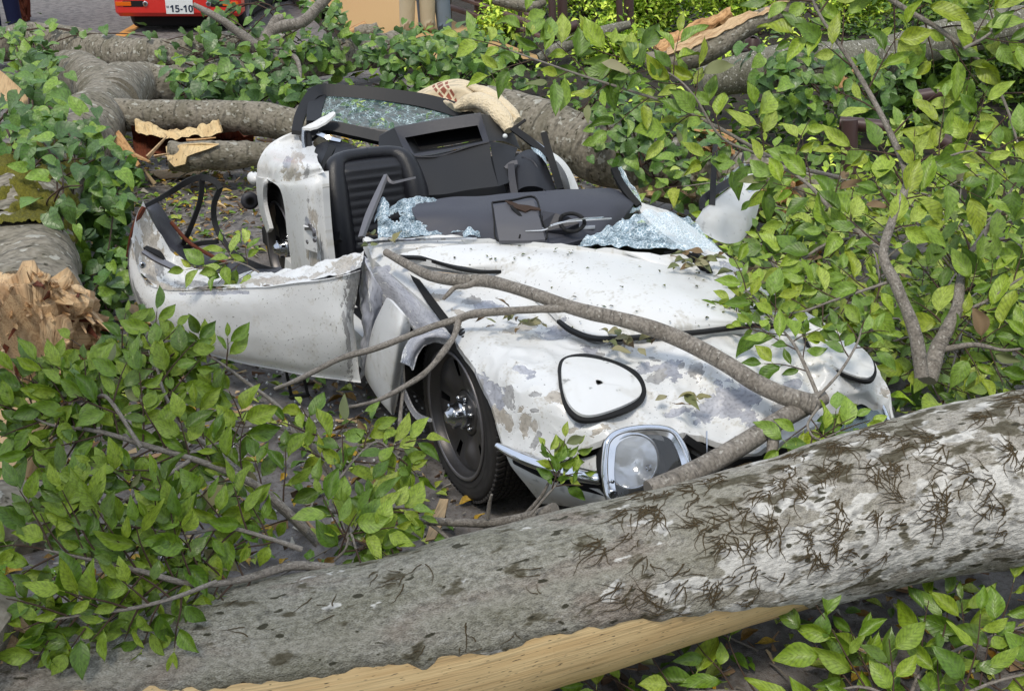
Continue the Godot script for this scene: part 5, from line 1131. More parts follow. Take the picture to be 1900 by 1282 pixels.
func make_trunks() -> void:
	front_log()
	var o: Node3D; var mb := MB.new()
	# main trunk on the left with its broken end
	o = trunk("fallen_tree", "thick mossy grey trunk at left with a shattered yellow broken end", "fallen tree", [V(-2.087,0.3,-4.706),V(-2.258,0.31,-5.161),V(-2.454,0.33,-5.627),V(-2.636,0.36,-6.097),V(-2.783,0.36,-6.77),V(-2.867,0.36,-7.515),V(-2.996,0.36,-8.424),V(-3.142,0.36,-9.221)], [0.24, 0.24, 0.24, 0.29, 0.26, 0.23, 0.22, 0.2], M.bark2, 0.24)
	var e := V(-2.012,0.28,-4.571); var dir := (e - V(-2.41,0.32,-5.529)).normalized()
	mb = MB.new(); tube(mb, [e - dir * 0.12, e - dir * 0.02, e + dir * 0.04], [0.25, 0.25, 0.16], 24, 40, 1.0, Vector3.UP, noise(55, 9.0, 4), 0.5)
	put(mb, "broken_end", M.splinter, o)
	for k in 130:
		var B := frame(dir); var a := rnd(0, TAU); var q := 0.25 * sqrt(rnd(0.02, 1.0))
		mb = MB.new(); spike(mb, e + B * V(cos(a) * q, sin(a) * q, -0.05), dir + rvec() * 0.35 + B * V(cos(a), sin(a), 0) * 0.25, rnd(0.06, 0.22), rnd(0.015, 0.06), rnd(0.006, 0.016))
		put(mb, "splinter", [M.splinter, M.splinter, M.orangewood, M.pale, M.redwood][k % 5], o)
	mb = MB.new(); var P := surf([[V(-2.248,0.515,-4.736),V(-2.079,0.511,-4.713),V(-1.911,0.482,-4.679),V(-1.777,0.442,-4.641)], [V(-2.212,0.491,-4.64),V(-2.045,0.481,-4.614),V(-1.892,0.451,-4.579),V(-1.764,0.414,-4.564)], [V(-2.239,0.454,-4.689),V(-2.066,0.433,-4.648),V(-1.922,0.398,-4.611),V(-1.832,0.346,-4.589)]], 40, 14)
	dent(P, 40, 14, noise(56, 14.0, 3), 0.02); sheet(mb, P, 40, 14, grid_uv(40, 14, 0.4, 1.2), 0.05, V(0, -0.5, -1)); put(mb, "torn_plank", M.splinter, o)
	mb = MB.new(); P = surf([[V(-1.962,0.351,-4.516),V(-1.901,0.382,-4.496),V(-1.843,0.368,-4.49),V(-1.829,0.303,-4.485)], [V(-1.965,0.282,-4.508),V(-1.913,0.31,-4.487),V(-1.873,0.289,-4.49),V(-1.858,0.24,-4.491)], [V(-1.952,0.214,-4.523),V(-1.915,0.222,-4.505),V(-1.888,0.222,-4.505),V(-1.878,0.187,-4.512)]], 16, 12); dent(P, 16, 12, noise(57, 12.0, 3), 0.03); sheet(mb, P, 16, 12, grid_uv(16, 12, 0.4, 0.4), 0.05, V(0, -0.2, -1)); put(mb, "torn_plank", M.splinter, o)
	var tp := [V(-2.087,0.3,-4.706),V(-2.258,0.31,-5.161),V(-2.454,0.33,-5.627),V(-2.636,0.36,-6.097),V(-2.783,0.36,-6.77),V(-2.867,0.36,-7.515)]
	var tr := [0.24, 0.24, 0.24, 0.29, 0.26, 0.23]
	var tn := noise(8 * 13 + int(tp[0].x * 10.0), 2.2, 4)
	var mn := noise(58, 4.0, 3); var mf := noise(60, 40.0, 2)
	P = PackedVector3Array(); var kp := PackedByteArray()
	for y in 70:
		for x in 70:
			var q := lerpf(0.25, 0.85, y / 69.0); var a := lerpf(0.2, 2.6, x / 69.0)
			var tg: Vector3 = (at_spline(tp, q + 0.01) - at_spline(tp, q - 0.01)).normalized(); var sd := tg.cross(Vector3.UP).normalized(); var b := sd.cross(tg)
			var d := sd * cos(a) + b * sin(a); var p := at_spline(tp, q)
			var m := mn.get_noise_3dv(p + d * 0.3)
			P.append(p + d * (at_list(tr, q) * (1.0 + 0.24 * tn.get_noise_3dv(p + d * at_list(tr, q))) - 0.006 + 0.10 * clampf(m + 0.12, -0.1, 0.35) + 0.012 * mf.get_noise_3dv(p + d * 0.3))); kp.append(1 if m > -0.22 else 0)
	mb = MB.new(); mb.grid(P, 70, 70, grid_uv(70, 70), false, kp); var ms := put(mb, "moss_cushion", M.greenmoss, o); ms.set_meta("kind", "stuff")
	# peeled butt and bark stump at the left edge
	o = thing("peeled_stump", "pale peeled stump of smooth yellow wood at the left edge", "tree stump", V(-1.813,0.038,-3.722))
	mb = MB.new(); P = surf([[V(-2.126,0.227,-4.073),V(-1.98,0.249,-4.028),V(-1.864,0.24,-4.013),V(-1.809,0.188,-4.013),V(-1.805,0.09,-4.07)], [V(-2.079,0.149,-3.932),V(-1.936,0.172,-3.887),V(-1.822,0.167,-3.874),V(-1.784,0.13,-3.902),V(-1.788,0.06,-3.981)], [V(-2.032,0.067,-3.789),V(-1.9,0.082,-3.763),V(-1.822,0.078,-3.761),V(-1.787,0.048,-3.803),V(-1.8,-0.01,-3.887)], [V(-2.008,-0.007,-3.703),V(-1.878,0.008,-3.677),V(-1.82,0.013,-3.679),V(-1.782,0,-3.717),V(-1.79,-0.039,-3.809)]], 30, 24)
	dent(P, 30, 24, noise(59, 5.0, 3), 0.012); sheet(mb, P, 30, 24, grid_uv(30, 24, 0.6, 0.6), 0.12, V(0, 0, -1)); put(mb, "peeled_wood", M.pale, o)
	mb = MB.new(); for k in 9: spike(mb, V(-1.862,0.226,-4.029) + rvec() * 0.1, V(rnd(-0.6, 0.4), 1, rnd(-0.3, 0.3)), rnd(0.08, 0.22), rnd(0.03, 0.07), 0.02)
	var sp := put(mb, "splinters", M.splinter, o); sp.set_meta("kind", "stuff")
	o = trunk("log", "dark weathered log lying under the green leaves at the lower left edge", "log", [V(-2.165,0.03,-3.339),V(-1.83,0.045,-3.4),V(-1.653,0.026,-3.5),V(-1.541,-0.053,-3.63)], [0.17, 0.16, 0.15, 0.12], M.bark2, 0.2)
	o = trunk("log", "short broken log in the bottom left corner with a pale split end", "log", [V(-1.4,0.434,-2.262),V(-1.26,0.441,-2.232),V(-1.173,0.418,-2.223)], [0.16, 0.16, 0.14], M.bark2, 0.15)
	mb = MB.new(); shards(mb, V(-1.167,0.413,-2.22), V(0.9, -0.1, 0.3), 0.12, 14, 0.10, 0.05); sp = put(mb, "splinters", M.splinter, o); sp.set_meta("kind", "stuff")
	# fork and the long trunks across the road
	o = trunk("fallen_tree", "long grey trunk lying across the road, nearest the red truck", "fallen tree", [V(-6.151,0.24,-12.792),V(-5.507,0.24,-12.906),V(-5.13,0.24,-13.141),V(-4.536,0.24,-12.606),V(-3.823,0.24,-12.111),V(-3.377,0.24,-12.078),V(-3.069,0.26,-12.402),V(-2.709,0.28,-12.561),V(-2.357,0.28,-12.488)], [0.17, 0.19, 0.2, 0.2, 0.18, 0.185, 0.18, 0.16, 0.13], M.bark2, 0.16)
	o = trunk("fallen_tree", "long grey trunk forking behind the wrecked car, with a hollow torn end", "fallen tree", [V(-3.075,0.36,-9.009),V(-3.255,0.34,-9.782),V(-3.217,0.3,-10.249),V(-2.969,0.28,-10.36),V(-2.588,0.28,-10.762),V(-2.195,0.28,-11.285),V(-1.741,0.3,-11.698),V(-1.409,0.3,-12.035),V(-1.236,0.3,-12.21)], [0.21, 0.22, 0.19, 0.165, 0.16, 0.165, 0.17, 0.17, 0.16], M.bark2, 0.12)
	mb = MB.new(); tube(mb, [V(-1.284,0.3,-12.14),V(-1.211,0.3,-12.354),V(-1.155,0.32,-12.366)], [0.15, 0.165, 0.13], 12, 20, 1.0, Vector3.UP, noise(61, 5.0, 3), 0.3, false); put(mb, "hollow_end", M.bark2, o)
	mb = MB.new(); lathe(mb, V(-1.252,0.3,-12.21), frame(V(-1.155,0.32,-12.366) - V(-1.252,0.3,-12.21)), [[0.12, 0.0], [0.0, -0.02]], 16); put(mb, "hollow", M.dark, o)
	o = trunk("fallen_tree", "grey forked limb curving down beside the left road edge under ivy", "fallen tree", [V(-3.043,0.36,-8.906),V(-3.434,0.36,-9.794),V(-3.923,0.34,-10.692),V(-4.235,0.3,-11.075),V(-4.677,0.28,-11.502)], [0.2, 0.2, 0.18, 0.15, 0.12], M.bark2, 0.12)
	o = trunk("split_tree", "split trunk behind the car with orange torn wood along its open side", "fallen tree", [V(-2.866,0.398,-8.484),V(-2.675,0.401,-8.431),V(-2.389,0.408,-8.38),V(-2.03,0.411,-8.327),V(-1.713,0.397,-8.267),V(-1.317,0.342,-8.135)], [0.12, 0.115, 0.115, 0.115, 0.12, 0.11], M.bark2, 0.13)
	mb = MB.new(); P = surf([[V(-2.624,0.436,-8.12),V(-2.496,0.408,-8.076),V(-2.384,0.37,-8.06),V(-2.253,0.387,-8.067),V(-2.123,0.408,-8.076),V(-2.049,0.429,-8.117)], [V(-2.607,0.36,-8.056),V(-2.477,0.359,-7.99),V(-2.363,0.334,-7.969),V(-2.234,0.351,-7.976),V(-2.107,0.352,-7.988),V(-2.011,0.36,-8.056)]], 30, 6); dent(P, 30, 6, noise(62, 14.0, 3), 0.03); sheet(mb, P, 30, 6, grid_uv(30, 6, 0.5, 0.3), 0.04, V(0, 0, -1)); put(mb, "torn_lip", M.sapwood, o)
	mb = MB.new(); P = surf([[V(-2.65,0.385,-8.11),V(-2.427,0.348,-8.073),V(-2.134,0.351,-8.095),V(-1.806,0.328,-8.129)], [V(-2.684,0.264,-8.211),V(-2.475,0.25,-8.205),V(-2.17,0.264,-8.211),V(-1.828,0.264,-8.211)], [V(-2.619,0.179,-7.958),V(-2.415,0.213,-7.972),V(-2.123,0.243,-8.007),V(-1.794,0.27,-8.051)]], 30, 12); dent(P, 30, 12, noise(63, 9.0, 3), 0.05); sheet(mb, P, 30, 12, grid_uv(30, 12, 0.5, 0.3), 0.0); put(mb, "hollow_heartwood", M.redwood, o)
	mb = MB.new(); tube(mb, [V(-2.312,0.249,-7.825),V(-2.188,0.249,-7.825),V(-2.011,0.251,-7.847),V(-1.835,0.251,-7.88),V(-1.662,0.239,-7.929)], [0.095, 0.10, 0.10, 0.09, 0.08], 24, 18, 1.0, Vector3.UP, noise(64, 6.0, 3), 0.25); put(mb, "lower_half", M.bark2, o)
	mb = MB.new(); slab(mb, [V(-2.328,0.326,-7.781),V(-2.235,0.341,-7.766),V(-2.081,0.353,-7.76),V(-1.969,0.344,-7.767),V(-2.029,0.324,-7.726),V(-2.116,0.3,-7.705),V(-2.17,0.28,-7.697),V(-2.181,0.234,-7.677),V(-2.256,0.215,-7.68),V(-2.308,0.253,-7.718)], V(0, 0, -0.03)); put(mb, "peeled_wood", M.sapwood, o)
	for s in [[V(-2.708,0.366,-7.928), V(-2.477,0.233,-7.71), 0.10], [V(-2.426,0.279,-7.674), V(-2.327,0.388,-7.829), 0.035], [V(-2.379,0.285,-7.677), V(-2.283,0.308,-7.687), 0.025], [V(-2.234,0.321,-7.963), V(-2.039,0.328,-7.999), 0.04], [V(-2.573,0.278,-7.783), V(-2.397,0.252,-7.663), 0.06]]:
		mb = MB.new(); spike(mb, s[0], s[1] - s[0], (s[1] - s[0]).length(), s[2], s[2] * 0.4); put(mb, "splinter", [M.orangewood, M.splinter][int(s[2] * 1000) % 2], o)
	# planks of bark and wood flat on the road
	for s in [["long pale wood slab lying on the road below the split trunk", [V(-2.64,0.02,-8.313),V(-2.427,0.03,-8.367),V(-2.255,0.03,-8.336),V(-2.251,0.02,-8.205),V(-2.473,0.02,-8.1)]], ["square pale wood chip standing on the road behind the left door", [V(-2.181,0.02,-8.313),V(-2.077,0.12,-8.012),V(-2.011,0.12,-7.952),V(-2.039,0.02,-8.1),V(-2.072,0.02,-8.012)]], ["pale sheet of curled bark at the left edge of the ivy", [V(-3.451,0.927,-7.73),V(-3.273,0.84,-7.639),V(-3.138,0.753,-7.549),V(-3.067,0.678,-7.495),V(-3.138,0.579,-7.475),V(-3.191,0.638,-7.522),V(-3.307,0.696,-7.579),V(-3.451,0.686,-7.629)]], ["long orange board of torn wood on the ground behind the right wing", [V(0.681,0.311,-6.82),V(0.805,0.314,-6.843),V(1.1,0.28,-6.861),V(1.098,0.257,-6.798),V(0.8,0.269,-6.781),V(0.688,0.28,-6.786)]], ["narrow splinter of pale wood standing beside the front wheel", [V(-0.231,0.246,-3.268),V(-0.203,0.245,-3.267),V(-0.216,0.212,-3.177),V(-0.24,0.187,-3.123),V(-0.27,0.181,-3.121),V(-0.255,0.209,-3.198)]], ["wood splinter lying on the branch over the left wing", [V(-0.334,0.735,-4.056),V(-0.285,0.74,-4.054),V(-0.195,0.745,-4.01),V(-0.197,0.74,-3.983),V(-0.292,0.735,-4.003)]], ["pale stick of wood on the road left of the door", [V(-2.719,0.03,-5.878),V(-2.641,0.04,-5.901),V(-2.536,0.03,-5.861),V(-2.525,0.03,-5.803),V(-2.686,0.03,-5.795)]], ["flat piece of wood lying on the road behind the rear wheel", [V(-1.36,0.02,-5.806),V(-1.219,0.03,-5.811),V(-1.169,0.02,-5.765),V(-1.313,0.02,-5.708)]], ["curl of pale bark resting on top of the large front trunk", [V(0.542,0.534,-2.803),V(0.567,0.548,-2.809),V(0.609,0.551,-2.842),V(0.61,0.55,-2.831),V(0.572,0.545,-2.796),V(0.546,0.534,-2.792)]]]:
		mb = MB.new(); var q: Array = s[1]; org = q[0]; slab(mb, q, V(0, -0.012, -0.012), 3.0)
		var mi := put(mb, "wood_piece", [M.splinter, M.pale][1 if "bark" in s[0] or "pale" in s[0] else 0], self); mi.position = org; tag(mi, s[0], "wood piece", "broken pieces of wood")
	# right side
	o = trunk("fallen_tree", "dark trunk lying behind the far side of the wrecked car", "fallen tree", [V(-0.181,0.545,-7.895),V(0.177,0.488,-7.654),V(0.581,0.394,-7.343),V(0.998,0.331,-7.1),V(1.466,0.272,-6.912),V(1.959,0.195,-6.772)], [0.17, 0.19, 0.2, 0.2, 0.2, 0.17], M.bark2, 0.14)
	mb = MB.new(); shards(mb, V(1.517,0.379,-6.578), V(0.3, 0.2, 1), 0.16, 24, 0.2, 0.07); shards(mb, V(1.243,0.571,-6.875), V(-1, 0.2, 0.3), 0.1, 14, 0.25, 0.06); sp = put(mb, "splinters", M.orangewood, o); sp.set_meta("kind", "stuff")
	o = trunk("fallen_tree", "mottled grey trunk with knot holes resting high among the right branches", "fallen tree", [V(1.445,0.523,-9.079),V(1.775,0.584,-9.105),V(2.147,0.653,-9.133),V(2.518,0.653,-9.133),V(2.88,0.686,-9.256),V(3.25,0.767,-9.399),V(3.754,0.851,-9.542),V(4.441,0.936,-9.686)], [0.11, 0.15, 0.17, 0.165, 0.15, 0.15, 0.15, 0.14], M.bark, 0.1)
	mb = MB.new(); lathe(mb, V(2.086,0.704,-8.97), frame(V(-0.1, 0.45, 0.9)), [[0.055, 0.0], [0.045, 0.03], [0.03, 0.02], [0.0, -0.03]], 14); put(mb, "knot_hole", M.bark2, o)
	mb = MB.new(); slab(mb, [V(2.341,0.53,-8.865),V(2.396,0.578,-8.863),V(2.47,0.612,-8.899),V(2.63,0.705,-8.96),V(2.583,0.641,-8.912),V(2.511,0.53,-8.865),V(2.422,0.511,-8.857)], V(0, 0, -0.03)); put(mb, "bark_wound", M.orangewood, o)
	o = thing("broken_limb", "big broken limb with bright orange torn wood rising to the upper right", "tree limb", V(1.211,0.626,-9.773))
	mb = MB.new(); P = surf([[V(1.179,0.7,-9.913),V(1.379,0.795,-9.952),V(1.557,0.881,-9.989),V(1.802,0.971,-10.027)], [V(1.211,0.659,-9.787),V(1.409,0.756,-9.828),V(1.629,0.862,-9.872),V(1.797,0.943,-9.906)], [V(1.28,0.623,-9.793),V(1.478,0.725,-9.836),V(1.677,0.818,-9.876),V(1.818,0.916,-9.917)]], 30, 12); dent(P, 30, 12, noise(65, 8.0, 3), 0.05); sheet(mb, P, 30, 12, grid_uv(30, 12, 0.3, 1.5), 0.08, V(0, -0.6, -1)); put(mb, "torn_wood", M.orangewood, o)
	mb = MB.new(); P = surf([[V(1.262,0.682,-9.743),V(1.525,0.795,-9.735),V(1.83,0.923,-9.79),V(2.092,1.012,-9.827),V(2.397,1.132,-9.877)], [V(1.255,0.626,-9.665),V(1.517,0.722,-9.651),V(1.829,0.874,-9.714),V(2.124,0.994,-9.765),V(2.406,1.109,-9.814)]], 40, 10); dent(P, 40, 10, noise(66, 7.0, 3), 0.04); sheet(mb, P, 40, 10, grid_uv(40, 10, 0.3, 1.5), 0.06, V(0, -0.6, -1)); put(mb, "torn_wood", M.splinter, o)
	mb = MB.new(); tube(mb, [V(1.107,0.569,-9.803),V(1.321,0.577,-9.753),V(1.577,0.654,-9.731),V(1.884,0.828,-9.804),V(2.19,0.965,-9.861),V(2.497,1.119,-9.926)], [0.07, 0.09, 0.10, 0.09, 0.07, 0.06], 30, 14, 1.0, Vector3.UP, noise(67, 5.0, 3), 0.2); put(mb, "bark", M.bark2, o)
	o = trunk("mossy_limb", "mossy lichen-spotted limb leaning on the brown fence rail", "tree limb", [V(0.252,0.367,-11.183),V(0.429,0.45,-11.218),V(0.631,0.534,-11.253),V(0.858,0.599,-11.28),V(1.11,0.664,-11.308)], [0.05, 0.065, 0.065, 0.06, 0.04], M.bark, 0.25)
	o = trunk("mossy_limb", "short mossy limb with a sawn orange end at the top of the fence", "tree limb", [V(-0.201,0.705,-12.952),V(-0.029,0.673,-12.939),V(0.201,0.631,-12.921),V(0.347,0.661,-13.042)], [0.05, 0.07, 0.06, 0.03], M.bark2, 0.25)
	o = trunk("bare_branch", "dark forked bare branch standing up from the trunks behind the car", "branch", [V(-2.374,0.334,-11.386),V(-2.353,0.467,-11.442),V(-2.312,0.562,-11.482),V(-2.209,0.618,-11.505),V(-2.004,0.656,-11.521),V(-1.85,0.789,-11.577),V(-1.721,0.917,-11.631)], [0.10, 0.07, 0.06, 0.055, 0.055, 0.05, 0.045], M.twig, 0.2, "", 10)
	mb = MB.new(); tube(mb, [V(-2.384,0.41,-11.418),V(-2.597,0.585,-11.383),V(-2.775,0.729,-11.335),V(-2.987,0.832,-11.378)], [0.05, 0.04, 0.035, 0.025], 20, 8, 1.0, Vector3.UP, noise(68, 6.0, 2), 0.2); put(mb, "side_branch", M.twig, o)
	mb = MB.new(); tube(mb, [V(-2.327,0.552,-11.478),V(-2.286,0.618,-11.505),V(-2.25,0.675,-11.529),V(-2.183,0.704,-11.541)], [0.05, 0.055, 0.05, 0.03], 12, 8); put(mb, "side_branch", M.twig, o)
	o = trunk("branch", "short torn branch stub with orange wood on the tan footpath", "branch", [V(-1.962,0.146,-14.127),V(-1.836,0.216,-14.157),V(-1.709,0.286,-14.186)], [0.06, 0.07, 0.05], M.orangewood, 0.3, "", 10)
	mb = MB.new(); tube(mb, [V(-1.835,0.207,-14.044),V(-1.697,0.219,-14.049),V(-1.559,0.265,-14.069)], [0.07, 0.09, 0.07], 8, 8, 1.0, Vector3.UP, noise(69, 6.0, 3), 0.4); put(mb, "bark", M.bark2, o)
	o = trunk("branch", "thin crooked branch hanging over the ivy behind the convertible", "branch", [V(-2.195,0.427,-11.208),V(-2.006,0.413,-10.985),V(-1.939,0.338,-10.845),V(-1.916,0.234,-10.693)], [0.02, 0.025, 0.02, 0.012], M.twig, 0.2, "", 8)
	# the branches that lie on the car
	o = trunk("branch", "long bare grey branch lying diagonally across the white bonnet", "branch", [V(-0.48,0.745,-4.258),V(-0.39,0.74,-4.133),V(-0.292,0.735,-4.015),V(-0.191,0.75,-3.927),V(-0.094,0.77,-3.865),V(0,0.79,-3.744),V(0.089,0.8,-3.633),V(0.174,0.8,-3.543),V(0.257,0.795,-3.489),V(0.341,0.785,-3.463),V(0.425,0.77,-3.436),V(0.508,0.745,-3.417),V(0.588,0.72,-3.371),V(0.666,0.69,-3.323),V(0.742,0.655,-3.271),V(0.818,0.63,-3.232),V(0.917,0.605,-3.208)], [0.015, 0.018, 0.02, 0.022, 0.024, 0.021, 0.0215, 0.022, 0.024, 0.023, 0.025, 0.026, 0.026, 0.027, 0.029, 0.030, 0.033], M.twig, 0.10, "", 14)
	mb = MB.new(); tube(mb, [V(-0.113,0.77,-3.871),V(-0.155,0.75,-3.871),V(-0.2,0.73,-3.909),V(-0.225,0.71,-3.897),V(-0.244,0.69,-3.896)], [0.016, 0.011, 0.009, 0.009, 0.006], 14, 8); put(mb, "side_twig", M.twig, o)
	mb = MB.new(); tube(mb, [V(0.19,0.8,-3.519),V(0.088,0.775,-3.575),V(-0.018,0.745,-3.638),V(-0.127,0.72,-3.677),V(-0.183,0.683,-3.722),V(-0.274,0.665,-3.693),V(-0.344,0.651,-3.655),V(-0.45,0.624,-3.611),V(-0.555,0.604,-3.581),V(-0.641,0.574,-3.546),V(-0.717,0.545,-3.512),V(-0.781,0.526,-3.494)], [0.014, 0.013, 0.013, 0.014, 0.014, 0.012, 0.011, 0.011, 0.011, 0.009, 0.008, 0.006], 60, 10, 1.0, Vector3.UP, noise(71, 9.0, 2), 0.2); put(mb, "side_branch", M.twig, o)
	mb = MB.new(); tube(mb, [V(-0.18,0.683,-3.722),V(-0.194,0.651,-3.655),V(-0.218,0.632,-3.592),V(-0.257,0.599,-3.535),V(-0.299,0.569,-3.501),V(-0.359,0.542,-3.468),V(-0.427,0.517,-3.436),V(-0.497,0.499,-3.428),V(-0.549,0.491,-3.425)], [0.012, 0.011, 0.011, 0.010, 0.010, 0.009, 0.007, 0.005, 0.004], 40, 8, 1.0, Vector3.UP, noise(72, 9.0, 2), 0.25); put(mb, "side_twig", M.twig, o)
	mb = MB.new(); tube(mb, [V(-0.355,0.535,-3.476),V(-0.361,0.486,-3.444),V(-0.363,0.446,-3.406),V(-0.357,0.407,-3.368),V(-0.357,0.38,-3.335)], [0.006, 0.006, 0.008, 0.008, 0.005], 16, 7); put(mb, "side_twig", M.twig, o)
	o = trunk("branch", "stout grey branch wedged between the nose and the large front trunk", "branch", [V(0.963,0.599,-3.275),V(0.887,0.587,-3.226),V(0.791,0.572,-3.155),V(0.716,0.554,-3.093),V(0.628,0.534,-3.031),V(0.543,0.513,-2.978),V(0.469,0.496,-2.939),V(0.388,0.483,-2.901)], [0.024, 0.030, 0.030, 0.031, 0.031, 0.031, 0.032, 0.031], M.twig, 0.1, "", 14)
	mb = MB.new(); tube(mb, [V(0.788,0.57,-3.154),V(0.774,0.55,-3.092),V(0.763,0.515,-3.055),V(0.75,0.491,-3.012)], [0.022, 0.018, 0.017, 0.019], 12, 10, 1.0, Vector3.UP, noise(73, 9.0, 2), 0.15); put(mb, "side_branch", M.twig, o)
	o = trunk("branch", "pale grey branch lying on the ground before the front wheel", "branch", [V(-0.671,0.21,-3.252),V(-0.526,0.233,-3.208),V(-0.42,0.241,-3.168),V(-0.281,0.262,-3.111),V(-0.163,0.28,-3.065),V(-0.048,0.307,-3.022),V(0.055,0.366,-2.96),V(0.123,0.416,-2.916)], [0.008, 0.010, 0.012, 0.013, 0.013, 0.014, 0.016, 0.02], M.twig, 0.12, "", 10)
	for q in [[V(-0.264,0.26,-3.111),V(-0.221,0.247,-3.073),V(-0.187,0.233,-3.034),V(-0.169,0.211,-2.981)], [V(-0.367,0.364,-3.285),V(-0.353,0.311,-3.241),V(-0.319,0.284,-3.186),V(-0.274,0.274,-3.138)], [V(-0.429,0.252,-3.259),V(-0.441,0.233,-3.208),V(-0.473,0.22,-3.181)], [V(-0.072,0.319,-3.027),V(-0.067,0.369,-3.026),V(-0.06,0.404,-3.019)], [V(0.024,0.34,-2.982),V(0.055,0.38,-2.977),V(0.086,0.431,-2.966),V(0.109,0.481,-2.965)]]:
		mb = MB.new(); tube(mb, q, [0.007, 0.006, 0.004], 12, 7); put(mb, "twig", M.twig, o)

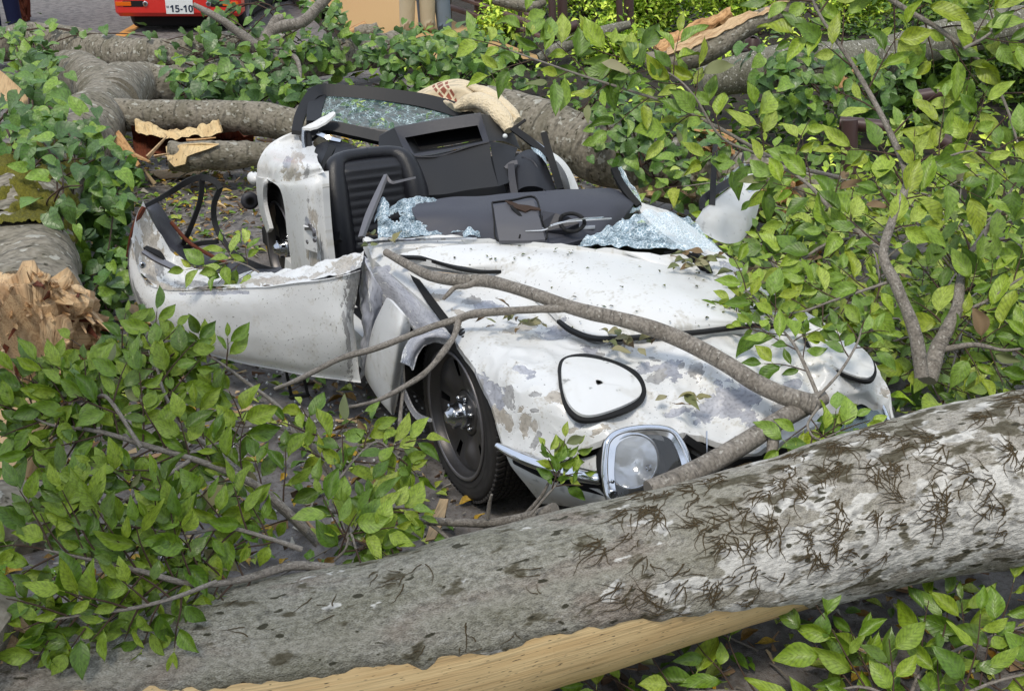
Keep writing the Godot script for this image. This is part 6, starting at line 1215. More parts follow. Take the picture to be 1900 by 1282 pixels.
func front_log() -> void:
	var pts := [V(-1.697,0.249,-2.13),V(-1.403,0.237,-2.211),V(-1.119,0.232,-2.307),V(-0.877,0.226,-2.381),V(-0.617,0.234,-2.438),V(-0.349,0.253,-2.5),V(-0.141,0.274,-2.552),V(0.072,0.304,-2.608),V(0.365,0.343,-2.69),V(0.591,0.378,-2.748),V(0.793,0.408,-2.804),V(0.981,0.445,-2.852),V(1.222,0.478,-2.909),V(1.469,0.492,-2.959),V(1.804,0.522,-3.026),V(2.328,0.558,-3.128)]
	var rad := [0.23, 0.225, 0.222, 0.222, 0.224, 0.228, 0.230, 0.228, 0.224, 0.214, 0.215, 0.226, 0.238, 0.248, 0.255, 0.26]
	var o := thing("fallen_tree", "large lichen-spotted trunk across the foreground with a long strip of bare yellow wood", "fallen tree", pts[7] - V(0, 0.23, 0))
	var up_at := [[-420, 60.0], [-150, 52.0], [100, 44.0], [250, 36.0], [430, 29.0], [600, 26.0], [740, 24.0], [765, 17.0], [790, 20.0], [900, 12.0], [1010, 13.5], [1120, 10.0], [1300, -8.0], [1400, -22.0], [1470, -46.0], [1490, -60.0], [3000, -60.0]]
	var n := 300; var c := spline(pts, n)
	var bump := noise(301, 2.0, 4); var jag := noise(302, 9.0, 4)
	var th_up := func(s: float) -> float:
		var px := s * 15.0
		var k := mini(int(px), 14)
		var xs := [-420, -150, 100, 300, 500, 700, 850, 1000, 1200, 1350, 1480, 1600, 1750, 1900, 2100, 2400]
		var x := lerpf(xs[k], xs[k + 1], px - k)
		for q in up_at.size() - 1:
			if x < up_at[q + 1][0]:
				return lerpf(up_at[q][1], up_at[q + 1][1], (x - up_at[q][0]) / (up_at[q + 1][0] - up_at[q][0]))
		return -60.0
	var nb := 60; var nw := 14
	var PB := PackedVector3Array(); var UB := PackedVector2Array(); var PW := PackedVector3Array(); var UW := PackedVector2Array(); var PL := PackedVector3Array()
	var run := 0.0
	for k in n + 1:
		var s := float(k) / n
		var tg: Vector3 = (c[mini(k + 1, n)] - c[maxi(k - 1, 0)]).normalized()
		var sd := tg.cross(Vector3.UP).normalized(); var b := sd.cross(tg).normalized()
		if k > 0: run += (c[k] - c[k - 1]).length()
		var r0 := at_list(rad, s)
		var tu: float = th_up.call(s)
		var open := clampf((tu + 60.0) / 14.0, 0.0, 1.0)
		tu += jag.get_noise_1d(run * 0.8) * 6.0 * open + jag.get_noise_1d(run * 2.2 + 9.0) * 1.0 * open
		var tl := -60.0 - 12.0 * open + jag.get_noise_1d(run * 1.0 + 50.0) * 7.0 * open
		tl = minf(tl, tu - 0.2)
		for q in nb + 1:
			var deg := lerpf(tu, tl + 360.0, float(q) / nb)
			var d := sd * cos(deg_to_rad(deg)) + b * sin(deg_to_rad(deg))
			var p: Vector3 = c[k] + d * r0
			var rr := r0 * (1.0 + 0.05 * bump.get_noise_3dv(p * 1.0) + 0.012 * bump.get_noise_3dv(p * 5.0))
			if (q == 0 or q == nb) and open > 0.02: rr -= 0.016
			PB.append(c[k] + d * rr); UB.append(Vector2(absf(wrapf(deg + 70.0, 0.0, 360.0)) / 210.0, run / 4.2))
		for q in nw + 1:
			var deg := lerpf(tl - 3.0, tu + 3.0, float(q) / nw)
			var d := sd * cos(deg_to_rad(deg)) + b * sin(deg_to_rad(deg))
			var p: Vector3 = c[k] + d * r0
			PW.append(c[k] + d * (r0 * (1.0 + 0.04 * bump.get_noise_3dv(p)) - 0.013)); UW.append(Vector2(deg * 0.012, run * 0.55))
		for q in 3:
			var deg := tl - 2.0 + q * (2.2 + 2.0 * jag.get_noise_1d(run * 2.0))
			var d := sd * cos(deg_to_rad(deg)) + b * sin(deg_to_rad(deg))
			PL.append(c[k] + d * (r0 * (1.0 + 0.04 * bump.get_noise_3dv(c[k] + d * r0)) - [0.004, 0.006, 0.012][q] - 0.03 * (1.0 - open)))
	var mb := MB.new(); mb.grid(PB, nb + 1, n + 1, UB); put(mb, "bark", front_bark(), o)
	mb = MB.new(); mb.grid(PW, nw + 1, n + 1, UW); put(mb, "bare_wood", M.sapwood, o)
	mb = MB.new(); mb.grid(PL, 3, n + 1, grid_uv(3, n + 1)); put(mb, "torn_bark_edge", M.cambium, o)
	# tendrils of dry moss that cling to the bark
	mb = MB.new()
	for k in 290:
		var a := rnd(0.50, 0.95) if k % 12 else rnd(0.22, 0.47)
		var deg := clampf(rnd(8.0, 105.0) + rng.randfn() * 12.0, -30.0, 130.0) if a > 0.47 else rnd(10, 90)
		if bump.get_noise_2d(a * 26.0, deg * 0.09) < -0.12: continue
		var aim := rng.randfn() * 0.45 + 3.3
		for m in (rng.randi_range(4, 10) if a > 0.47 else 2):
			var turn := aim + rng.randfn() * 0.7; var pp := []
			var s := a + rng.randfn() * 0.0025; var g := deg + rng.randfn() * 3.0
			var st := rnd(0.0016, 0.0048)
			for j in rng.randi_range(4, 7):
				if g < th_up.call(s) + 4.0: break
				var ct := at_spline(pts, s); var tg := (at_spline(pts, s + 0.003) - at_spline(pts, s - 0.003)).normalized()
				var sd := tg.cross(Vector3.UP).normalized(); var b := sd.cross(tg).normalized()
				var d := sd * cos(deg_to_rad(g)) + b * sin(deg_to_rad(g)); var r0 := at_list(rad, s); var p := ct + d * r0
				pp.append(ct + d * (r0 * (1.0 + 0.05 * bump.get_noise_3dv(p) + 0.012 * bump.get_noise_3dv(p * 5.0)) + 0.002) + rvec() * 0.0012)
				s += st * cos(turn); g += st * sin(turn) * 820.0; turn += rnd(-0.5, 0.5)
			if pp.size() > 2:
				tube(mb, pp, [0.0019, 0.0016, 0.0011, 0.0005], pp.size() * 2, 4, 0.6, Vector3.UP, null, 0, false)
	var ms := put(mb, "moss_tendrils", M.moss, o); ms.set_meta("kind", "stuff")

func front_bark() -> StandardMaterial3D:
	var w := 640; var h := 1536
	var big := nz(w, h, 311, 0.006, 4); var fin := nz(w, h, 312, 0.09, 4); var ring := nz(w, h, 313, 0.05, 4, 2, 1); var blot := nz(w, h, 314, 0.016, 5); var mos := nz(w, h, 315, 0.02, 5, 1, 1); var spk := nz(w, h, 316, 0.03, 2)
	var scr := nz(w, h, 317, 0.10, 2, 1, 10); var grit := nz(w, h, 318, 0.38, 2)
	var hg := PackedByteArray(); hg.resize(w * h)
	var t := tex(w, h, func(x, y):
		var k: int = y * w + x
		var a: float = float(y) / h; var deg: float = 210.0 * x / w - 70.0
		var f: float = fin[k] / 255.0; var r: float = ring[k] / 255.0; var g: float = big[k] / 255.0; var b: float = blot[k] / 255.0; var m: float = mos[k] / 255.0
		var right: float = smoothstep(0.45, 0.62, a)
		var c := Color(0.56, 0.545, 0.49).lerp(Color(0.62, 0.595, 0.55), right * 0.85)
		c = c.lerp(Color(0.42, 0.41, 0.33), clampf((g - 0.45) * 1.5, 0, 0.6) * (1.0 - 0.5 * right))
		c = c.lerp(Color(0.47, 0.40, 0.35), clampf((0.42 - g) * 2.0, 0, 0.5) * (1.0 - right))
		c = c.lightened((f - 0.5) * 0.42) if f > 0.5 else c.darkened((0.5 - f) * 0.55)
		c = c.darkened(clampf((r - 0.62) * 0.8, 0, 0.2))
		if scr[k] > 200: c = c.lightened(0.08)
		var q: float = grit[k] / 255.0 - 0.5
		c = c.lightened(q * 0.5) if q > 0 else c.darkened(-q * 0.75)
		var hh := 110.0 + 60.0 * q + 80.0 * (f - 0.5) + 28.0 * (r - 0.5)
		var low: float = exp(-pow((deg - 12.0) / 34.0, 2.0))
		var wl: float = b + 0.40 * low * smoothstep(0.42, 0.60, a) * (1.0 - 0.6 * smoothstep(0.80, 0.9, a)) - 0.17 * (1.0 - right) + 0.10 * (f - 0.5) + 0.05 * right
		if wl > 0.68: c = c.lerp(Color(0.88, 0.87, 0.84).darkened((1.0 - f) * 0.22 + clampf(r - 0.5, 0, 0.2)), clampf((wl - 0.68) * 24.0, 0, 0.92)); hh += 14
		var ml: float = m + 0.20 * exp(-pow((deg - 85.0) / 30.0, 2.0)) * right + 0.10 * exp(-pow((deg + 20.0) / 25.0, 2.0)) + 0.08 * (1.0 - smoothstep(0.10, 0.3, a)) + 0.05 * (f - 0.5)
		if ml > 0.70: c = c.lerp(Color(0.20, 0.175, 0.10).lightened(f * 0.15), clampf((ml - 0.70) * 9.0, 0, 0.8)); hh += 45 * f
		if spk[k] > 212: c = c.lerp(Color(0.14, 0.13, 0.07), 0.8)
		hg[k] = clampi(int(hh), 0, 255)
		return c)
	return tmat(t, 0.88, relief(w, h, hg, 7.0), 1.0)

# ---------- behind the car ----------
func make_background() -> void:
	var mb := MB.new(); var o: Node3D; var up := Vector3.UP
	# red truck: its nose shows under the top of the frame
	var c := V(-4.27, 0, -15.5)
	o = thing("fire_truck", "red fire truck parked on the road, bumper with white number plate", "truck", c)
	mb = MB.new(); rbox(mb, c + V(0, 0.37, -0.1), Basis(), V(0.81, 0.16, 0.14), 0.05); put(mb, "bumper", M.red, o)
	mb = MB.new(); rbox(mb, c + V(0, 1.15, -0.85), Basis(), V(0.80, 0.62, 0.80), 0.10); put(mb, "cab", M.red, o)
	mb = MB.new(); rbox(mb, c + V(0, 1.0, -3.1), Basis(), V(0.82, 0.55, 1.4), 0.05); put(mb, "body", M.red, o)
	mb = MB.new(); rbox(mb, c + V(0, 1.42, -0.045), Basis(), V(0.68, 0.26, 0.012), 0.01); put(mb, "windscreen", M.pane, o)
	mb = MB.new(); rbox(mb, c + V(0, 0.22, -2.3), Basis(), V(0.66, 0.16, 2.1), 0.02); put(mb, "underframe", M.dark, o)
	for x in [-0.56, 0.56]:
		mb = MB.new(); rbox(mb, c + V(x, 0.82, -0.03), Basis(), V(0.17, 0.10, 0.03), 0.02); put(mb, "headlight", M.lens, o)
		mb = MB.new(); rbox(mb, c + V(x * 1.0, 0.37, 0.038), Basis(), V(0.13, 0.038, 0.008), 0.004); put(mb, "bumper_opening", M.dark, o)
		mb = MB.new(); lathe(mb, c + V(x * 0.72, 0.37, 0.045), frame(V(0, 0, 1)), [[0.035, 0.0], [0.03, 0.012], [0.0, 0.014]], 12); put(mb, "fog_lamp", M.silver, o)
		mb = MB.new(); rbox(mb, c + V(x * 1.22, 0.37, 0.046), Basis(), V(0.10, 0.026, 0.006), 0.004); put(mb, "indicator", M.amber, o)
		for z in [-0.62, -3.6]:
			mb = MB.new(); lathes(mb, c + V(x * 1.2, 0.27, z), frame(V(signf(x), 0, 0)), [[[0.15, -0.08], [0.25, -0.08], [0.27, -0.05], [0.27, 0.05], [0.25, 0.08], [0.15, 0.08]]], 28); var w := put(mb, "wheel", M.tyre, o)
			mb = MB.new(); lathe(mb, c + V(x * 1.2, 0.27, z), frame(V(signf(x), 0, 0)), [[0.15, 0.075], [0.12, 0.04], [0.0, 0.05]], 20); put(mb, "rim", M.steel, w)
	mb = MB.new(); rbox(mb, c + V(0.03, 0.335, 0.052), Basis(), V(0.175, 0.09, 0.006), 0.004); var plate := put(mb, "number_plate", M.plate, o)
	letters("15-10", c + V(0.055, 0.312, 0.0605), 0.00125, 95, plate, "plate_number")
	mb = MB.new(); var h := c + V(-0.118, 0.335, 0.0605)
	for q in [[V(-0.012, 0.014, 0), V(-0.013, -0.014, 0)], [V(-0.004, 0.006, 0), V(0.014, 0.007, 0)], [V(0.006, 0.014, 0), V(0.006, -0.010, 0)], [V(0.006, -0.010, 0), V(-0.003, -0.013, 0)], [V(-0.003, -0.013, 0), V(0.000, -0.006, 0)], [V(0.000, -0.006, 0), V(0.014, -0.012, 0)]]:
		strip(mb, [h + q[0], h + q[1]], 1, [0.004, 0.004], 0.003, V(0, 0, 1))
	put(mb, "plate_letter", M.ink, plate)
	# people at the top edge: only their lower legs show
	person(V(-1.167,0.1,-14.912), 0.25, Color(0.74, 0.70, 0.60), Color(0.45, 0.50, 0.56), Color(0.48, 0.40, 0.30), "person in beige trousers standing on the footpath by the fence")
	person(V(-0.972,0.05,-15.084), -0.4, Color(0.46, 0.52, 0.58), Color(0.55, 0.56, 0.58), Color(0.16, 0.17, 0.19), "person in grey blue work trousers and dark boots beside the fence post")
	person(V(-6.59,0,-15.639), 0.2, Color(0.08, 0.11, 0.24), Color(0.08, 0.11, 0.24), Color(0.05, 0.05, 0.06), "person in navy trousers standing at the left road edge")
	# fence of brown tubes and boards
	var f := func(label: String, parts: Array) -> void:
		var t := thing("fence", label, "fence", parts[0][1])
		for p in parts:
			var b := MB.new()
			if p[0] == "rail": bar(b, p[1], p[2], p[3], p[3] * 0.6)
			else: tube(b, [p[1], p[2]], [p[3], p[3]], 2, 14)
			put(b, p[0], M.brownwood if p[0] == "rail" else M.brownmetal, t)
	f.call("brown timber fence with rails and posts beyond the footpath", [["post", V(-0.846,0.004,-15.912), V(-0.851,0.83,-15.933), 0.055], ["post", V(-0.427,0.118,-15.417), V(-0.425,0.873,-15.409), 0.055], ["rail", V(-0.954,0.318,-15.935), V(-0.326,0.214,-15.24), 0.09], ["rail", V(-0.697,0.418,-15.76), V(-0.268,0.363,-15.086), 0.07], ["rail", V(-0.096,0.378,-14.442), V(0.441,0.317,-13.331), 0.08], ["rail", V(0.156,0.428,-14.029), V(0.441,0.383,-13.359), 0.05], ["post", V(0.077,0.164,-14.352), V(0.063,0.951,-14.466), 0.05], ["rail", V(0.111,0.295,-13.756), V(0.45,0.233,-13.188), 0.06]])
	f.call("brown tubular guard posts with a knocked down round rail", [["post", V(0.445,0.299,-12.89), V(0.41,1.021,-12.976), 0.04], ["post", V(0.558,0.324,-13.117), V(0.532,1.002,-13.186), 0.055], ["round_rail", V(0.406,0.374,-12.596), V(0.694,0.497,-12.539), 0.055], ["post", V(1.168,0.374,-12.921), V(1.115,1.021,-12.976), 0.035], ["post", V(1.28,0.378,-13.14), V(1.248,1.002,-13.186), 0.055]])
	f.call("brown tubular rails buckled under the right hand branches", [["post", V(2.132,0.256,-7.231), V(2.103,0.615,-7.273), 0.05], ["round_rail", V(2.071,0.575,-7.365), V(2.344,0.571,-7.255), 0.045], ["round_rail", V(2.543,0.566,-7.144), V(2.778,0.47,-6.887), 0.045], ["round_rail", V(2.615,0.686,-7.629), V(2.89,0.753,-7.549), 0.045], ["round_rail", V(2.611,0.502,-7.172), V(2.703,0.422,-6.976), 0.03]])
	o = thing("pipe_post", "two brown capped pipe posts, one bent over, behind the trunk", "post", V(1.995,0.457,-10.136))
	mb = MB.new(); tube(mb, [V(1.945,0.436,-10.127),V(1.926,0.578,-10.079),V(1.912,0.629,-10.1),V(1.871,0.679,-10.121)], [0.055, 0.055, 0.055, 0.05], 14, 16); put(mb, "bent_pipe", M.brownmetal, o)
	mb = MB.new(); tube(mb, [V(2.066,0.427,-10.232),V(2.05,0.563,-10.18),V(2.055,0.664,-10.223)], [0.062, 0.062, 0.062], 4, 18); put(mb, "pipe", M.brownmetal, o)
	mb = MB.new(); lathe(mb, V(2.055,0.668,-10.225), frame(V(0.05, 0.9, 0.3)), [[0.066, -0.03], [0.068, 0.0], [0.05, 0.025], [0.0, 0.035]], 18); put(mb, "pipe_cap", M.brownmetal, o)
	mb = MB.new(); rbox(mb, V(1.922,0.603,-10.067), Basis(), V(0.065, 0.025, 0.065), 0.01); put(mb, "pipe_collar", M.brownmetal, o)
	# root clump at the left edge of the road
	o = thing("root_clump", "reddish brown root clump on the left road edge", "root clump", V(-6.744,0,-16.583))
	mb = MB.new()
	for k in 60: spike(mb, V(-6.787,0,-16.695) + V(rnd(-0.1, 0.1), rnd(0, 0.2), rnd(-0.1, 0.1)), V(rnd(-0.4, 0.4), 1, rnd(-0.3, 0.3)), rnd(0.2, 0.5), 0.05, 0.03)
	var rc := put(mb, "roots", M.redwood, o); rc.set_meta("kind", "stuff")
	# blanket thrown over the hatch
	o = thing("blanket", "cream woollen blanket with terracotta motif draped over the hatch frame", "blanket", V(-0.256,0.904,-6.202))
	var P := surf([[V(-0.564,0.912,-6.498),V(-0.479,0.954,-6.494),V(-0.383,0.995,-6.479),V(-0.278,1.013,-6.443),V(-0.173,0.995,-6.349),V(-0.085,0.964,-6.227),V(-0.014,0.926,-6.103),V(0.033,0.897,-6.014)], [V(-0.514,0.912,-6.422),V(-0.438,0.952,-6.396),V(-0.354,0.986,-6.367),V(-0.253,0.996,-6.316),V(-0.156,0.977,-6.232),V(-0.073,0.95,-6.112),V(-0.008,0.919,-6.013),V(0.036,0.892,-5.958)], [V(-0.436,0.913,-6.357),V(-0.369,0.938,-6.303),V(-0.298,0.959,-6.268),V(-0.205,0.956,-6.224),V(-0.14,0.951,-6.135),V(-0.066,0.928,-6.038),V(-0.016,0.907,-5.953),V(0.022,0.888,-5.924)], [V(-0.356,0.897,-6.264),V(-0.313,0.898,-6.199),V(-0.254,0.898,-6.145),V(-0.185,0.926,-6.103),V(-0.117,0.924,-6.047),V(-0.06,0.896,-5.938),V(-0.033,0.875,-5.886),V(-0.005,0.865,-5.882)], [V(-0.322,0.865,-6.25),V(-0.291,0.865,-6.207),V(-0.245,0.872,-6.188),V(-0.181,0.893,-6.154),V(-0.106,0.891,-6.044),V(-0.055,0.857,-5.943),V(-0.03,0.848,-5.907),V(-0.011,0.85,-5.897)]], 90, 50)
	for y in 50:
		for x in 90:
			var fx := x / 89.0; var fy := y / 49.0
			P[y * 90 + x] += V(0, 0.6, 0.8) * (0.028 * sin(fx * 13.0 - fy * 9.0) * smoothstep(0.1, 0.5, fy) + 0.016 * sin(fx * 31.0 + fy * 5.0) * fy + 0.03 * exp(-pow((fy - 0.55 + 0.5 * (fx - 0.5)) / 0.06, 2.0)))
	mb = MB.new(); sheet(mb, P, 90, 50, grid_uv(90, 50), 0.012, V(0, -0.6, -0.8)); var cloth := blanket_cloth(); put(mb, "cloth", cloth, o)
	var plain_cloth: StandardMaterial3D = cloth.duplicate(); plain_cloth.uv1_scale = V(0.15, 0.3, 1); plain_cloth.uv1_offset = V(0.6, 0.5, 0)
	mb = MB.new(); tube(mb, [V(-0.304,0.916,-6.142),V(-0.237,0.942,-6.152),V(-0.167,0.964,-6.097),V(-0.096,0.948,-5.982),V(-0.041,0.909,-5.878),V(-0.016,0.868,-5.818)], [0.02, 0.045, 0.05, 0.05, 0.045, 0.025], 40, 16, 0.8, Vector3.UP, noise(405, 9.0, 2), 0.18); put(mb, "fold", plain_cloth, o)
	mb = MB.new(); tube(mb, [V(-0.23,1.001,-6.318),V(-0.141,0.99,-6.194),V(-0.061,0.959,-6.062),V(0,0.925,-5.961),V(0.033,0.901,-5.918)], [0.02, 0.035, 0.04, 0.035, 0.02], 36, 16, 0.8, Vector3.UP, noise(406, 9.0, 2), 0.18); put(mb, "fold", plain_cloth, o)

func blanket_cloth() -> StandardMaterial3D:
	var g := nz(512, 512, 401, 0.3, 2); var d := nz(512, 512, 402, 0.02, 3)
	var t := tex(512, 512, func(x, y):
		var k: int = y * 512 + x
		var c := Color(0.86, 0.79, 0.66).lightened((g[k] - 128) / 128.0 * 0.08).darkened(clampf((d[k] - 128) / 500.0, 0, 0.15))
		var u: float = x / 512.0; var v: float = y / 512.0
		var a: float = (u - 0.235 + 0.10 * (v - 0.3)) / 0.065; var b: float = (v - 0.33) / 0.30
		if absf(a) < 1.0 and absf(b) < 1.0:
			var on := absf(absf(a) - 0.5) > 0.14 and not (absf(fmod(b * 2.0 + a * 0.5 + 4.0, 1.0) - 0.5) < 0.13)
			if on: c = Color(0.55, 0.30, 0.22).lightened((g[k] - 128) / 128.0 * 0.08)
		return c)
	var m := tmat(t, 0.95, relief(512, 512, g, 3.0), 0.8)
	m.rim_enabled = true; m.rim = 0.3
	return m

func letters(text: String, at: Vector3, px: float, size: int, parent: Node, called: String) -> void:
	var tm := TextMesh.new(); tm.text = text; tm.pixel_size = px; tm.font_size = size; tm.depth = 0.004
	var sf := SystemFont.new(); sf.font_names = PackedStringArray(["Droid Sans"]); sf.font_weight = 700; tm.font = sf
	var mi := MeshInstance3D.new(); mi.name = numbered(parent, called); mi.mesh = tm; mi.material_override = M.ink
	mi.position = at - org; parent.add_child(mi, true)

func person(foot: Vector3, turn: float, legs: Color, coat: Color, shoe: Color, label: String) -> void:
	var o := thing("person", label, "person", foot)
	var h := 1.0
	var J := {"hl": V(0.10, 0.92, 0), "hr": V(-0.10, 0.92, 0), "kl": V(0.12, 0.50, 0.03), "kr": V(-0.12, 0.50, 0.03), "al": V(0.13, 0.09, -0.02), "ar": V(-0.13, 0.09, -0.02), "tl": V(0.15, 0.04, 0.15), "tr": V(-0.15, 0.04, 0.15), "p": V(0, 0.98, 0), "ch": V(0, 1.30, 0.0), "n": V(0, 1.46, 0), "hd": V(0, 1.60, 0.02), "hc": V(0, 1.66, 0.0), "sl": V(0.19, 1.40, 0), "sr": V(-0.19, 1.40, 0), "el": V(0.25, 1.12, -0.02), "er": V(-0.25, 1.12, -0.02), "wl": V(0.25, 0.88, 0.08), "wr": V(-0.25, 0.88, 0.08), "fl": V(0.24, 0.78, 0.11), "fr": V(-0.24, 0.78, 0.11), "nz": V(0, 1.585, 0.115)}
	var bones := [["hl", "kl", 0.115, 0.102, 0], ["hr", "kr", 0.115, 0.102, 0], ["kl", "al", 0.104, 0.092, 0], ["kr", "ar", 0.104, 0.092, 0], ["p", "hl", 0.13, 0.11, 0], ["p", "hr", 0.13, 0.11, 0], ["al", "tl", 0.055, 0.042, 1], ["ar", "tr", 0.055, 0.042, 1], ["p", "ch", 0.145, 0.165, 2], ["ch", "n", 0.15, 0.06, 2], ["n", "hd", 0.055, 0.085, 3], ["hd", "hc", 0.088, 0.092, 3], ["hd", "nz", 0.03, 0.015, 3], ["sl", "el", 0.062, 0.05, 2], ["sr", "er", 0.062, 0.05, 2], ["ch", "sl", 0.12, 0.075, 2], ["ch", "sr", 0.12, 0.075, 2], ["el", "wl", 0.048, 0.036, 2], ["er", "wr", 0.048, 0.036, 2], ["wl", "fl", 0.035, 0.022, 3], ["wr", "fr", 0.035, 0.022, 3]]
	var cell := 0.026; var nx := 30; var ny := 70; var nzz := 20
	var lo := V(-0.38, -0.02, -0.24)
	var F := PackedFloat32Array(); F.resize(nx * ny * nzz); F.fill(1.0)
	var K := PackedByteArray(); K.resize(nx * ny * nzz)
	for b in bones:
		var a: Vector3 = J[b[0]]; var d: Vector3 = J[b[1]] - a; var L2 := d.length_squared(); var R := maxf(b[2], b[3]) + 0.07
		var mn: Vector3 = (a.min(J[b[1]]) - V(R, R, R) - lo) / cell; var mx: Vector3 = (a.max(J[b[1]]) + V(R, R, R) - lo) / cell
		for x in range(maxi(0, int(mn.x)), mini(nx, int(mx.x) + 1)):
			for y in range(maxi(0, int(mn.y)), mini(ny, int(mx.y) + 1)):
				for z in range(maxi(0, int(mn.z)), mini(nzz, int(mx.z) + 1)):
					var q := lo + V(x, y, z) * cell
					var t := clampf((q - a).dot(d) / L2, 0, 1)
					var e := (q - a - d * t).length() - lerpf(b[2], b[3], t)
					var k := (x * ny + y) * nzz + z
					var hm := clampf(0.5 + 0.5 * (F[k] - e) / 0.03, 0, 1)
					if e < F[k]: K[k] = b[4]
					F[k] = lerpf(F[k], e, hm) - 0.03 * hm * (1.0 - hm)
	var id := {}; var vs := PackedVector3Array(); var kinds := PackedByteArray()
	for x in nx - 1:
		for y in ny - 1:
			for z in nzz - 1:
				var s := V(0, 0, 0); var cnt := 0; var neg := 0
				for e in 12:
					var ax := e / 4; var u := e % 2; var w := (e / 2) % 2
					var p := [0, 0, 0]; p[(ax + 1) % 3] = u; p[(ax + 2) % 3] = w
					var k0: int = ((x + p[0]) * ny + y + p[1]) * nzz + z + p[2]
					var p2 := p.duplicate(); p2[ax] = 1
					var k1: int = ((x + p2[0]) * ny + y + p2[1]) * nzz + z + p2[2]
					if (F[k0] < 0) != (F[k1] < 0):
						var t := F[k0] / (F[k0] - F[k1])
						s += V(p[0], p[1], p[2]).lerp(V(p2[0], p2[1], p2[2]), t); cnt += 1
				if cnt:
					id[(x * ny + y) * nzz + z] = vs.size(); vs.append(lo + (V(x, y, z) + s / cnt) * cell); kinds.append(K[(x * ny + y) * nzz + z])
	var st := [SurfaceTool.new()]
	st[0].begin(Mesh.PRIMITIVE_TRIANGLES)
	var cols := [legs.srgb_to_linear(), shoe.srgb_to_linear(), coat.srgb_to_linear(), Color(0.62, 0.45, 0.36).srgb_to_linear()]
	for k in vs.size(): st[0].set_color(cols[kinds[k]] if vs[k].y < 1.64 or kinds[k] != 3 else Color(0.02, 0.018, 0.016)); st[0].set_smooth_group(0); st[0].add_vertex(vs[k].rotated(Vector3.UP, turn))
	var step := [ny * nzz, nzz, 1]
	for x in range(1, nx - 1):
		for y in range(1, ny - 1):
			for z in range(1, nzz - 1):
				var k := (x * ny + y) * nzz + z
				for ax in 3:
					var k1: int = k + step[ax]
					if (F[k] < 0) != (F[k1] < 0):
						var b: int = step[(ax + 1) % 3]; var d: int = step[(ax + 2) % 3]
						var q := [k, k - b, k - b - d, k - d]
						if not (id.has(q[0]) and id.has(q[1]) and id.has(q[2]) and id.has(q[3])): continue
						var w := [0, 1, 2, 0, 2, 3] if F[k] >= 0 else [0, 2, 1, 0, 3, 2]
						for j in w: st[0].add_index(id[q[j]])
	st[0].generate_normals()
	var mi := MeshInstance3D.new(); mi.name = "body"; mi.mesh = st[0].commit()
	var m := mat(Color.WHITE, 0.9); m.vertex_color_use_as_albedo = true; mi.material_override = m
	o.add_child(mi, true)

# ---------- leaves ----------
var spare := {}   # leaves past the 300 of one thing: [transform, colour]
var counts := {}

func leaf(o: Node3D, kind: String, mats: Array, p: Vector3, dir: Vector3, nrm: Vector3, size: float, limit := 300) -> void:
	var y := dir.normalized(); var x := y.cross(nrm)
	if x.length() < 0.05: x = y.cross(Vector3(0.3, 0.5, 0.8))
	x = x.normalized(); var z := x.cross(y)
	var T := Transform3D(Basis(x * rnd(0.75, 1.2), y, z * rnd(0.7, 1.5)) * size, p + y * 0.13 * size - o.position)
	var c: int = counts.get(o, 0); counts[o] = c + 1
	var k := rng.randi() % 8
	if c < limit:
		var mi := MeshInstance3D.new(); mi.name = "leaf" if c == 0 else "leaf_%03d" % c
		mi.mesh = L[kind][k]; mi.material_override = mats[rng.randi() % mats.size()]; mi.transform = T
		o.add_child(mi)
	else:
		if not spare.has(o): spare[o] = [kind, []]
		spare[o][1].append([T, mats[rng.randi() % mats.size()].albedo_color])

func rest_of_leaves() -> void:
	for o in spare: mass(o, "leaf_mass", spare[o][0], spare[o][1])

func mass(o: Node3D, called: String, kind: String, list: Array, m: Material = null) -> MultiMeshInstance3D:
	var mm := MultiMesh.new(); mm.transform_format = MultiMesh.TRANSFORM_3D; mm.use_colors = true
	mm.mesh = L[kind][1]; mm.instance_count = list.size()
	for k in list.size():
		mm.set_instance_transform(k, list[k][0])
		mm.set_instance_color(k, list[k][1].srgb_to_linear())
	var mi := MultiMeshInstance3D.new(); mi.name = numbered(o, called); mi.multimesh = mm; mi.material_override = m if m else M.tintleaf
	mi.set_meta("kind", "stuff"); o.add_child(mi, true)
	return mi

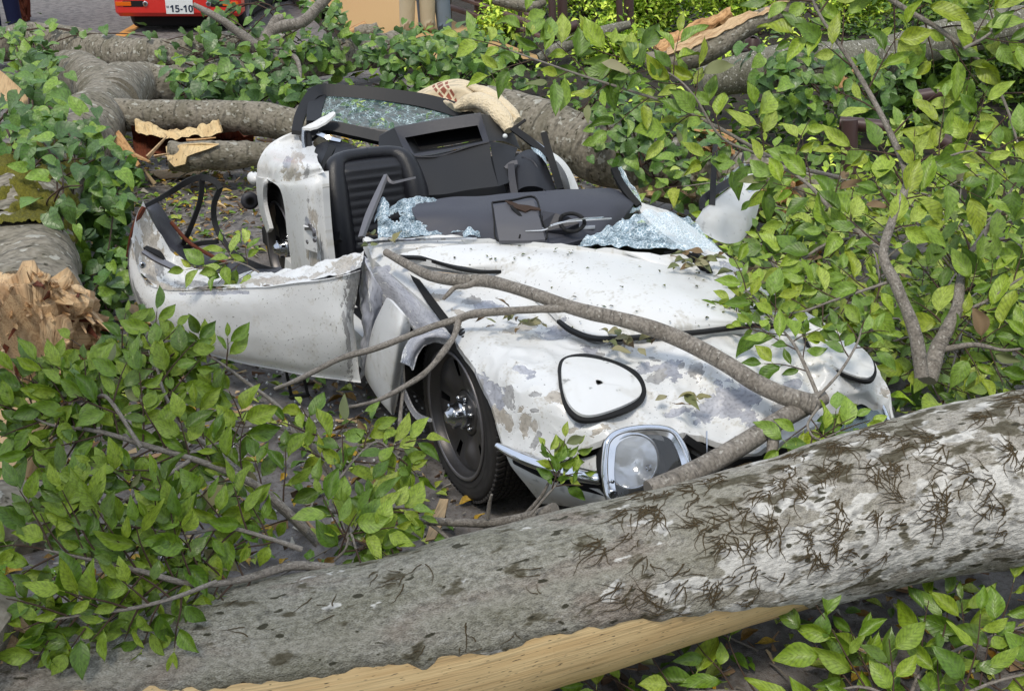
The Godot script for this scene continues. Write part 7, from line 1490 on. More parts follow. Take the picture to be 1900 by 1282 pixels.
func leafy(o: Node3D, pts: Array, r0: float, r1: float, twigs: int, tl: float, size: float, mats: Array, plane: Vector3, from := 0.1, spread := 1.0, kind := "beech", main := "limb", limit := 300) -> void:
	# a limb through the points with side twigs lying about one plane, leaves set alternately along each twig
	var mb := MB.new(); org = o.position
	tube(mb, pts, [r0, lerpf(r0, r1, 0.5), r1], pts.size() * 7, 9, 1.0, Vector3.UP, noise(int(pts[0].x * 100), 8.0, 2), 0.15)
	put(mb, main, M.twig, o)
	for k in twigs + 1:
		var s := lerpf(from, 1.0, float(k) / maxi(twigs, 1))
		var p := at_spline(pts, s); var tg := (at_spline(pts, minf(s + 0.02, 1.0)) - at_spline(pts, maxf(s - 0.02, 0.0))).normalized()
		var side := tg.cross(plane).normalized() * (1.0 if k % 2 else -1.0)
		var d := (tg * rnd(0.5, 1.0) + side * rnd(0.5, 1.1) * spread + rvec() * 0.25).normalized()
		if k == twigs: d = tg
		var ln := tl * rnd(0.55, 1.15)
		var q := [p]; var e := p
		for j in 3:
			e += d * ln / 3.0; d = (d + rvec() * 0.16 + Vector3(0, -0.05, 0)).normalized(); q.append(e)
		mb = MB.new(); tube(mb, q, [maxf(r1, 0.0022), 0.0013], 6, 5, 1.0, Vector3.UP, null, 0, false); put(mb, "twig", M.stem, o)
		var nl := maxi(4, int(ln / (size * 0.44)))
		for j in nl + 1:
			var f := lerpf(0.16, 1.0, float(j) / nl)
			var lp := at_spline(q, f); var lt := (at_spline(q, minf(f + 0.05, 1.0)) - at_spline(q, f - 0.05)).normalized()
			var ls := lt.cross(plane).normalized() * (1.0 if j % 2 else -1.0)
			var ld := (lt * rnd(0.45, 0.9) + ls * rnd(0.6, 1.0) + rvec() * 0.22) if j < nl else lt
			var ln2 := (plane + rvec() * 0.55).normalized()
			if rng.randf() < 0.14: continue
			leaf(o, kind, mats if rng.randf() > 0.03 else M.wilt, lp, ld, ln2, size * rnd(0.55, 1.2) * (0.8 if f > 0.9 else 1.0), limit)

func ivy(label: String, pts: Array, r: float, count: int, size: float, mats: Array, up := 0.5) -> void:   # a climber over a trunk that runs through the points
	var o := thing("ivy", label, "ivy", pts[0], "")
	var mb := MB.new()
	for k in 4:
		var q := []
		for j in 7:
			var a := 0.6 + 0.9 * sin(j * 1.3 + k * 2.0)
			q.append(at_spline(pts, j / 6.0) + V(rnd(-0.05, 0.05), r * 1.03 * sin(a), r * 1.03 * cos(a)))
		tube(mb, q, [0.008, 0.006, 0.004], 24, 5, 1.0, Vector3.UP, null, 0, false)
	var sm := put(mb, "stems", M.stem, o); sm.set_meta("kind", "stuff")
	for k in count:
		var s := rnd(0, 1); var a := rnd(-0.5, 2.0)
		var d := V(rnd(-0.3, 0.3), sin(a), cos(a)).normalized()
		var p := at_spline(pts, s) + d * (r + absf(rng.randfn()) * 0.07 + 0.01) + V(rnd(-0.05, 0.05), 0, 0)
		leaf(o, "ivy", mats, p, V(rnd(-1, 1), rnd(-1.0, 0.5), rnd(-0.2, 0.9)), d * 0.6 + V(0, up, 0.5) + rvec() * 0.45, size * rnd(0.6, 1.2))

func bush(called: String, label: String, at: Vector3, R: Vector3, count: int, size: float, tones: Array, stems := 7) -> void:
	var o := thing(called, label, "bush", at)
	var mb := MB.new()
	var tips := []
	for k in stems:
		var tip := at + V(rnd(-0.8, 0.8) * R.x, rnd(0.6, 1.1) * R.y, rnd(-0.8, 0.8) * R.z); tips.append(tip)
		tube(mb, [at + V(rnd(-0.2, 0.2) * R.x, 0, rnd(-0.2, 0.2) * R.z), at.lerp(tip, 0.5) + rvec() * 0.08, tip], [0.02, 0.013, 0.005], 10, 6, 1.0, Vector3.UP, null, 0, false)
	var sm := put(mb, "stems", M.stem, o); sm.set_meta("kind", "stuff")
	var list := []
	for k in count:
		var tip: Vector3 = tips[rng.randi() % stems]
		var p := at.lerp(tip, rnd(0.25, 1.05)) + rvec() * V(0.28 * R.x + 0.06, 0.22 * R.y + 0.05, 0.28 * R.z + 0.06)
		if p.y < 0.02: p.y = rnd(0.02, 0.1)
		var y := V(rnd(-1, 1), rnd(-0.7, 0.4), rnd(-1, 1)).normalized(); var n := V(rnd(-0.6, 0.6), 1.0, rnd(-0.2, 0.9))
		var x := y.cross(n).normalized(); var s := size * rnd(0.6, 1.25)
		list.append([Transform3D(Basis(x, y, x.cross(y)) * s, p - at), tones[rng.randi() % tones.size()]])
	mass(o, "leaf_mass", "beech", list)

func tree(label: String, at: Vector3, h: float, R: float, count: int, tones: Array) -> void:
	var o := thing("tree", label, "tree", at, "trees beyond the fence")
	var mb := MB.new(); tube(mb, [at, at + V(0.1, h * 0.4, 0), at + V(-0.05, h * 0.9, 0.1)], [0.16, 0.12, 0.04], 16, 10, 1.0, Vector3.UP, noise(int(at.x * 10), 3.0, 3), 0.15); put(mb, "trunk", M.bark2, o)
	mb = MB.new(); var clumps := []
	for k in 16:
		var b := at + V(0, h * rnd(0.25, 0.9), 0); var tip := b + V(rnd(-1, 1), rnd(0.0, 0.5), rnd(-1, 1)).normalized() * R * rnd(0.6, 1.0); clumps.append(tip)
		tube(mb, [b, b.lerp(tip, 0.5) + V(0, 0.1, 0), tip], [0.05, 0.03, 0.01], 8, 6)
	var lb := put(mb, "limbs", M.bark2, o); lb.set_meta("kind", "stuff")
	var list := []
	for k in count:
		var c: Vector3 = clumps[rng.randi() % 16]
		var p := c + V(rng.randfn() * 0.5, rng.randfn() * 0.28, rng.randfn() * 0.5)
		var y := V(rnd(-1, 1), rnd(-0.8, 0.3), rnd(-1, 1)).normalized(); var n := V(rnd(-0.7, 0.7), 1.0, rnd(-0.4, 0.8)); var x := y.cross(n).normalized()
		list.append([Transform3D(Basis(x, y, x.cross(y)) * 0.13 * rnd(0.7, 1.3), p - at), tones[rng.randi() % tones.size()]])
	mass(o, "crown", "beech", list)

func make_foliage() -> void:
	var o: Node3D; var B: Array = M.bright; var D: Array = M.deep; var I: Array = M.ivy
	var face := V(-0.1, 0.72, 0.75).normalized()
	# right hand branches, in front of everything
	o = thing("leafy_branch", "leafy beech branch reaching left over the wreck from the right side", "branch", V(1.371,0.896,-4.788))
	leafy(o, [V(1.371,0.896,-4.788),V(1.112,0.97,-4.765),V(0.859,1.104,-4.767),V(0.654,1.205,-4.755),V(0.453,1.275,-4.73),V(0.267,1.337,-4.702),V(0.106,1.396,-4.673),V(-0.011,1.435,-4.689)], 0.009, 0.003, 14, 0.21, 0.128, B, V(0.05, 0.55, 0.85).normalized(), 0.12, 1.1)
	leafy(o, [V(1.035,1.002,-4.724),V(0.85,1.085,-4.705),V(0.733,1.245,-4.718),V(0.647,1.324,-4.751),V(0.517,1.374,-4.772),V(0.431,1.394,-4.781)], 0.006, 0.003, 9, 0.20, 0.128, B, V(0.05, 0.55, 0.85).normalized(), 0.1, 1.1, "beech", "side_branch")
	o = thing("leafy_branch", "upright leafy beech branch before the trunk, dark forked stem at its foot", "branch", V(1.381,0.521,-3.6))
	leafy(o, [V(1.381,0.521,-3.6),V(1.359,0.654,-3.656),V(1.305,0.795,-3.748),V(1.266,0.889,-3.809),V(1.328,1.01,-3.914),V(1.379,1.1,-4.006),V(1.333,1.246,-4.122),V(1.233,1.43,-4.253),V(1.117,1.59,-4.321),V(1.06,1.696,-4.365)], 0.024, 0.004, 15, 0.22, 0.126, B, V(-0.1, 0.5, 0.85).normalized(), 0.35, 1.1)
	leafy(o, [V(1.379,1.1,-4.006),V(1.486,1.152,-4.028),V(1.599,1.187,-4.043),V(1.73,1.17,-4.035)], 0.005, 0.003, 7, 0.22, 0.126, B, V(-0.1, 0.5, 0.85).normalized(), 0.1, 1.1, "beech", "side_branch")
	o = thing("leafy_branch", "leafy beech branch hanging over the far door and right wing", "branch", V(1.272,0.883,-3.828))
	leafy(o, [V(1.272,0.883,-3.828),V(1.204,0.936,-3.937),V(1.142,0.974,-4.007),V(1.079,1.039,-4.089),V(1.014,1.08,-4.16),V(0.967,1.086,-4.217)], 0.014, 0.003, 9, 0.2, 0.112, B, V(-0.05, 0.6, 0.8).normalized(), 0.15, 1.1)
	leafy(o, [V(1.222,0.91,-3.926),V(1.11,0.892,-3.919),V(1.016,0.84,-3.897),V(0.952,0.789,-3.93),V(0.925,0.826,-3.999)], 0.006, 0.003, 8, 0.15, 0.105, B, V(-0.05, 0.7, 0.7).normalized(), 0.1, 1.1, "beech", "side_branch")
	leafy(o, [V(1.303,0.805,-3.773),V(1.193,0.771,-3.759),V(1.083,0.737,-3.745),V(0.972,0.703,-3.731),V(0.867,0.704,-3.753)], 0.006, 0.003, 8, 0.15, 0.105, B, V(-0.05, 0.7, 0.7).normalized(), 0.1, 1.1, "beech", "side_branch")
	o = thing("leafy_branch", "thick pale branch with leaves rising at the right edge behind the log", "branch", V(1.452,0.45,-3.733))
	leafy(o, [V(1.452,0.45,-3.733),V(1.513,0.544,-3.826),V(1.589,0.631,-3.917),V(1.657,0.74,-4.072),V(1.776,0.838,-4.221),V(1.92,0.96,-4.381)], 0.034, 0.005, 11, 0.26, 0.126, B, V(-0.25, 0.5, 0.8).normalized(), 0.3, 1.2)
	leafy(o, [V(1.589,0.631,-3.917),V(1.695,0.666,-3.932),V(1.811,0.737,-3.962),V(1.907,0.773,-3.977)], 0.008, 0.003, 7, 0.24, 0.126, B, V(-0.25, 0.5, 0.8).normalized(), 0.1, 1.2, "beech", "side_branch")
	leafy(o, [V(1.513,0.526,-3.819),V(1.617,0.563,-3.78),V(1.709,0.565,-3.727),V(1.798,0.602,-3.688)], 0.012, 0.003, 7, 0.22, 0.126, B, V(-0.25, 0.7, 0.7).normalized(), 0.1, 1.2, "beech", "side_branch")
	o = thing("leafy_branch", "grey branch with large leaves sloping down in the upper right corner", "branch", V(1.282,1.722,-4.485))
	leafy(o, [V(1.282,1.722,-4.485),V(1.44,1.622,-4.443),V(1.558,1.558,-4.416),V(1.657,1.486,-4.385),V(1.736,1.422,-4.358),V(1.815,1.286,-4.301),V(1.852,1.116,-4.176)], 0.012, 0.004, 13, 0.24, 0.126, B, V(-0.2, 0.45, 0.87).normalized(), 0.05, 1.2)
	leafy(o, [V(1.618,1.501,-4.283),V(1.715,1.554,-4.306),V(1.792,1.643,-4.343),V(1.888,1.696,-4.365)], 0.006, 0.003, 6, 0.24, 0.126, B, V(-0.2, 0.45, 0.87).normalized(), 0.1, 1.2, "beech", "side_branch")
	o = thing("leafy_sprig", "small dark leafy sprig hanging over the right end of the bonnet", "branch", V(0.955,0.58,-3.267))
	leafy(o, [V(0.95,0.589,-3.249),V(0.921,0.66,-3.333),V(0.891,0.718,-3.412),V(0.872,0.727,-3.524),V(0.848,0.741,-3.584)], 0.007, 0.0025, 8, 0.17, 0.085, B + D, V(-0.1, 0.6, 0.8).normalized(), 0.25, 1.0)
	leafy(o, [V(0.883,0.709,-3.57),V(0.833,0.755,-3.698),V(0.78,0.771,-3.759),V(0.734,0.686,-3.724),V(0.761,0.621,-3.642)], 0.004, 0.0025, 6, 0.14, 0.08, D + B, V(-0.2, 0.3, 0.9).normalized(), 0.3, 1.0, "beech", "side_branch")
	leafy(o, [V(0.928,0.613,-3.237),V(1.007,0.68,-3.287),V(1.072,0.737,-3.365),V(1.103,0.765,-3.431)], 0.005, 0.0025, 4, 0.12, 0.08, B + D, V(-0.1, 0.6, 0.8).normalized(), 0.5, 1.0, "beech", "side_branch")
	leafy(o, [V(0.92,0.616,-3.174),V(0.875,0.587,-3.107),V(0.894,0.573,-3.047),V(0.957,0.595,-3.056)], 0.005, 0.0025, 7, 0.12, 0.085, B, V(-0.1, 0.7, 0.7).normalized(), 0.2, 1.0, "beech", "side_branch")
	# left hand branches
	var lf := V(0.15, 0.55, 0.82).normalized()
	o = thing("leafy_branch", "dark green leafy branch in front of the door, reaching up left", "branch", V(-0.537,0.383,-2.783))
	leafy(o, [V(-0.537,0.383,-2.783),V(-0.604,0.445,-2.809),V(-0.716,0.535,-2.846),V(-0.825,0.608,-2.899),V(-0.954,0.677,-2.961),V(-1.054,0.727,-3.014),V(-1.117,0.764,-3.062),V(-1.163,0.784,-3.092)], 0.014, 0.003, 24, 0.17, 0.086, D, lf, 0.15, 1.1)
	leafy(o, [V(-0.939,0.663,-2.955),V(-0.984,0.761,-2.996),V(-1.005,0.791,-3.041),V(-1.033,0.814,-3.083),V(-1.047,0.827,-3.11)], 0.006, 0.003, 13, 0.14, 0.086, D, lf, 0.1, 1.1, "beech", "side_branch")
	o = thing("leafy_branch", "leafy branch with slender grey stem rising before the dented door", "branch", V(-0.483,0.417,-2.96))
	leafy(o, [V(-0.483,0.417,-2.96),V(-0.549,0.508,-3.02),V(-0.625,0.581,-3.083),V(-0.702,0.641,-3.141),V(-0.803,0.699,-3.187),V(-0.875,0.748,-3.207),V(-0.939,0.78,-3.221)], 0.010, 0.003, 5, 0.11, 0.084, D, lf, 0.72, 0.8)
	leafy(o, [V(-0.615,0.571,-3.068),V(-0.706,0.609,-3.062),V(-0.795,0.618,-3.044),V(-0.876,0.663,-3.041),V(-0.938,0.734,-3.071)], 0.005, 0.003, 7, 0.12, 0.084, D, lf, 0.35, 1.1, "beech", "side_branch")
	o = thing("leafy_branch", "leafy branch spreading to the left edge over the peeled stump", "branch", V(-0.558,0.444,-2.754))
	leafy(o, [V(-0.558,0.444,-2.754),V(-0.681,0.573,-2.765),V(-0.816,0.652,-2.755),V(-0.953,0.701,-2.754),V(-1.095,0.74,-2.77),V(-1.209,0.753,-2.776),V(-1.266,0.773,-2.784)], 0.012, 0.003, 22, 0.18, 0.088, D, lf, 0.2, 1.1)
	leafy(o, [V(-0.975,0.71,-2.736),V(-1.067,0.819,-2.803),V(-1.116,0.81,-2.821),V(-1.177,0.813,-2.833),V(-1.228,0.799,-2.828)], 0.006, 0.003, 14, 0.15, 0.086, D, lf, 0.15, 1.1, "beech", "side_branch")
	leafy(o, [V(-0.853,0.668,-2.74),V(-0.937,0.634,-2.671),V(-1.039,0.598,-2.624),V(-1.142,0.608,-2.606)], 0.006, 0.003, 14, 0.15, 0.086, D, lf, 0.1, 1.1, "beech", "side_branch")
	o = thing("leafy_branch", "leafy branch lying along the left end of the large front trunk", "branch", V(-0.462,0.441,-2.59))
	leafy(o, [V(-0.462,0.434,-2.587),V(-0.568,0.457,-2.564),V(-0.677,0.465,-2.492),V(-0.779,0.493,-2.428),V(-0.896,0.552,-2.398),V(-1.002,0.593,-2.383),V(-1.109,0.627,-2.375)], 0.014, 0.003, 24, 0.18, 0.09, D, V(0.1, 0.5, 0.85).normalized(), 0.3, 1.1)
	leafy(o, [V(-0.719,0.517,-2.405),V(-0.798,0.533,-2.314),V(-0.886,0.534,-2.271),V(-0.978,0.534,-2.25),V(-1.045,0.535,-2.228)], 0.006, 0.003, 13, 0.14, 0.086, D, V(0.1, 0.3, 0.95).normalized(), 0.2, 1.1, "beech", "side_branch")
	leafy(o, [V(-0.537,0.507,-2.563),V(-0.615,0.543,-2.557),V(-0.717,0.584,-2.542),V(-0.811,0.598,-2.493),V(-0.912,0.621,-2.481)], 0.007, 0.003, 13, 0.14, 0.086, D, V(0.1, 0.5, 0.85).normalized(), 0.2, 1.1, "beech", "side_branch")
	o = thing("leafy_branch", "fresh green leafy twigs standing left of the front tyre", "branch", V(-0.44,0.384,-2.729))
	leafy(o, [V(-0.44,0.384,-2.729),V(-0.462,0.452,-2.812),V(-0.492,0.524,-2.896),V(-0.53,0.584,-2.976),V(-0.577,0.618,-3.044)], 0.007, 0.003, 7, 0.13, 0.085, B + D, lf, 0.1, 1.0)
	leafy(o, [V(-0.455,0.424,-2.746),V(-0.396,0.451,-2.757),V(-0.36,0.492,-2.774),V(-0.332,0.451,-2.703)], 0.004, 0.003, 6, 0.11, 0.085, B + D, lf, 0.1, 1.0, "beech", "side_branch")
	leafy(o, [V(-0.487,0.524,-2.896),V(-0.446,0.556,-2.964),V(-0.39,0.575,-3.026),V(-0.328,0.532,-3.008)], 0.004, 0.003, 5, 0.11, 0.085, B + D, lf, 0.1, 1.0, "beech", "side_branch")
	leafy(o, [V(-0.472,0.415,-2.655),V(-0.441,0.452,-2.649),V(-0.427,0.491,-2.665),V(-0.407,0.474,-2.615)], 0.004, 0.003, 5, 0.13, 0.09, B + D, lf, 0.1, 1.0, "beech", "side_branch")
	o = thing("leafy_sprig", "small green sprig in front of the chrome bumper", "branch", V(0.061,0.405,-2.89))
	leafy(o, [V(0.054,0.402,-2.91),V(0.092,0.444,-2.928),V(0.131,0.487,-2.946),V(0.139,0.53,-2.964)], 0.004, 0.002, 6, 0.085, 0.062, B + D, V(0, 0.4, 0.9).normalized(), 0.5, 1.0)
	o = thing("leafy_sprig", "leaves caught on the inside of the crushed door", "branch", V(-1.068,0.56,-4.593))
	leafy(o, [V(-1.046,0.549,-4.588),V(-1.097,0.583,-4.581),V(-1.15,0.6,-4.577),V(-1.2,0.596,-4.554)], 0.004, 0.002, 5, 0.12, 0.10, D + M.palebelow, V(0, 0.6, 0.8).normalized(), 0.1, 1.0)
	# lower right, under the log
	o = thing("leafy_branch", "dark leaves growing up under the log in the lower right corner", "branch", V(1.032,0.151,-2.414))
	leafy(o, [V(1.005,0.063,-2.377),V(1.035,0.118,-2.454),V(1.081,0.15,-2.522),V(1.17,0.165,-2.582),V(1.292,0.174,-2.641),V(1.409,0.208,-2.655)], 0.007, 0.003, 12, 0.2, 0.10, D, V(-0.1, 0.6, 0.8).normalized(), 0.1, 1.2)
	leafy(o, [V(1.06,0.113,-2.398),V(1.156,0.164,-2.419),V(1.239,0.196,-2.433),V(1.349,0.221,-2.443)], 0.006, 0.003, 9, 0.2, 0.10, D, V(-0.1, 0.6, 0.8).normalized(), 0.1, 1.2, "beech", "side_branch")
	leafy(o, [V(1.018,0.101,-2.393),V(0.956,0.151,-2.436),V(0.909,0.15,-2.468),V(0.853,0.144,-2.465)], 0.006, 0.003, 9, 0.22, 0.11, D, V(-0.1, 0.6, 0.8).normalized(), 0.1, 1.2, "beech", "side_branch")
	o = thing("leafy_branch", "pale green leafy twigs below the bare wood strip at the bottom", "branch", V(0.356,0.085,-2.495))
	leafy(o, [V(0.722,0.038,-2.529),V(0.607,0.071,-2.543),V(0.477,0.071,-2.543),V(0.329,0.071,-2.511),V(0.156,0.065,-2.486)], 0.007, 0.003, 13, 0.2, 0.11, D + B, V(0, 0.75, 0.65).normalized(), 0.05, 1.2)
	# carpet of torn off twigs on the slope at right
	var pale: Array = M.palebelow + B
	var spots := [V(1.464,0.1,-5.433), V(1.753,0.1,-5.146), V(1.932,0.1,-4.643), V(1.692,0.15,-6.432), V(2.099,0.2,-6.374), V(2.387,0.2,-5.982), V(2.476,0.1,-5.433), V(1.405,0.1,-4.585), V(1.651,0.08,-4.63)]
	var words := ["behind the right wing", "right of the dark forked stem", "beside the log at the right edge", "beyond the open far door", "under the buckled brown rail", "below the thick pale branch", "at the right picture edge", "next to the right headlight", "at the foot of the forked stem"]
	for k in spots.size():
		var p: Vector3 = spots[k]
		o = thing("fallen_twigs", "heap of pale torn off leaves on the ground " + words[k], "leaves", p, "")
		for j in 5:
			var a := TAU * j / 5 + k
			leafy(o, [p + V(0, 0.03, 0), p + V(cos(a) * 0.25, rnd(0.08, 0.25), sin(a) * 0.25), p + V(cos(a) * 0.5, rnd(0.1, 0.35), sin(a) * 0.5), p + V(cos(a) * 0.75, rnd(0.05, 0.3), sin(a) * 0.75)], 0.006, 0.003, 7, 0.24, 0.105, pale if k % 3 != 2 else B + D, (V(0, 0.8, 0.5) + rvec() * 0.3).normalized(), 0.1, 1.3)
	# ivy over the trunks
	ivy("ivy over the far trunk nearest the red truck", [V(-5.462,0.24,-12.792),V(-4.512,0.24,-12.533),V(-3.377,0.24,-12.078),V(-2.666,0.26,-12.621)], 0.2, 70, 0.115, I)
	ivy("ivy along the trunk behind the car, left of the hatch", [V(-2.875,0.28,-10.36),V(-2.471,0.28,-10.903),V(-2.001,0.28,-11.346),V(-1.459,0.28,-11.993)], 0.18, 170, 0.115, I)
	ivy("ivy hanging in front of the split trunk", [V(-2.558,0.38,-9.012),V(-2.145,0.38,-9.012),V(-1.737,0.38,-8.807),V(-1.37,0.38,-8.515)], 0.16, 150, 0.115, I)
	ivy("ivy on the trunk fork at the left of the road", [V(-4.739,0.3,-11.536),V(-4.06,0.32,-10.266),V(-3.544,0.34,-9.216),V(-3.458,0.34,-8.426)], 0.25, 150, 0.115, I)
	ivy("dense ivy over the thick mossy trunk at left", [V(-3.324,0.4,-7.809),V(-2.966,0.4,-7.421),V(-2.571,0.4,-6.68),V(-2.288,0.3,-6.249)], 0.32, 150, 0.11, I)
	ivy("ivy leaves crowding the near side of the mossy trunk", [V(-2.94,0.5,-6.662),V(-2.661,0.5,-6.298),V(-2.372,0.45,-6.042),V(-2.123,0.4,-5.539)], 0.26, 90, 0.10, I)
	ivy("ivy trailing down between the mossy trunk and the door", [V(-2.79,0.3,-7.47),V(-2.433,0.28,-6.884),V(-2.216,0.22,-6.519),V(-2.129,0.2,-5.982)], 0.22, 210, 0.10, I)
	ivy("ivy spread around the bare forked branch", [V(-3.023,0.4,-12.262),V(-2.402,0.5,-11.926),V(-1.924,0.4,-12.262),V(-1.612,0.35,-11.544)], 0.28, 120, 0.115, I)
	ivy("ivy mound behind the cream blanket", [V(-1.324,0.2,-11.222),V(-0.962,0.22,-11.165),V(-0.552,0.22,-11.05),V(-0.146,0.2,-10.669)], 0.28, 250, 0.105, I)
	ivy("dark ivy mound between the fence and the blanket", [V(-1.176,0.15,-12.403),V(-0.736,0.15,-12.541),V(-0.278,0.15,-12.301),V(0.153,0.2,-11.222)], 0.22, 200, 0.11, I)
	ivy("ivy hanging below the knotted trunk at upper right", [V(1.775,0.53,-8.648),V(2.091,0.494,-8.633),V(2.485,0.476,-8.625),V(2.833,0.511,-8.749)], 0.22, 200, 0.115, I)
	ivy("ivy on the dark trunk behind the far wing", [V(0.435,0.59,-7.263),V(0.694,0.489,-7.112),V(0.944,0.392,-6.963),V(1.22,0.358,-6.84)], 0.22, 200, 0.085, I)
	ivy("ivy beside the stump behind the door tip", [V(-2.193,0.1,-6.193),V(-1.999,0.1,-5.75),V(-1.996,0.1,-5.433),V(-1.931,0.1,-5.146)], 0.12, 120, 0.075, I)
	# undergrowth beyond the fence
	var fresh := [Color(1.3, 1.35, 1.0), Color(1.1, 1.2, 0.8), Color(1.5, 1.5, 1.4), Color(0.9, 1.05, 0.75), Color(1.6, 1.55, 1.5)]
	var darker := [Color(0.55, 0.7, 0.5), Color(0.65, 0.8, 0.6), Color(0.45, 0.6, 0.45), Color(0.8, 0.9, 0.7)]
	var bl := ["light green bush behind the brown fence rails", "feathery bush at the foot of the fence", "bright bush between the tubular posts", "green bush under the broken orange limb", "bright green bush behind the pipe posts", "shrub behind the knotted trunk", "dark shrub in the upper right corner", "shrub behind the buckled rails", "low shrub below the mossy limb", "shrub at the far right edge"]
	var bp := [V(-0.15,0,-16.865), V(-0.164,0,-14.615), V(1.069,0,-17.156), V(1.738,0,-15.541), V(2.99,0,-15.541), V(4.103,0,-15.541), V(5.772,0,-15.541), V(3.369,0,-10.009), V(1.062,0,-13.045), V(4.763,0,-11.207)]
	for k in 10:
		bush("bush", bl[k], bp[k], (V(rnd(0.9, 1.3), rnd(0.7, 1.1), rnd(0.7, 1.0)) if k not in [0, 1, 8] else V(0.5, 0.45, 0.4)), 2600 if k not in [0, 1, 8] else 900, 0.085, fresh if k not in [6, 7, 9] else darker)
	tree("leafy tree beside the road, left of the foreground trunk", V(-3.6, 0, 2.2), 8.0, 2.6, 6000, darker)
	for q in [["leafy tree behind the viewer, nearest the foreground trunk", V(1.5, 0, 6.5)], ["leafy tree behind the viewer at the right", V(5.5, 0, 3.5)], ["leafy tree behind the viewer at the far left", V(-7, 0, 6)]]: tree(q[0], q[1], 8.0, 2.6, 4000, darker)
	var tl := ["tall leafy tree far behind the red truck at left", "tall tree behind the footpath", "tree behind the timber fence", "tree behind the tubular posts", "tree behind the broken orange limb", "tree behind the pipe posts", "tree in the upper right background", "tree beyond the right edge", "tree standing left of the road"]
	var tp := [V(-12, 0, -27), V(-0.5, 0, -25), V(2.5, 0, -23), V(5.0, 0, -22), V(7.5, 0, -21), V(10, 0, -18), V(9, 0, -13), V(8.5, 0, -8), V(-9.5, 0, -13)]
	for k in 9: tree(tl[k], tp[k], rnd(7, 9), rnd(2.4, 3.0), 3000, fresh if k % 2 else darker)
	# low green cover of the slope
	o = Node3D.new(); o.name = "ground_cover"; add_child(o); o.set_meta("kind", "stuff")
	var list := []
	for k in 12000:
		var p := V(rnd(-1.6, 13.0), 0, rnd(-20, -9.0))
		if k > 7500: p = V(rnd(1.2, 8.0), 0, rnd(-9.5, -3.2))
		if p.x < 0.4 and p.z < -12.5: continue
		p.y = absf(rng.randfn()) * 0.12 + 0.02
		var y := V(rnd(-1, 1), rnd(-0.4, 0.5), rnd(-1, 1)).normalized(); var n := V(rnd(-0.5, 0.5), 1, rnd(-0.2, 0.7)); var x := y.cross(n).normalized()
		list.append([Transform3D(Basis(x, y, x.cross(y)) * 0.10 * rnd(0.6, 1.2), p), darker[k % 4] if k % 3 else fresh[k % 5]])
	var gm := mass(o, "ground_cover_leaves", "beech", list)
	remove_child(o); o.remove_child(gm); o.free(); gm.name = "ground_cover"; add_child(gm)
	rest_of_leaves()

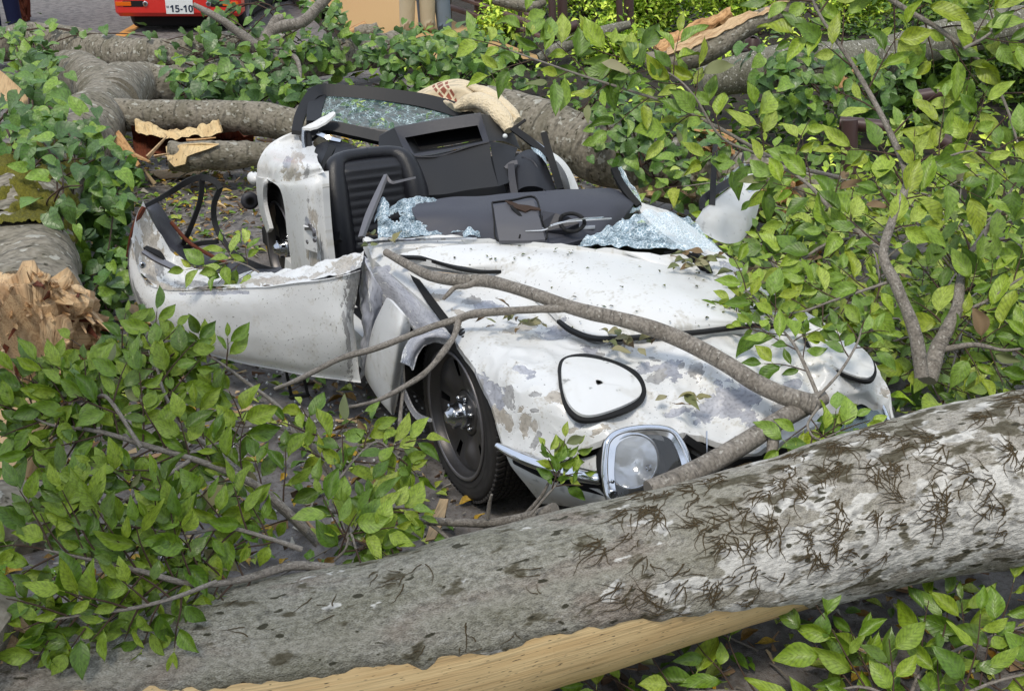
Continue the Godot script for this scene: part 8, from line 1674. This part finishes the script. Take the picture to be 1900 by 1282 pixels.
func make_debris() -> void:
	# litter on the road: wilted leaves, bark crumbs, chips, grains of broken glass
	var mb := MB.new()
	var list := []
	for k in 5200:
		var p := PH_spot()
		var y := V(rnd(-1, 1), rnd(-0.15, 0.2), rnd(-1, 1)).normalized(); var n := V(rnd(-0.5, 0.5), 1, rnd(-0.5, 0.5)); var x := y.cross(n).normalized()
		list.append([Transform3D(Basis(x, y, x.cross(y)) * rnd(0.03, 0.085), p + V(0, rnd(0.004, 0.03), 0)), [Color(0.75, 0.9, 0.65), Color(1.1, 1.1, 1.0), Color(1.3, 0.95, 0.7), Color(0.9, 0.6, 0.4), Color(0.6, 0.75, 0.55), Color(1.25, 1.2, 1.3)][k % 6]])
	var gm := mass(self, "leaf_litter", "beech", list); gm.set_meta("kind", "stuff")
	for m in 5:
		mb = MB.new(); org = Vector3.ZERO
		for k in 1000:
			var p := PH_spot(); var s := rnd(0.006, 0.02) * (2.4 if k % 14 == 0 else 1.0)
			spike(mb, p + V(0, 0.006, 0), V(rnd(-1, 1), rnd(0.0, 0.15), rnd(-1, 1)), s * rnd(1.5, 4.0), s * rnd(0.6, 1.6), s * 0.35)
		var mi := put(mb, ["wood_crumbs", "bark_crumbs", "dark_crumbs", "grey_grit", "soil_crumbs"][m], M.chips[m], self); mi.set_meta("kind", "stuff")
	mb = MB.new()
	for k in 500:
		var p := PH_spot() if k % 2 else V(-0.676,0,-4.423) + V(rnd(-0.5, 0.5), 0, rnd(-0.5, 0.5))
		rbox(mb, p + V(0, 0.004, 0), Basis.from_euler(rvec() * 3.0), V(0.005, 0.004, 0.004), 0.001)
	var gl := put(mb, "glass_crumbs", M.paintchip, self); gl.set_meta("kind", "stuff")
	mb = MB.new()
	for k in 420:
		var p := PH_spot(); var d := V(rnd(-1, 1), rnd(-0.04, 0.12), rnd(-1, 1)).normalized() * rnd(0.08, 0.35)
		tube(mb, [p + V(0, 0.012, 0), p + d * 0.5 + V(0, 0.02, 0) + rvec() * 0.02, p + d + V(0, 0.012, 0)], [0.004, 0.003, 0.002], 5, 5)
	var tw := put(mb, "fallen_twiglets", M.twig, self); tw.set_meta("kind", "stuff")
	# bits of leaf and bark on the bonnet
	list = []
	for k in 70:
		var p := skin[rng.randi() % skin.size()]
		if k > 40: p = skin[clampi(int(absf(rng.randfn()) * 900.0), 0, skin.size() - 1)]
		var y := V(rnd(-1, 1), rnd(-0.3, 0.3), rnd(-1, 1)).normalized(); var n := V(rnd(-0.4, 0.4), 1, rnd(-0.4, 0.4)); var x := y.cross(n).normalized()
		list.append([Transform3D(Basis(x, y, x.cross(y)) * rnd(0.006, 0.022), p + V(0, 0.006, 0)), [Color(0.45, 0.4, 0.3), Color(0.7, 0.65, 0.45), Color(0.5, 0.55, 0.35)][k % 3]])
	mass(self, "leaf_fragments", "beech", list)
	var heaps := [["wilted leaves heaped on the left wing crease", V(0.018,0.69,-3.665), 16], ["wilted brown leaves lying beside the lamp cover on the nose", V(0.372,0.69,-3.478), 14], ["dry leaves and bark on the right scuttle corner", V(0.675,0.75,-4.104), 24], ["wilted leaves on the dented centre of the nose", V(0.559,0.61,-3.243), 8], ["brown leaves behind the left end of the wiper", V(-0.531,0.73,-4.425), 8], ["dry stalks and leaves at the right end of the bonnet", V(0.825,0.71,-4.039), 16]]
	for h in heaps:
		var o := thing("wilted_leaves", h[0], "leaves", h[1])
		for k in h[2]:
			leaf(o, "beech", M.wilt, h[1] + V(rnd(-0.09, 0.09), rnd(0.0, 0.03), rnd(-0.07, 0.07)), V(rnd(-1, 1), rnd(-0.1, 0.3), rnd(-1, 1)), V(rnd(-0.6, 0.6), 1, rnd(-0.3, 0.8)), rnd(0.035, 0.07))

func PH_spot() -> Vector3:   # somewhere on the open road
	while true:
		var p := V(rnd(-3.4, 1.8), 0, rnd(-9.5, -2.2))
		var d := p - CO
		if absf(d.dot(CP)) < 0.7 and d.dot(CA) < 0.7 and d.dot(CA) > -3.0: continue
		return p
	return Vector3.ZERO
